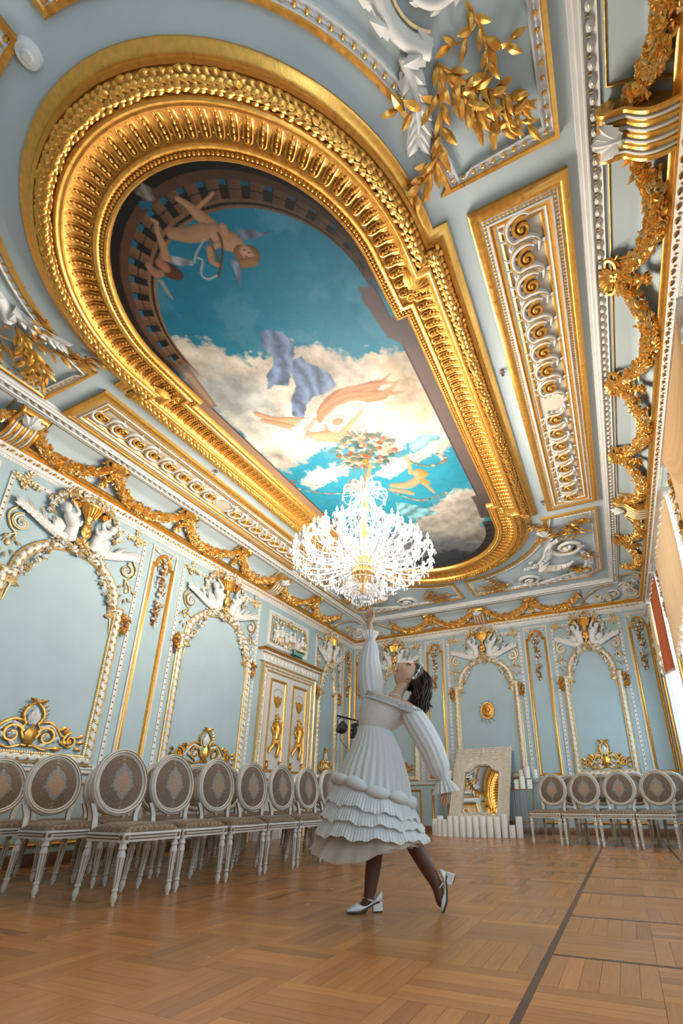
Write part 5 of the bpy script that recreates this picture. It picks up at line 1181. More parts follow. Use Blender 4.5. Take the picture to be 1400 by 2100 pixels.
    lace = (np.sin(rr * 260 + 3 * np.cos(9 * th)) * np.cos(9 * th) > 0.25)
    c = np.zeros(x.shape + (3,)); c[:] = (0.145, 0.098, 0.064)
    rim = (rr > 0.15) & (np.sin(th * 14) * np.cos(rr * 190) > 0.55); c[rim] = (0.20, 0.15, 0.11)
    c[shield] = (0.215, 0.225, 0.225); c[shield & lace] = (0.175, 0.16, 0.14)
    c[med] = (0.36, 0.23, 0.145); c[med & lace] = (0.24, 0.165, 0.115)
    mb = MB(); mb.add(np.stack([x, y, z], -1).reshape(-1, 3), grid_faces(nr, na, False, True), 0, c.reshape(-1, 3)); 
    mb.add(np.stack([x[-1], y[-1], np.full(na, -0.016)], -1).tolist() + [(0, 0, -0.02)], [(i, (i + 1) % na, na) for i in range(na)], 0, (0.145, 0.098, 0.064))
    mb.build('back_pad', [FAB], bf, colors=True, angle=80)
    for s in (-1, 1):
        mb = MB(); P = cat([(s * (BW - 0.03), BY - 0.012, 0.39), (s * (BW - 0.032), BY + 0.0, 0.48), (s * (BW - 0.03), BY + 0.012, 0.56), (s * (BW - 0.002), BY + 0.022, 0.64)], 4)
        for k in (-1, 0, 1): add_tube(mb, P + np.array([k * 0.012, -0.012, 0]), np.linspace(0.0085, 0.007, len(P)), 6, 0)
        add_tube(mb, P + np.array([0, 0.004, 0]), np.linspace(0.021, 0.017, len(P)), 4, 1); mb.build('back_post', [CHW, CHL], t)
    return t
CH0 = make_chair(); used = [False]
ORD = ['nearest', 'second', 'third', 'fourth', 'fifth', 'sixth', 'seventh', 'eighth', 'ninth', 'tenth']
def place_chair(x, y, rz, label, group):
    if not used[0]:
        used[0] = True; CH0.location = (x, y, 0); CH0.rotation_euler = (0, 0, rz); tag(CH0, label, 'chair', group); return CH0
    return dup(CH0, (x, y, 0), rz, label, group)
jr = np.random.default_rng(2)
for r, (nm, xf) in enumerate((('front', -3.215), ('middle', -4.03), ('rear', -4.85))):
    for k in range(9):
        place_chair(xf - 0.225 + jr.normal(0, 0.008), 2.81 + 0.527 * k + jr.normal(0, 0.004), PI / 2 + jr.normal(0, 0.006), f'ivory oval-backed chair nearest the camera in the {nm} row along the left wall' if k == 0 else f'{ORD[k]} ivory oval-backed chair counted from the camera in the {nm} left row', 'chair rows along the left wall')
rz = math.radians(-13); d = np.array([math.cos(rz), math.sin(rz)]); e = np.array([-math.sin(rz), math.cos(rz)])
p0 = np.array([-1.14, 8.50])
for r, nm in enumerate(('front', 'rear')):
    for k in range(4):
        p = p0 + d * (0.522 * k + 0.10 * r) + e * 0.62 * r
        place_chair(p[0], p[1], rz + jr.normal(0, 0.015), f'{["leftmost", "second", "third", "fourth"][k]} ivory oval-backed chair from the mirror in the {nm} row near the windows', 'chairs near the windows at the far wall')
# ================================================================== crystal chandelier
CRY = mat('crystal', (0.93, 0.92, 0.90, 1), 0.08, spec=1.0)
BULB_W = 640
BULB = mat('lit_candle_bulb', (1, 0.9, 0.75, 1), 0.4, emit=BULB_W, ecol=(1.0, 0.92, 0.80, 1))
chand = thing('chandelier', 'lit crystal chandelier with tiers of candle bulbs hanging from the painted ceiling', 'chandelier', (XC, YC, 0))
OCT = (np.array([(0, 0, 0.5), (1, 0, 0), (0, 1, 0), (-1, 0, 0), (0, -1, 0), (0, 0, -1.0)], float), [(0, 1, 2), (0, 2, 3), (0, 3, 4), (0, 4, 1), (5, 2, 1), (5, 3, 2), (5, 4, 3), (5, 1, 4)])
OCT = (OCT[0], np.array(OCT[1]))
def drop(mb, p, s):   # a bead and a pear drop
    p = np.asarray(p, float); put(mb, OCT, [np.column_stack([np.diag([s * 0.5, s * 0.5, s * 0.5]), p + (0, 0, -s * 0.5)]), np.column_stack([np.diag([s * 0.85, s * 0.5, s * 2.0]), p + (0, 0, -s * 2.0)])])
def chain(mb, a, b, sag, s=0.0075, gap=0.02):
    a, b = np.asarray(a, float), np.asarray(b, float); n = max(4, int((np.linalg.norm(b - a) + sag) / gap)); t = np.linspace(0, 1, n)[:, None]
    P = a * (1 - t) + b * t; P[:, 2] -= sag * 4 * (t * (1 - t))[:, 0]
    put(mb, OCT, [np.column_stack([np.diag([s, s, s]), q]) for q in P])
# centre
mb = MB(); lathe(mb, [(0.01, 4.62), (0.03, 4.58), (0.05, 4.52), (0.02, 4.46), (0.025, 4.3), (0.06, 4.24), (0.07, 4.18), (0.03, 4.12), (0.03, 3.95), (0.08, 3.9), (0.09, 3.82), (0.035, 3.76), (0.03, 3.55), (0.09, 3.5), (0.12, 3.42), (0.10, 3.36), (0.14, 3.30), (0.15, 3.24), (0.06, 3.18), (0.03, 3.10), (0.05, 3.04), (0.02, 2.98)], 16)
mb.build('stem', GOLD, chand)
mb = MB(); lathe(mb, [(0.0, 4.975), (0.05, 4.97), (0.045, 4.955), (0.02, 4.935), (0.012, 4.915), (0.001, 4.91)], 18); mb.build('ceiling_rose', GOLD, chand)
mb = MB()
for k in range(9):
    a = np.linspace(0, 2 * PI, 11); P = np.stack([0.012 * np.cos(a), np.zeros(11), 0.022 * np.sin(a)], 1)
    if k % 2: P = P[:, [1, 0, 2]]
    add_tube(mb, P + np.array([0, 0, 4.63 + 0.033 * k]), 0.004, 5, 0, False)
mb.build('hanging_chain', GOLD, chand)
TIERS = [(22, 0.86, 3.58, 3.30, 0.0), (20, 0.71, 3.76, 3.46, 0.13), (14, 0.53, 3.91, 3.66, 0.05), (7, 0.34, 4.02, 3.88, 0.2)]
cr = np.random.default_rng(6)
for ti, (n, R, zb, zh, ph) in enumerate(TIERS):
    am = MB(); P = cat([(0.07, 0, zh), (R * 0.3, 0, zh + 0.02), (R * 0.62, 0, zb - 0.30), (R * 0.88, 0, zb - 0.26), (R, 0, zb - 0.12)], 5); add_tube(am, P, np.linspace(0.013, 0.009, len(P)), 7)
    lathe(am, [(0.012, zb - 0.12), (0.018, zb - 0.10), (0.012, zb - 0.09)], 8, (R, 0, 0)); AM = am.mesh('arm', [CRY])
    dm = MB(); lathe(dm, [(0.012, zb - 0.095), (0.03, zb - 0.092), (0.048, zb - 0.075), (0.05, zb - 0.07), (0.03, zb - 0.082), (0.01, zb - 0.085)], 12, (R, 0, 0)); lathe(dm, [(0.011, zb - 0.085), (0.011, zb - 0.02)], 8, (R, 0, 0)); DM = dm.mesh('drip_dish', [CRY])
    cm = MB()
    for q in range(7): drop(cm, (R + 0.048 * math.cos(q * 0.898), 0.048 * math.sin(q * 0.898), zb - 0.075), 0.011)
    drop(cm, (R, 0, zb - 0.15), 0.017); drop(cm, (R * 0.80, 0, zb - 0.30), 0.016)
    da = 2 * PI / n; chain(cm, (R, 0, zb - 0.10), (R * math.cos(da), R * math.sin(da), zb - 0.10), 0.10); chain(cm, (R, 0, zb - 0.11), (0.09, 0, zh + 0.16), 0.06, 0.0065, 0.024)
    mid = (R * math.cos(da / 2), R * math.sin(da / 2), zb - 0.20); drop(cm, mid, 0.015)
    CM = cm.mesh('crystal_drops', [CRY], smooth=False)
    bm = MB(); lathe(bm, [(0.002, 0.062), (0.006, 0.045), (0.015, 0.022), (0.014, 0.008), (0.008, 0.0)], 7, (R, 0, zb - 0.022)); BM = bm.mesh('candle_bulb', [BULB])
    for k in range(n):
        Rz = Matrix.Rotation(ph + k * da, 4, 'Z'); arm = obj('arm', AM, chand, Rz)
        obj('drip_dish', DM, arm); obj('candle_bulb', BM, arm); obj('crystal_drops', CM, arm, kind='stuff')
# crown, curtain of strands, basket
for nm, R, z0, n in (('crown', 0.30, 4.40, 10), ('crown', 0.20, 4.50, 8)):
    mb = MB()
    for k in range(n):
        a = 2 * PI * k / n + R; P = cat([(0.03, 0, z0 - 0.08), (R * 0.4, 0, z0 + 0.08), (R * 0.85, 0, z0 + 0.10), (R, 0, z0 + 0.02), (R * 0.93, 0, z0 - 0.02)], 4)
        c, s = math.cos(a), math.sin(a); Q = np.stack([P[:, 0] * c, P[:, 0] * s, P[:, 2]], 1); add_tube(mb, Q, 0.008, 6)
        drop(mb, (R * c, R * s, z0 + 0.01), 0.017); drop(mb, (R * 0.6 * c, R * 0.6 * s, z0 + 0.06), 0.013)
        a2 = a + 2 * PI / n; chain(mb, (R * c, R * s, z0 + 0.02), (R * math.cos(a2), R * math.sin(a2), z0 + 0.02), 0.05); chain(mb, (R * c, R * s, z0 + 0.02), (0.02, 0, z0 + 0.12), 0.03)
    mb.build(nm, [CRY], chand)
mb = MB()
for k in range(26):
    a = 2 * PI * k / 26; c, s = math.cos(a), math.sin(a)
    chain(mb, (0.05 * c, 0.05 * s, 4.40), (0.34 * c, 0.34 * s, 4.02), 0.04); chain(mb, (0.34 * c, 0.34 * s, 4.02), (0.16 * c, 0.16 * s, 3.30), 0.02, 0.0075, 0.022)
    for R, z in ((0.30, 3.24), (0.22, 3.14), (0.13, 3.06)):
        chain(mb, (R * c, R * s, z), (R * c, R * s, z - 0.13), 0, 0.0075, 0.018); drop(mb, (R * c, R * s, z - 0.14), 0.014)
    chain(mb, (0.30 * c, 0.30 * s, 3.24), (0.02 * c, 0.02 * s, 2.95), 0.02)
    for R, z in ((0.38, 3.22), (0.47, 3.30), (0.56, 3.30), (0.65, 3.36), (0.74, 3.42)):
        q = a + R; drop(mb, (R * math.cos(q), R * math.sin(q), z - 0.06), 0.016); chain(mb, (R * math.cos(q), R * math.sin(q), z + 0.06), (R * math.cos(q), R * math.sin(q), z - 0.06), 0, 0.0075, 0.02)
for R, z in ((0.30, 3.24), (0.22, 3.14), (0.13, 3.06)):
    a = np.linspace(0, 2 * PI, 41); add_tube(mb, np.stack([R * np.cos(a), R * np.sin(a), np.full(41, z)], 1), 0.006, 5, 0, False)
drop(mb, (0, 0, 2.95), 0.03)
mb.build('crystal_strands', [CRY], chand, smooth=False, kind='stuff')
# ================================================================== the dancing woman (x to the right of the picture, y away from it, z up)
SKIN = mat('skin_and_tights', (0.5, 0.3, 0.2, 1), 0.5, attr='Col', noise=0.04, nscale=40, spec=0.35)
def cloth_mat(name, col, trans=0.3, alpha=1.0):
    m = bpy.data.materials.new(name); m.use_nodes = True; N = m.node_tree.nodes; L = m.node_tree.links; N.clear()
    o = N.new('ShaderNodeOutputMaterial'); d = N.new('ShaderNodeBsdfDiffuse'); t = N.new('ShaderNodeBsdfTranslucent'); mx = N.new('ShaderNodeMixShader')
    d.inputs['Color'].default_value = col; t.inputs['Color'].default_value = col; mx.inputs[0].default_value = trans
    L.new(d.outputs[0], mx.inputs[1]); L.new(t.outputs[0], mx.inputs[2]); out = mx
    if alpha < 1:
        tr = N.new('ShaderNodeBsdfTransparent'); m2 = N.new('ShaderNodeMixShader'); m2.inputs[0].default_value = alpha
        L.new(tr.outputs[0], m2.inputs[1]); L.new(mx.outputs[0], m2.inputs[2]); out = m2
    L.new(out.outputs[0], o.inputs[0])
    tc = N.new('ShaderNodeTexCoord'); nz = N.new('ShaderNodeTexNoise'); nz.inputs['Scale'].default_value = 220; L.new(tc.outputs['Object'], nz.inputs['Vector'])
    bp = N.new('ShaderNodeBump'); bp.inputs['Strength'].default_value = 0.25; bp.inputs['Distance'].default_value = 0.003; L.new(nz.outputs['Fac'], bp.inputs['Height']); L.new(bp.outputs[0], d.inputs['Normal'])
    return m
COTTON = cloth_mat('white_cotton', (0.80, 0.785, 0.76, 1), 0.28)
TULLE = cloth_mat('cream_tulle', (0.74, 0.66, 0.57, 1), 0.4, 0.62)
SHOE = mat('white_patent_leather', (0.78, 0.77, 0.75, 1), 0.22, spec=0.5, coat=0.4)
SOLE = mat('dark_sole', (0.06, 0.04, 0.03, 1), 0.6)
HAIR = mat('dark_brown_hair', (0.030, 0.0145, 0.0075, 1), 0.42, spec=0.5, noise=0.35, nscale=60)
PEARL = mat('pearl', (0.8, 0.8, 0.76, 1), 0.25)
woman = thing('person', 'woman in a white ruffled dress leaning back and reaching up towards the chandelier', 'person', (-1.565, 3.044, 0), -YAW)

def skin_mesh(verts, edges, radii, root, sub=2):
    me = bpy.data.meshes.new('tmp'); me.from_pydata(verts, edges, []); o = bpy.data.objects.new('tmp', me); COL.objects.link(o)
    o.modifiers.new('s', 'SKIN'); sv = me.skin_vertices[0].data
    for i, r in enumerate(radii):
        sv[i].radius = (r, r) if np.isscalar(r) else r; sv[i].use_root = (i == root)
    o.modifiers['s'].use_smooth_shade = True; o.modifiers['s'].branch_smoothing = 0.6
    sb = o.modifiers.new('u', 'SUBSURF'); sb.levels = sub; sb.render_levels = sub
    dg = bpy.context.evaluated_depsgraph_get(); dg.update(); ev = o.evaluated_get(dg); m = ev.to_mesh()
    V = np.zeros(len(m.vertices) * 3); m.vertices.foreach_get('co', V); V = V.reshape(-1, 3); F = [tuple(p.vertices) for p in m.polygons]
    ev.to_mesh_clear(); bpy.data.objects.remove(o); bpy.data.meshes.remove(me)
    return V, [f for f in F if len(f) == 4], [f for f in F if len(f) == 3]
def add_vf(mb, V, q, t, col):
    n0 = mb.n; mb.add(V, np.array(q), 0, col)
    if len(t):
        mb.f.append(np.array(t) + n0); mb.m.append(np.zeros(len(t), int)); mb.v.append(np.zeros((0, 3))); mb.c.append(np.zeros((0, 3)))
J = dict(zip(('pelvis', 'spine', 'chest', 'neckb', 'neckt', 'rsh', 'rel', 'rwr', 'lsh', 'lel', 'lwr', 'rhip', 'rkn', 'ran', 'lhip', 'lkn', 'lan', 'rcalf', 'lcalf', 'rtoe', 'ltoe', 'headc'),
     [(0.067, 0.000, 0.819), (0.039, 0.000, 1.011), (0.102, 0.000, 1.209), (0.169, 0.000, 1.312), (0.233, 0.000, 1.415), (0.050, 0.100, 1.334), (-0.007, 0.120, 1.618), (-0.011, 0.100, 1.918), (0.279, -0.100, 1.232), (0.417, -0.130, 0.992), (0.495, -0.110, 0.762), (0.035, 0.060, 0.741), (0.051, 0.030, 0.371), (0.014, 0.000, 0.078), (0.120, -0.050, 0.740), (0.290, 0.000, 0.389), (0.441, 0.010, 0.140), (0.034, 0.015, 0.232), (0.368, 0.005, 0.265), (-0.051, 0.000, -0.010), (0.467, 0.000, 0.023), (0.287, 0.000, 1.483)]))
names = ['pelvis', 'spine', 'chest', 'neckb', 'neckt', 'headc', 'rsh', 'rel', 'rwr', 'lsh', 'lel', 'lwr', 'rhip', 'rkn', 'rcalf', 'ran', 'lhip', 'lkn', 'lcalf', 'lan', 'rtoe', 'ltoe']
rad = dict(pelvis=(0.13, 0.11), spine=(0.085, 0.075), chest=(0.11, 0.09), neckb=(0.056, 0.052), neckt=0.043, headc=0.06, rsh=0.05, rel=0.036, rwr=0.023, lsh=0.052, lel=0.036, lwr=0.025, rhip=0.085, rkn=0.056, rcalf=0.054, ran=0.036, lhip=0.085, lkn=0.056, lcalf=0.052, lan=0.036, rtoe=0.030, ltoe=0.030)
E_ = [('pelvis', 'spine'), ('spine', 'chest'), ('chest', 'neckb'), ('neckb', 'neckt'), ('neckt', 'headc'), ('neckb', 'rsh'), ('rsh', 'rel'), ('rel', 'rwr'), ('neckb', 'lsh'), ('lsh', 'lel'), ('lel', 'lwr'), ('pelvis', 'rhip'), ('rhip', 'rkn'), ('rkn', 'rcalf'), ('rcalf', 'ran'), ('pelvis', 'lhip'), ('lhip', 'lkn'), ('lkn', 'lcalf'), ('lcalf', 'lan'), ('ran', 'rtoe'), ('lan', 'ltoe')]
body = MB()
V, q, t = skin_mesh([J[n] for n in names], [(names.index(a), names.index(b)) for a, b in E_], [rad[n] for n in names], 0)
SK = np.array([0.56, 0.335, 0.225]); TI = np.array([0.115, 0.052, 0.032])
k = np.clip((V[:, 2] - 0.62) / 0.05, 0, 1)[:, None]; add_vf(body, V, q, t, SK * k + TI * (1 - k))
# hands: palm and five fingers each, skinned chains
def hand(wr, d, up, spread, curl, thumb_side, L=0.165):
    """wr wrist, d direction of the fingers, up = out of the back of the hand."""
    wr, d, up = (np.asarray(a, float) for a in (wr, d, up)); d /= np.linalg.norm(d); up -= d * (up @ d); up /= np.linalg.norm(up); sd = np.cross(d, up) * thumb_side
    V = [wr - d * 0.10, wr + d * 0.038, wr - d * 0.01]; E = [(0, 2), (2, 1)]; R = [0.024, (0.029, 0.019), 0.022]
    for i in range(4):
        b = wr + d * (0.075 - 0.006 * abs(i - 1)) + sd * (0.028 - 0.019 * i); V.append(b); E.append((1, len(V) - 1)); R.append(0.0145)
        ln = (0.066, 0.075, 0.070, 0.055)[i]; dirn = d + sd * spread * (0.35 - 0.25 * i); c = curl[i]; p = b
        for s_, l_ in ((0.5, 0.45), (1.0, 0.32), (1.5, 0.25)):
            w_ = dirn / np.linalg.norm(dirn) * math.cos(c * s_) - up * math.sin(c * s_); p = p + w_ * ln * l_ * 1.15; V.append(p); E.append((len(V) - 2, len(V) - 1)); R.append(0.0092 - 0.0012 * s_)
    b = wr + d * 0.03 + sd * 0.026; V.append(b); E.append((1, len(V) - 1)); R.append(0.013); p = b
    for l_, a in ((0.034, 0.75), (0.028, 0.45), (0.022, 0.25)):
        p = p + (d * math.cos(a) + sd * math.sin(a) - up * 0.25) * l_; V.append(p); E.append((len(V) - 2, len(V) - 1)); R.append(0.0095)
    return skin_mesh(V, E, R, 1, 2)
hp = [(-0.005, 0.100, 2.071), (0.509, -0.110, 0.646)]
add_vf(body, *hand(J['rwr'], np.array(hp[0]) - np.array(J['rwr']), (0.55, 0.85, 0.1), 0.35, (-0.05, 0.18, 0.30, 0.42), 1), SK * 1.05)
add_vf(body, *hand(J['lwr'], np.array(hp[1]) - np.array(J['lwr']), (0.75, -0.6, 0.2), 0.35, (0.2, 0.3, 0.35, 0.4), -1), SK * 0.95)
# head, modelled upright (face to -y, up +z) and then tilted back
def head_mesh():
    nt_, np_ = 96, 72; th, ph = np.meshgrid(np.linspace(0, 2 * PI, nt_, endpoint=False), np.linspace(0.03, PI - 0.03, np_), indexing='ij')
    d = np.stack([np.sin(ph) * np.sin(th), -np.sin(ph) * np.cos(th), np.cos(ph)], -1); P = d * np.array([0.074, 0.094, 0.112])
    z = P[..., 2]; front = np.clip(-d[..., 1], 0, 1)
    jaw = np.clip(-(z + 0.015) / 0.10, 0, 1); P[..., 0] *= 1 - 0.38 * jaw ** 1.2; P[..., 1] *= np.where(d[..., 1] > 0, 1 - 0.55 * jaw, 1 - 0.05 * jaw)
    P[..., 1] += np.where(d[..., 1] > 0, 0, -0.004 * jaw)
    def bump(x0, z0, sx, sz, amt, fr=True):
        g = np.exp(-((P[..., 0] - x0) / sx) ** 2 - ((z - z0) / sz) ** 2) * (front > 0.05); P[..., 1] -= amt * g
    bump(0, -0.020, 0.010, 0.016, 0.024); bump(0, -0.030, 0.013, 0.008, 0.010); bump(0, 0.004, 0.009, 0.024, 0.013)       # nose
    for s in (-1, 1):
        bump(s * 0.032, 0.014, 0.016, 0.010, -0.011); bump(s * 0.030, 0.034, 0.022, 0.008, 0.004); bump(s * 0.042, -0.022, 0.02, 0.02, 0.004)
    bump(0, -0.054, 0.020, 0.006, 0.010); bump(0, -0.067, 0.018, 0.006, 0.010); bump(0, -0.060, 0.022, 0.0025, -0.004); bump(0, -0.092, 0.02, 0.012, 0.008)   # lips, chin
    C = np.tile(SK * 1.02, (nt_, np_, 1)); x = P[..., 0]
    lips = (np.abs(z + 0.060) < 0.010) & (np.abs(x) < 0.021) & (front > 0.3); C[lips] = (0.42, 0.14, 0.11)
    ck = np.exp(-((np.abs(x) - 0.045) / 0.02) ** 2 - ((z + 0.025) / 0.02) ** 2) * (front > 0.2); C += ck[..., None] * np.array([0.06, -0.03, -0.02])
    brow = (np.abs(z - 0.036) < 0.005) & (np.abs(np.abs(x) - 0.033) < 0.018) & (front > 0.3); C[brow] = (0.10, 0.055, 0.035)
    m = MB(); m.add(P.reshape(-1, 3), grid_faces(nt_, np_, True, False), 0, C.reshape(-1, 3))
    for s in (-1, 1):
        ball(m, (s * 0.031, -0.0735, 0.013), (0.011, 0.008, 0.0055), 0, 10, 7, col=(0.55, 0.50, 0.46)); ball(m, (s * 0.031, -0.0785, 0.013), (0.0045, 0.0035, 0.0045), 0, 8, 6, col=(0.03, 0.02, 0.015))
        a = np.linspace(0.2, PI - 0.2, 7); add_tube(m, np.stack([s * 0.032 + 0.014 * np.cos(a), np.full(7, -0.079), 0.012 + 0.0075 * np.sin(a)], 1), 0.0016, 5, 0, col=(0.03, 0.02, 0.015))
        e = cat([(s * 0.068, 0.004, -0.028), (s * 0.074, 0.0, -0.034), (s * 0.078, 0.016, -0.012), (s * 0.082, 0.026, 0.012), (s * 0.080, 0.014, 0.026), (s * 0.073, 0.002, 0.018), (s * 0.070, 0.0, 0.0)], 4); add_tube(m, e, 0.0055, 6, 0, col=SK * 1.0)
        ball(m, (s * 0.071, 0.012, 0.0), (0.006, 0.013, 0.022), 0, 8, 6, col=SK * 0.8)
    return m
hm = head_mesh()
# orientation: face points up-left and a little to the camera
up_h = np.array([0.80, 0.10, 0.55]); up_h /= np.linalg.norm(up_h); fc = np.array([-0.62, -0.42, 0.72]); fc -= up_h * (fc @ up_h); fc /= np.linalg.norm(fc); xh = np.cross(fc * -1, up_h)
RH = np.column_stack([xh, -fc, up_h]); HC = np.array([(0.283, 0.000, 1.494)][0])
hv = np.concatenate(hm.v) @ RH.T + HC
n0 = body.n; body.v.append(hv); body.c.append(np.concatenate(hm.c)); body.n += len(hv)
for f in hm.f: body.f.append(f + n0); body.m.append(np.zeros(len(f), int))
body.build('body', [SKIN], woman, colors=True, angle=180)
from mathutils.bvhtree import BVHTree
bvh = BVHTree.FromPolygons([tuple(v) for v in np.concatenate(body.v)], [tuple(int(i) for i in f) for F in body.f for f in F])
def on_body(P, off=0.004):
    out = []
    for p in P:
        h = bvh.ray_cast(Vector((p[0], -1.0, p[2])), Vector((0, 1, 0)))[0]
        out.append((p[0], (h.y - off) if h else p[1], p[2]))
    return np.array(out)
# hair: a cap on the skull and wavy locks falling behind
hr = MB(); r = np.random.default_rng(4)
nt_, np_ = 30, 16; th, ph = np.meshgrid(np.linspace(0, 2 * PI, nt_, endpoint=False), np.linspace(0.02, 1.95, np_), indexing='ij')
d = np.stack([np.sin(ph) * np.sin(th), -np.sin(ph) * np.cos(th), np.cos(ph)], -1); P = d * np.array([0.083, 0.103, 0.120]); P[..., 1] += 0.012
lowf = np.clip((-d[..., 1] - 0.15), 0, 1); lim = np.interp(np.cos(th), [-1, -0.3, 0.1, 0.5, 1], [2.1, 2.0, 1.45, 1.02, 0.86]); ph2 = np.linspace(0.02, 1, np_)[None] * lim; d = np.stack([np.sin(ph2) * np.sin(th), -np.sin(ph2) * np.cos(th), np.cos(ph2)], -1); P = d * np.array([0.084, 0.103, 0.121]); P[..., 1] += 0.010
hr.add(P.reshape(-1, 3) @ RH.T + HC, grid_faces(nt_, np_, True, False))
ends = [(0.290, -0.050, 1.284), (0.307, -0.060, 1.242), (0.341, -0.050, 1.221), (0.383, -0.020, 1.221), (0.404, 0.000, 1.255), (0.362, 0.030, 1.207), (0.321, 0.060, 1.242), (0.294, 0.050, 1.277)]
for i in range(520):
    a = r.uniform(-1.35, 1.35) + PI; p_ = r.uniform(0.25, 1.85); dd = np.array([math.sin(p_) * math.sin(a), -math.sin(p_) * math.cos(a), math.cos(p_)])
    s0 = (dd * np.array([0.083, 0.103, 0.120]) + (0, 0.010, 0)) @ RH.T + HC
    e = np.array(ends[r.integers(len(ends))]) + r.normal(0, 0.012, 3); out = (s0 - HC) / np.linalg.norm(s0 - HC)
    m1 = s0 * 0.7 + e * 0.3 + out * 0.045; m2 = s0 * 0.3 + e * 0.7 + out * 0.02
    m1[0] = max(m1[0], HC[0] + 0.035 + r.uniform(0, 0.03)); m2[0] = max(m2[0], HC[0] + 0.02 + r.uniform(0, 0.02))
    Q = cat([s0, m1, m2, e], 6); tt = np.linspace(0, 1, len(Q)); Q[:, 0] += 0.008 * np.sin(tt * 16 + i % 7) * tt + r.normal(0, 0.008) * tt; Q[:, 1] += 0.010 * np.cos(tt * 13 + i % 5) * tt + r.normal(0, 0.012) * np.sin(tt * PI)
    add_tube(hr, Q, np.interp(tt, [0, 0.3, 0.85, 1], [0.003, 0.0058, 0.0048, 0.001]), 4)
hair = hr.build('hair', [HAIR], woman, angle=180)
pb = MB(); band = [np.array(p) for p in [(0.311, -0.082, 1.454), (0.333, -0.085, 1.475), (0.351, -0.085, 1.504), (0.366, -0.080, 1.533), (0.381, -0.065, 1.555)]]
add_tube(pb, cat(band, 4), 0.0025, 5)
for b_, s_ in zip(band, (0.010, 0.004, 0.010, 0.004, 0.008)): ball(pb, b_, s_, 0, 10, 7)
pb.build('pearl_headband', [PEARL], woman)

# ---- dress: lofts through slanted ellipses given by a left and a right point
def loft(rows, na=96, depth=0.85,  ripple=0.0, folds=24, rgrow=1.0, ycen=0.0, sub=5, phase=0.0, seed=0):
    """rows: (L(x,z), R(x,z)); returns grid of vertices (rows, na, 3)."""
    A = cat(np.array([np.concatenate([l, r_]) for l, r_ in rows]), sub); a = np.linspace(0, 2 * PI, na, endpoint=False); n = len(A); t = np.linspace(0, 1, n)[:, None]
    rr = np.random.default_rng(seed); jit = np.cumsum(rr.normal(0, 0.05, na)); jit -= np.linspace(0, jit[-1], na)
    c = (A[:, :2] + A[:, 2:]) / 2; h = (A[:, 2:] - A[:, :2]) / 2; hw = np.linalg.norm(h, axis=1)[:, None]
    k = 1 + ripple * t ** rgrow * (np.sin(folds * a + phase + 3 * jit) + 0.4 * np.sin(folds * 0.37 * a + 1.3))[None] / 1.4 
    X = c[:, :1] + h[:, :1] * np.cos(a) * k; Z = c[:, 1:] + h[:, 1:] * np.cos(a); Y = ycen + hw * (np.interp(t, [0, 1], depth) if not np.isscalar(depth) else depth) * np.sin(a) * k
    return np.stack([X, Y, Z], -1)
def add_loft(mb, G, mt=0): return mb.add(G.reshape(-1, 3), grid_faces(G.shape[0], G.shape[1], False, True), mt)
dress = MB()
nk = [(-0.021, 1.356), (0.362, 1.207), (-0.061, 1.279), (0.271, 1.160), (-0.077, 1.196), (0.188, 1.113), (-0.069, 1.129), (0.157, 1.093)]
add_loft(dress, loft([(nk[0], nk[1]), (nk[2], nk[3]), (nk[4], nk[5]), (nk[6], nk[7])], 160, 0.80, 0.022, 54, 0.0, sub=6))
d_root = dress.build('dress_bodice', [COTTON], woman, angle=180, label='white gathered bodice')
sk = [(-0.069, 1.135), (0.157, 1.100), (-0.117, 1.003), (0.220, 0.945), (-0.177, 0.880), (0.265, 0.780), (-0.210, 0.792), (0.285, 0.626)]
m = MB(); add_loft(m, loft([(sk[0], sk[1]), (sk[2], sk[3]), (sk[4], sk[5]), (sk[6], sk[7])], 260, 0.82, 0.045, 30, 0.6, sub=6)); m.build('skirt', [COTTON], woman, angle=180)
# puffed roll where the tiers start
L0, R0 = np.array(sk[6]), np.array(sk[7]); a = np.linspace(0, 2 * PI, 221); c = (L0 + R0) / 2; h = (R0 - L0) / 2; hw = np.linalg.norm(h)
P = np.stack([c[0] + h[0] * 1.04 * np.cos(a), hw * 0.86 * np.sin(a), c[1] + h[1] * np.cos(a) + 0.008 * np.sin(5 * a)], 1)
m = MB(); add_tube(m, P, 0.012 + 0.026 * np.abs(np.sin(a * 5.5)) ** 0.55, 12, 0, False); m.build('puffed_roll', [COTTON], woman, angle=180)
T_ = [([(-0.203, 0.780), (0.282, 0.623)], [(-0.283, 0.663), (0.341, 0.528)]), ([(-0.232, 0.687), (0.287, 0.558)], [(-0.317, 0.562), (0.371, 0.472)]), ([(-0.260, 0.579), (0.318, 0.487)], [(-0.341, 0.462), (0.401, 0.411)])]
for i, (tp, bt) in enumerate(T_):
    m = MB(); mid = [tuple((np.array(tp[k]) * 0.55 + np.array(bt[k]) * 0.45)) for k in (0, 1)]
    mid[0] = (mid[0][0] - 0.006, mid[0][1]); mid[1] = (mid[1][0] + 0.006, mid[1][1])
    G = loft([tp, mid, bt], 600, (0.80, 0.86), 0.015, 96 + 9 * i, 0.5, sub=4, phase=i, seed=i); tt = np.linspace(0, 1, G.shape[0])[:, None]; aa = np.linspace(0, 2 * PI, 600, endpoint=False)[None]; G[..., 2] += tt * (0.010 * np.sin(9 * aa + i) + 0.006 * np.sin(23 * aa + 2 * i)) - 0.012 * tt; add_loft(m, G); m.build('ruffle_tier', [COTTON], woman, angle=180)
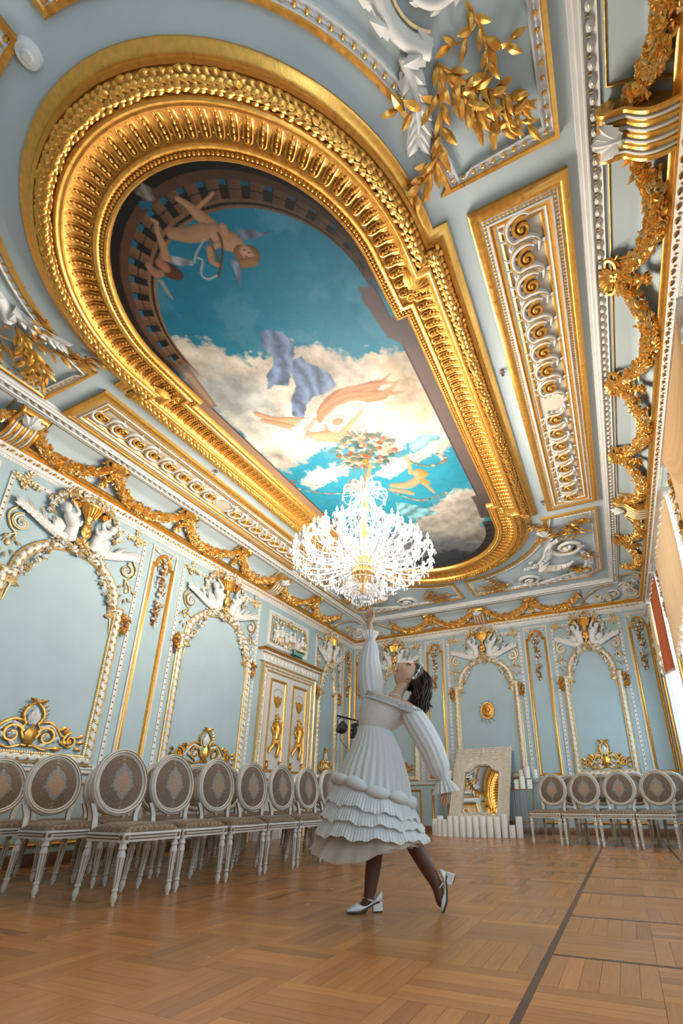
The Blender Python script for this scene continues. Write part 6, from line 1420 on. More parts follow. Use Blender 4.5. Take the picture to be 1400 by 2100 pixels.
for i, (tp, bt) in enumerate([([(-0.211, 0.636), (0.280, 0.522)], [(-0.365, 0.379), (0.398, 0.400)]), ([(-0.204, 0.636), (0.274, 0.522)], [(-0.345, 0.359), (0.372, 0.383)]), ([(-0.198, 0.627), (0.267, 0.517)], [(-0.313, 0.353), (0.340, 0.377)])]):
    m = MB(); G = loft([tp, tuple(tuple(np.array(tp[k]) * 0.5 + np.array(bt[k]) * 0.5 + np.array((0.03, 0.0)) * (1 - 2 * k)) for k in (0, 1)), bt], 240, (0.74, 0.86), 0.04, 17 + 4 * i, 1.3, sub=6, phase=i * 2, seed=5 + i); tt = np.linspace(0, 1, G.shape[0])[:, None]; aa = np.linspace(0, 2 * PI, 240, endpoint=False)[None]; G[..., 2] -= tt * (0.085 - 0.015 * i) * np.exp(-((np.cos(aa) + 0.35) / 0.6) ** 2) + 0.006 * tt * np.sin(11 * aa + i); add_loft(m, G); m.build('tulle_underskirt', [TULLE], woman, angle=180)
# neckline frill, following the top of the bodice
def frill(path, out, hgt, n=300, folds=55, mt=0):
    P = cat(path, n // (len(path) - 1)); t = np.arange(len(P)); w_ = np.sin(t / len(P) * folds * 2 * PI) 
    A = P + out * (0.004 * w_)[:, None]; B = P + out * (0.014 + 0.012 * w_)[:, None] + np.array(hgt); Cc = P + out * (0.010 + 0.014 * w_)[:, None] - np.array(hgt) * 0.8
    return np.stack([B, A, Cc], 1)
a = np.linspace(PI * 1.02, 2 * PI - 0.02, 7); L0, R0 = np.array(nk[0]), np.array(nk[1]); c = (L0 + R0) / 2; h = (R0 - L0) / 2; hw = np.linalg.norm(h)
path = np.stack([c[0] + h[0] * 1.03 * np.cos(a), hw * 0.83 * np.sin(a), c[1] + h[1] * np.cos(a) - 0.015 * np.sin(-a) * 1.2], 1)
m = MB(); G = frill(path, np.array([-0.25, -0.9, 0.1]), (0.012, 0, 0.024)); m.add(G.reshape(-1, 3), grid_faces(len(G), 3)); 
a2 = np.linspace(0.05, PI - 0.05, 7); path = np.stack([c[0] + h[0] * 1.03 * np.cos(a2), hw * 0.83 * np.sin(a2), c[1] + h[1] * np.cos(a2)], 1); G = frill(path, np.array([0.1, 0.9, 0.1]), (0.012, 0, 0.024)); m.add(G.reshape(-1, 3), grid_faces(len(G), 3)); m.build('neckline_frill', [COTTON], woman, angle=180)
m = MB()
for P in ([(0.137, -0.135, 1.264), (0.134, -0.115, 1.299), (0.130, -0.075, 1.334), (0.134, -0.060, 1.355)], [(0.074, -0.080, 1.341), (0.120, -0.085, 1.344), (0.169, -0.075, 1.344), (0.218, -0.070, 1.330)]): add_tube(m, on_body(cat(P, 6)), 0.0045, 6)
m.build('halter_strap', [COTTON], woman)
# sleeves: lofts along each arm
def sleeve(pts, radii, ripple, folds, na=120, sub=6):
    P = cat(pts, sub); R = cat(np.array(radii)[:, None], sub)[:, 0]; V, f, _ = tube(P, R, na, False); G = V.reshape(len(P), na, 3); a = np.linspace(0, 2 * PI, na, endpoint=False)
    k = 1 + ripple * (np.sin(folds * a) + 0.5 * np.sin(folds * 0.6 * a + 1))[None, :, None]; return P[:, None] + (G - P[:, None]) * k
m = MB(); add_loft(m, sleeve([(0.043, 0.100, 1.313), (0.014, 0.110, 1.377), (-0.001, 0.115, 1.478), (-0.014, 0.120, 1.625), (-0.008, 0.110, 1.719), (-0.005, 0.100, 1.785), (-0.006, 0.100, 1.800)], [0.060, 0.088, 0.095, 0.082, 0.066, 0.042, 0.030], 0.022, 15))
slv = m.build('sleeve', [COTTON], woman, angle=180); m = MB(); add_loft(m, sleeve([(-0.005, 0.100, 1.785), (-0.006, 0.100, 1.804), (-0.010, 0.100, 1.835), (-0.010, 0.100, 1.863)], [0.036, 0.036, 0.052, 0.060], 0.12, 16)); m.build('ruffled_cuff', [COTTON], slv, angle=180)
m = MB(); add_loft(m, sleeve([(0.272, -0.090, 1.221), (0.312, -0.110, 1.160), (0.371, -0.130, 1.059), (0.429, -0.135, 0.944), (0.468, -0.120, 0.838), (0.486, -0.115, 0.787), (0.489, -0.110, 0.775)], [0.055, 0.080, 0.084, 0.080, 0.072, 0.045, 0.032], 0.022, 14))
slv = m.build('sleeve', [COTTON], woman, angle=180); m = MB(); add_loft(m, sleeve([(0.486, -0.115, 0.781), (0.492, -0.110, 0.769), (0.500, -0.110, 0.732), (0.508, -0.110, 0.688)], [0.034, 0.036, 0.058, 0.082], 0.12, 15)); m.build('ruffled_cuff', [COTTON], slv, angle=180)
m = MB(); P = cat([(0.042, -0.080, 1.355), (0.106, -0.120, 1.299), (0.199, -0.160, 1.243), (0.303, -0.180, 1.207), (0.375, -0.120, 1.200)], 8); G = frill(P[::8], np.array([0, -0.8, -0.2]), (0.0, 0, 0.018), 160, 34); m.add(G.reshape(-1, 3), grid_faces(len(G), 3)); m.build('shoulder_frill', [COTTON], woman, angle=180)

# ---- shoes: built flat (toe to -x), then posed
def shoe(Mx):
    sx = np.linspace(-1, 1, 22); n = 20; a = np.linspace(0, 2 * PI, n, endpoint=False); rows = []
    xs = np.linspace(-0.118, 0.10, 22)
    hw_ = np.interp(xs, [-0.118, -0.10, -0.06, 0.0, 0.06, 0.10], [0.022, 0.033, 0.040, 0.030, 0.030, 0.018]); zb = np.interp(xs, [-0.118, -0.05, 0.0, 0.06, 0.10], [0.006, 0.004, 0.022, 0.050, 0.052]); zt = np.interp(xs, [-0.118, -0.09, -0.055, -0.02, 0.05, 0.09, 0.10], [0.016, 0.034, 0.050, 0.038, 0.062, 0.108, 0.112])
    up = MB(); G = np.zeros((22, n, 3)); 
    for i, x in enumerate(xs):
        cz, hz = (zb[i] + zt[i]) / 2, (zt[i] - zb[i]) / 2; ca, sa = np.cos(a), np.sin(a)
        G[i, :, 0] = x; G[i, :, 1] = hw_[i] * np.sign(ca) * np.abs(ca) ** 0.7; G[i, :, 2] = cz + hz * np.sign(sa) * np.abs(sa) ** 0.75
    up.add(G.reshape(-1, 3), grid_faces(22, n, False, True)); up.add(np.vstack([G[0], G[0].mean(0)]), [(i, (i + 1) % n, n) for i in range(n)]); up.add(np.vstack([G[-1], G[-1].mean(0)]), [(i, (i + 1) % n, n) for i in range(n)])
    s = up.build('shoe', [SHOE], woman, Mx, angle=60)
    hl = MB(); pr = [(0.0, 0.0), (0.0, 0.052)]; q = np.array([(0.045, -0.026), (0.104, -0.022), (0.108, 0.0), (0.104, 0.022), (0.045, 0.026)]); k = len(q)
    V = [(x + 0.0, y * 0.95, 0.004) for x, y in q] + [(x - 0.004, y, 0.056) for x, y in q]; hl.add(V, [(i, (i + 1) % k, k + (i + 1) % k, k + i) for i in range(k)]); hl.build('heel', [SHOE], s)
    so = MB(); V = [(x, y * 0.96, 0.0) for x, y in q] + [(x, y * 0.96, 0.005) for x, y in q]; so.add(V, [(i, (i + 1) % k, k + (i + 1) % k, k + i) for i in range(k)]); so.add(V[:k], [tuple(range(k))])
    SL = np.array([(x, w_ * 0.98) for x, w_ in zip(xs, hw_)]); B = np.array([[(x, s_ * w_, z) for s_ in (-1, 1)] for x, w_, z in zip(xs, hw_ * 1.0, zb)]).reshape(-1, 3); Tt = B + np.array([0, 0, 0.007]); B2 = B - np.array([0, 0, 0.004]); 
    so.add(B2, grid_faces(22, 2)); so.add(np.stack([B2[0::2], Tt[0::2]], 1).reshape(-1, 3), grid_faces(22, 2)); so.add(np.stack([B2[1::2], Tt[1::2]], 1).reshape(-1, 3), grid_faces(22, 2)); so.build('sole', [SOLE], s)
    st = MB(); t = np.linspace(-0.15, PI + 0.15, 15); add_tube(st, np.stack([0.030 - 0.046 * np.sin(t), 0.036 * np.cos(t), 0.066 + 0.014 * np.sin(t)], 1), 0.005, 6, 0, True); st.build('strap', [SHOE], s)
    # foot inside the shoe
    return s
sh1 = [(-0.012, 0.000, -0.015), (0.463, 0.000, 0.068)]
shoe(Matrix.Translation((sh1[0][0] + 0.005, 0.0, 0.004)) @ Matrix.Rotation(0.25, 4, 'Z'))
# back foot stands on its toe, heel lifted
shoe(Matrix.Translation((0.500, 0.01, 0.112)) @ Matrix.Rotation(math.radians(-68), 4, 'Y') @ Matrix.Translation((0.0, 0, -0.02)))
# ================================================================== double door, overdoor relief, exit sign (left wall)
DOORW = mat('white_door_paint', (0.66, 0.64, 0.61, 1), 0.4, noise=0.03, nscale=6)
m = MB()
for prof, mt in (([(0, 0), (0.0, 0.06), (0.03, 0.07), (0.045, 0.05)], 1), ([(0.045, 0.05), (0.06, 0.045), (0.12, 0.045), (0.135, 0.055)], 0), ([(0.135, 0.055), (0.15, 0.05), (0.165, 0.03), (0.17, 0.0)], 1)):
    V, f = sweep2(np.array([(9.0, 0), (9.0, 3.20), (7.15, 3.20), (7.15, 0)]), prof, False); m.add(V, f, mt)
door = m.build('door_1', [WHITE, GOLDP], kind='structure', label='tall white double door with gilded panels and figures', matrix=MLEFT)
tr = MB(); p, a = along(offs2(np.array([(9.0, 0), (9.0, 3.20), (7.15, 3.20), (7.15, 0)]), 0.09, False), 0.17)
put(tr, ACAN, [M34((*x, 0.045), q, 0.10, 0.1) for x, q in zip(p, a)] + [M34((*x, 0.045), q + PI, 0.08, 0.1) for x, q in zip(p, a)], 0); tr.build('leaf_moulding', [GOLDP], door, kind='stuff')
m = MB(); box(m, (7.08, 3.20, 0), (9.06, 3.37, 0.07), 0); box(m, (7.03, 3.40, 0), (9.10, 3.425, 0.16), 1); box(m, (7.02, 3.425, 0), (9.11, 3.45, 0.19), 1); box(m, (7.06, 3.37, 0), (9.08, 3.40, 0.12), 0)
put(m, HBS, [np.column_stack([np.diag([0.012, 0.02, 0.02]), (u, 3.355, 0.07)]) for u in np.arange(7.1, 9.05, 0.05)], 1)
put(m, LEAFW, [M34((u, 3.34, 0.072), -PI / 2, 0.12, 0.02) for u in np.arange(7.13, 9.04, 0.115)], 0)
m.build('door_cornice', [WHITE, GOLDD], door, angle=30)
for k, (a, b) in enumerate(((7.33, 8.055), (8.065, 8.79))):
    m = MB(); box(m, (a, 0.0, 0.0), (b, 3.03, 0.03), 0); leaf = m.build('door_leaf', [DOORW], door, angle=30)
    for z0, z1 in ((1.16, 2.92), (0.18, 1.05)):
        m = MB(); P = ccw(rect(a + 0.11, z0, b - 0.09, z1)); V, f = sweep2(P, [(0, 0.03), (0, 0.05), (0.02, 0.056), (0.04, 0.045), (0.05, 0.034), (0.05, 0.03)], True); m.add(V, f, 0); m.build('door_panel_frame', [GOLD], leaf)
    # gilded fan and dancing cupid
    m = MB(); c = (a + b) / 2 + 0.01; n = 0.045
    fp = np.array([(0.13, 2.60), (0.05, 2.565), (0, 2.61), (-0.05, 2.565), (-0.13, 2.60), (-0.105, 2.47), (-0.02, 2.36), (0.02, 2.36), (0.105, 2.47)]); kf = len(fp)
    V = np.vstack([np.column_stack([fp[:, 0] + c, fp[:, 1], np.full(kf, 0.03)]), np.column_stack([fp[:, 0] * 0.85 + c, 2.48 + (fp[:, 1] - 2.48) * 0.85, np.full(kf, 0.06)]), [(c, 2.49, 0.075)]])
    m.add(V, grid_faces(2, kf, False, True)); m.add(V[kf:], [(i, (i + 1) % kf, kf) for i in range(kf)])
    add_tube(m, [(c, 2.37, 0.04), (c, 2.26, 0.04)], [0.012, 0.006], 6)
    al = np.linspace(0.2, PI - 0.2, 9); add_tube(m, np.stack([c + 0.15 * np.cos(al), 2.62 + 0.12 * np.sin(al), np.full(9, 0.035)], 1), 0.004, 5, 0)
    T3 = lambda P: [(c + x, y, n + h) for x, y, h in P]
    ball(m, (c + 0.01, 2.12, n + 0.02), (0.036, 0.046, 0.035), 0, 9, 7); ball(m, (c + 0.02, 2.16, n + 0.02), (0.075, 0.018, 0.05), 0, 9, 5); ball(m, (c + 0.02, 2.175, n + 0.02), (0.04, 0.028, 0.035), 0, 8, 5)
    add_tube(m, cat(T3([(0, 2.08, 0.02), (0.01, 1.98, 0.035), (0.0, 1.86, 0.03), (-0.01, 1.76, 0.03)]), 4), np.interp(np.linspace(0, 1, 13), [0, 0.3, 0.7, 1], [0.035, 0.075, 0.06, 0.07]), 9)
    for P in ([(0.05, 2.02, 0.03), (0.13, 2.0, 0.03), (0.15, 1.90, 0.03)], [(-0.05, 2.02, 0.03), (-0.13, 1.96, 0.03), (-0.10, 1.87, 0.05)]): add_tube(m, cat(T3(P), 4), np.linspace(0.028, 0.016, 9), 7)
    for P in ([(0.03, 1.76, 0.02), (0.08, 1.62, 0.04), (0.05, 1.48, 0.03), (0.09, 1.44, 0.03)], [(-0.03, 1.75, 0.02), (-0.09, 1.64, 0.04), (-0.15, 1.56, 0.02), (-0.17, 1.50, 0.02)]): add_tube(m, cat(T3(P), 4), np.linspace(0.045, 0.018, 13), 8)
    put(m, ACAN, [M34((c + 0.03, 2.0, n), 0.7, 0.16, 0.3), M34((c - 0.03, 2.0, n), PI - 0.7, 0.16, 0.3), M34((c + 0.1, 1.66, n), -0.6, 0.12, 0.1), M34((c - 0.1, 1.62, n), PI + 0.5, 0.12, 0.1), M34((c, 2.19, n), PI / 2 - 0.6, 0.09, 0.1), M34((c, 2.19, n), PI / 2 + 0.6, 0.09, 0.1)]); put(m, ACAN, [M34((c, 1.80, n + 0.05), -PI / 2 + q, 0.14, 0.1) for q in (-0.5, 0, 0.5)])
    m.build('gilded_cupid', [GOLD], leaf, angle=60)
    m = MB()
    for s in (-1, 1): ball(m, (c + s * 0.19, 1.27, 0.05), (0.035, 0.06, 0.03), 0, 8, 6); ball(m, (c + s * 0.19, 1.35, 0.05), (0.045, 0.014, 0.03), 0, 8, 5)
    m.build('gilded_vase_boss', [GOLDD], leaf)
m = MB(); cbox(m, (8.03, 1.20, 0.06), (0.05, 0.16, 0.02), 0, 0.006); add_tube(m, [(8.03, 1.22, 0.06), (8.03, 1.22, 0.10), (7.94, 1.22, 0.105)], 0.009, 7); m.build('door_handle', [GOLDD], door)
m = MB(); P = ccw(rect(7.24, 3.56, 8.64, 4.31)); V, f = sweep2(P, [(0, 0), (0, 0.03), (0.03, 0.035), (0.06, 0.03), (0.065, 0.015), (0.085, 0.015), (0.09, 0.0)], True); m.add(V, f, 0)
V, f = sweep2(P, [(0.09, 0.0), (0.095, 0.02), (0.11, 0.022), (0.12, 0.0)], True); m.add(V, f, 1); over = m.build('overdoor_relief', [WHITE, GOLDP], wall_left, MLEFT, label='white and gilded figure relief above the door')
r = np.random.default_rng(17); m = MB()
for k in range(7):      # small figures of children
    u = 7.50 + 0.148 * k; z = 3.80 + 0.05 * math.sin(k * 2.2); ball(m, (u, z + 0.19, 0.05), (0.035, 0.042, 0.035), 0, 8, 6)
    add_tube(m, cat([(u, z + 0.15, 0.04), (u + 0.02 * math.sin(k), z + 0.05, 0.05), (u, z - 0.04, 0.04)], 4), np.interp(np.linspace(0, 1, 9), [0, 0.4, 1], [0.025, 0.05, 0.045]), 8, 0)
    for s in (-1, 1):
        add_tube(m, cat([(u + s * 0.03, z + 0.12, 0.04), (u + s * 0.08, z + 0.10 + 0.05 * math.sin(k + s), 0.05), (u + s * 0.10, z + 0.02, 0.04)], 4), 0.014, 6, 0); add_tube(m, cat([(u + s * 0.02, z - 0.05, 0.04), (u + s * 0.045, z - 0.12, 0.05), (u + s * 0.02 * k % 0.05, z - 0.19, 0.03)], 4), np.linspace(0.026, 0.013, 9), 7, 0)
    put(m, ACAN, [M34((u, z + 0.02, 0.06), -PI / 2 + r.normal(0, 0.3), 0.16, 0.1)], 1)
flowers(m, r, [(7.40, 4.20), (7.65, 4.12), (7.95, 4.16), (8.25, 4.12), (8.5, 4.20)], 0.035, 90, 0.026, (1, 1, 0), 0.02); flowers(m, r, [(7.42, 4.1), (7.40, 3.7)], 0.04, 40, 0.028, (0, 1), 0.02); flowers(m, r, [(8.48, 4.1), (8.48, 3.7)], 0.05, 50, 0.028, (1, 1), 0.02); flowers(m, r, [(7.45, 3.70), (8.45, 3.70)], 0.05, 70, 0.026, (0, 1), 0.02)
ball(m, (7.94, 4.20, 0.05), (0.06, 0.06, 0.03), 1, 10, 6); m.build('figure_relief', [WHITE, GOLDP], over, angle=60)
# exit sign
SIGNG = mat('green_sign', (0.0, 0.10, 0.075, 1), 0.35); SIGNT = mat('pale_sign_lettering', (0.55, 0.72, 0.68, 1), 0.4)
m = MB(); cbox(m, (0, 0, 0), (0.34, 0.13, 0.04), 0, 0.006)
sign = m.build('exit_sign', [SIGNG], None, MLEFT @ Matrix.Translation((8.02, 3.535, 0.21)) @ Matrix.Rotation(math.radians(12), 4, 'X')); tag(sign, 'small green exit sign with pale lettering on the door cornice', 'sign')
m = MB(); 
cu = bpy.data.curves.new('t', 'FONT'); cu.body = '\u0412\u044b\u0445\u043e\u0434'; cu.size = 0.105; cu.align_x = 'CENTER'; cu.align_y = 'CENTER'; cu.extrude = 0.001
to = bpy.data.objects.new('t', cu); COL.objects.link(to); dg = bpy.context.evaluated_depsgraph_get(); tm = bpy.data.meshes.new_from_object(to.evaluated_get(dg)); bpy.data.objects.remove(to); tm.materials.clear(); tm.materials.append(SIGNT)
obj('sign_lettering', tm, sign, Matrix.Translation((0, 0, 0.0215)))

# ================================================================== medallion on the far wall
m = MB(); lathe(m, [(0.0, 0.035), (0.10, 0.03), (0.125, 0.02), (0.13, 0.035), (0.15, 0.035), (0.155, 0.0)], 28, sq=(1, 1.25))
V, f = m.v[0], m.f[0]; med = m.build('medallion', [GOLDD], None, MFAR @ Matrix.Translation((-2.545, 2.53, 0.002))); tag(med, 'small oval gilded profile medallion in the middle arched panel of the far wall', 'medallion')
m = MB(); ball(m, (0.0, 0.02, 0.03), (0.06, 0.075, 0.03), 0, 10, 7); ball(m, (0.055, 0.01, 0.03), (0.02, 0.018, 0.015), 0, 7, 5); ball(m, (-0.02, 0.06, 0.035), (0.065, 0.05, 0.03), 0, 9, 6); ball(m, (-0.02, -0.085, 0.025), (0.075, 0.05, 0.025), 0, 9, 6); ball(m, (-0.01, -0.04, 0.03), (0.03, 0.04, 0.025), 0, 8, 5); m.build('profile_head', [GOLDD], med)
m = MB(); put(m, ACAN, [M34((0, 0, 0), 0, 1.0, 0.1)]); LFM = m.mesh('leaf', [mat('blue_grey_plaster', (0.33, 0.42, 0.40, 1), 0.6)])
for k in range(14): obj('leaf', LFM, med, Matrix.Translation((0.15 * math.cos(k * 0.449), 0.19 * math.sin(k * 0.449), 0.005)) @ Matrix.Rotation(k * 0.449, 4, 'Z') @ Matrix.Scale(0.06 + (0.06 if 9 <= k <= 12 else 0), 4))

# ================================================================== leaning mirror with carved frame
MIRW = mat('distressed_cream_wood', (0.70, 0.61, 0.50, 1), 0.6, noise=0.14, nscale=16, bump=0.3, bscale=70)
MIRR = mat('mirror_glass', (0.92, 0.94, 0.93, 1), 0.01, metal=1.0)
MW, MH = 1.22, 1.88
mir = thing('standing_mirror', 'tall mirror in a carved cream frame leaning against the far wall behind candles', 'mirror', (-2.70, 9.83, 0.0), math.radians(-2.5))
TL = Matrix.Rotation(math.radians(-27), 4, 'X') @ Matrix(((1, 0, 0, 0), (0, 0, -1, 0), (0, 1, 0, 0), (0, 0, 0, 1)))
op = [(-0.365, 0.36), (-0.2, 0.36), (-0.12, 0.40), (0, 0.42), (0.12, 0.40), (0.2, 0.36), (0.365, 0.36), (0.365, 1.20), (0.30, 1.21), (0.22, 1.25), (0.16, 1.32), (0.06, 1.345), (0, 1.34), (-0.06, 1.345), (-0.16, 1.32), (-0.22, 1.25), (-0.30, 1.21), (-0.365, 1.20)]
op = np.array(op) * (1, 1.09); ou = np.array([(-MW / 2 * (1 if x < 0 else -1) * 1.0 if abs(x) > 0.36 else x * MW / 0.73, 0 if y < 0.5 else MH) for x, y in op])
m = MB(); n = len(op)
for A, B, h0, h1 in ((ou, op, 0.055, 0.03),):
    V = np.vstack([np.column_stack([A, np.full(n, h0)]), np.column_stack([A * 0.45 + B * 0.55, np.full(n, h0 + 0.0)]), np.column_stack([A * 0.15 + B * 0.85, np.full(n, h0 + 0.012)]), np.column_stack([B, np.full(n, h1)]), np.column_stack([B, np.full(n, 0.0)])]); m.add(V, grid_faces(5, n, False, True))
V = np.vstack([np.column_stack([ou, np.full(n, 0.055)]), np.column_stack([ou, np.zeros(n)])]); m.add(V, grid_faces(2, n, False, True)); m.add([(-MW / 2, 0, 0), (MW / 2, 0, 0), (MW / 2, MH, 0), (-MW / 2, MH, 0)], [(0, 1, 2, 3)])
mf = m.build('mirror_frame', [MIRW], mir, TL, angle=30)
m = MB(); P = ccw(rect(-MW / 2, 0, MW / 2, MH))
for d in (0.0, 0.05, 0.10, 0.15): V, f = sweep2(P, [(d, 0.05), (d + 0.004, 0.072), (d + 0.02, 0.075), (d + 0.03, 0.055)], True); m.add(V, f)
V, f = sweep2(ccw(op), [(-0.045, 0.05), (-0.04, 0.075), (-0.02, 0.08), (-0.004, 0.06), (0, 0.03)], True); m.add(V, f)
mz = m; m = MB()
for s in (-1, 1):
    acanthus_scroll(m, (s * 0.42, 1.53), 0.10, PI / 2, s, 0, 0); stem(m, [(0, 1.47), (s * 0.15, 1.45), (s * 0.28, 1.40), (s * 0.36, 1.30)], 0.025, 0.012, 0.06); stem(m, [(s * 0.05, 1.55), (s * 0.2, 1.58), (s * 0.32, 1.52)], 0.02, 0.01, 0.06)
    for (x, y, a) in ((0.1, 1.50, 0.3), (0.22, 1.48, -0.2), (0.5, 1.60, 0.9), (0.5, 0.1, -0.8), (0.48, 0.14, 0.5), (0.1, 0.38, 0.1), (0.2, 0.36, 0.2), (0.33, 1.62, 0.4), (0.34, 0.33, 0.6)): put(m, ACAN, [M34((s * x, y, 0.06), a if s > 0 else PI - a, 0.12, 0.15)])
put(m, FLOW6, [M34((0, 1.54, 0.06), 0, 0.07)]); put(m, ACAN, [M34((0, 1.6, 0.06), PI / 2, 0.13, 0.1), M34((0, 1.38, 0.06), PI / 2, 0.12, 0.1)]); mz.v += [v * (1, 1.09, 1) for v in m.v]; mz.f += [f + mz.n for f in m.f]; mz.m += m.m; mz.c += m.c; mz.n += m.n; m = mz; m.build('carved_moulding', [MIRW], mf, angle=60)
m = MB(); m.add(np.column_stack([op, np.full(n, 0.012)]).tolist() + [(0, 0.8, 0.012)], [(i, (i + 1) % n, n) for i in range(n)]); m.build('mirror_glass', [MIRR], mir, TL, smooth=False)

# ================================================================== white pillar candles and thread-hung stands around the mirror
WAX = mat('white_wax', (0.80, 0.78, 0.74, 1), 0.5); WICK = mat('wick', (0.05, 0.04, 0.03, 1), 0.8)
def candle_mesh(h, rd):
    m = MB(); lathe(m, [(0.0, 0.0), (rd, 0.0), (rd, h - 0.008), (rd - 0.008, h), (rd * 0.75, h - 0.004), (rd * 0.5, h - 0.02), (0.0, h - 0.022)], 18, mat=0); return m.mesh('candle', [WAX], 50)
wm = MB(); add_tube(wm, [(0, 0, 0), (0.002, 0, 0.012), (0.005, 0, 0.022)], 0.0025, 5); WK = wm.mesh('wick', [WICK])
CM_ = {k: candle_mesh(*k) for k in ((0.36, 0.062), (0.30, 0.06), (0.21, 0.058), (0.40, 0.055), (0.17, 0.05), (0.23, 0.05), (0.13, 0.05))}
def candle(key, x, y, z, label, group):
    o = obj('candle', CM_[key], None, Matrix.Translation((x, y, z))); tag(o, label, 'candle', group); obj('wick', WK, o, Matrix.Translation((0, 0, key[0] - 0.025)))
pth = cat([(-3.64, 10.0), (-3.42, 9.76), (-3.05, 9.63), (-2.60, 9.60), (-2.15, 9.63), (-1.80, 9.72)], 20); pp, aa = along(pth, 0.136)
hh = [(0.30, 0.06), (0.21, 0.058), (0.36, 0.062), (0.30, 0.06)] + [(0.36, 0.062)] * 8 + [(0.40, 0.055), (0.36, 0.062), (0.30, 0.06), (0.21, 0.058)]
for k, p in enumerate(pp): candle(hh[min(k, len(hh) - 1)] if k < len(pp) - 2 else [(0.21, 0.058), (0.36, 0.062)][k - len(pp) + 2], p[0], p[1], 0, f'white pillar candle on the floor, {["first", "second", "third", "fourth", "fifth", "sixth", "seventh", "eighth", "ninth", "tenth", "eleventh", "twelfth", "thirteenth", "fourteenth", "fifteenth", "sixteenth", "seventeenth"][min(k, 16)]} from the left before the mirror', 'floor candles before the mirror')
ACR = cloth_mat('clear_acrylic', (0.75, 0.80, 0.80, 1), 0.5, 0.16)
THR = cloth_mat('silver_thread', (0.55, 0.58, 0.58, 1), 0.3, 0.55)
def stand(x, y, z, R, label, cand):
    t = thing('display_stand', label, 'stand', (x, y, 0)); m = MB(); lathe(m, [(0.0, z), (R, z), (R, z - 0.012), (0.0, z - 0.012)], 24); m.build('shelf', [ACR], t, angle=30)
    m = MB(); lathe(m, [(0.0, 0.0), (R * 0.9, 0.0), (R * 0.9, 0.012), (0.02, 0.014), (0.012, 0.03), (0.012, z - 0.012)], 16); m.build('base_and_pole', [ACR], t, angle=30)
    m = MB(); rr = np.random.default_rng(int(z * 100))
    for k in range(60):
        a = rr.uniform(0, 2 * PI); d_ = rr.normal(0, 0.02); add_tube(m, [(R * math.cos(a), R * math.sin(a), z - 0.01), ((R + d_) * math.cos(a + d_), (R + d_) * math.sin(a + d_), 0.05 + rr.uniform(0, 0.1))], 0.0022, 3, 0, False)
    m.build('hanging_threads', [THR], t, kind='stuff')
    for i, (dx, dy, key) in enumerate(cand): candle(key, x + dx, y + dy, z, f'white pillar candle, {["left", "middle", "right", "rear"][i]} one on the {label.split(" beside")[0].split("thread-hung ")[1]}', 'candles on the clear stands')
stand(-1.74, 10.50, 1.05, 0.24, 'tall clear thread-hung stand beside the mirror, right rear', [(-0.14, 0.03, (0.17, 0.05)), (-0.01, -0.03, (0.23, 0.05)), (0.14, 0.02, (0.17, 0.05))])
stand(-1.78, 10.02, 0.84, 0.22, 'lower clear thread-hung stand before the tall one, right of the mirror', [(-0.12, 0.0, (0.17, 0.05)), (0.0, -0.05, (0.23, 0.05)), (0.12, 0.02, (0.17, 0.05))])
stand(-3.50, 10.44, 1.08, 0.165, 'single clear thread-hung pedestal left of the mirror behind the dancer', [(-0.105, 0.0, (0.17, 0.05)), (0.0, -0.03, (0.23, 0.05)), (0.105, 0.02, (0.17, 0.05))])

# ================================================================== stage lights on a T-bar stand
ls = thing('lighting_stand', 'black T-bar stand behind the dancer near the far left corner', 'stand', (-5.3, 9.78, 0))
m = MB(); add_tube(m, [(0, -0.95, 2.33), (0, 0.75, 2.36)], 0.022, 8); m.build('crossbar', [BLACK], ls)
m = MB(); add_tube(m, [(0, 0, 0.15), (0, 0, 2.36)], 0.02, 8); m.build('pole', [BLACK], ls)
for k in range(3):
    a = k * 2.094 + 0.5; m = MB(); add_tube(m, [(0, 0, 0.55), (0.5 * math.cos(a), 0.5 * math.sin(a), 0.01)], 0.013, 6); m.build('leg', [BLACK], ls)
pc = thing('stage_light', 'round black spotlight hanging from the left end of the T-bar', 'spotlight', (-5.3, 8.98, 2.112), math.radians(-35)); Rt = Matrix.Rotation(math.radians(62), 4, 'X')
LENS = mat('grey_lens', (0.22, 0.22, 0.23, 1), 0.25)
m = MB(); lathe(m, [(0.0, -0.13), (0.08, -0.13), (0.12, -0.08), (0.135, 0.0), (0.135, 0.03), (0.12, 0.03), (0.115, 0.01)], 22); m.build('housing', [BLACK], pc, Rt, angle=40)
m = MB(); lathe(m, [(0.0, 0.012), (0.116, 0.012)], 22)
for k in range(12): ball(m, (0.08 * math.cos(k * 0.524), 0.08 * math.sin(k * 0.524), 0.014), (0.017, 0.017, 0.01), 1, 8, 5)
for k in range(6): ball(m, (0.035 * math.cos(k * 1.047), 0.035 * math.sin(k * 1.047), 0.014), (0.015, 0.015, 0.01), 1, 8, 5)
m.build('lens', [LENS, BLACK], pc, Rt, angle=40)
m = MB(); add_tube(m, cat([(-0.15, 0, 0.0), (-0.16, 0, 0.1), (-0.12, 0, 0.19), (0.12, 0, 0.19), (0.16, 0, 0.1), (0.15, 0, 0.0)], 5), 0.009, 6); m.build('yoke', [BLACK], pc)
bx = thing('stage_light', 'square black spotlight clamped under the middle of the T-bar', 'spotlight', (-5.30, 9.62, 2.085), math.radians(-35))
m = MB(); cbox(m, (0, 0, -0.03), (0.20, 0.16, 0.22), 0, 0.012); cbox(m, (0, 0, 0.15), (0.26, 0.10, 0.09), 0, 0.012); m.build('housing', [BLACK], bx)
m = MB(); cbox(m, (0, -0.083, -0.03), (0.12, 0.01, 0.12), 0, 0.004); ball(m, (0, -0.088, -0.03), (0.03, 0.012, 0.03), 1, 10, 6); m.build('lens', [BLACK, LENS], bx)
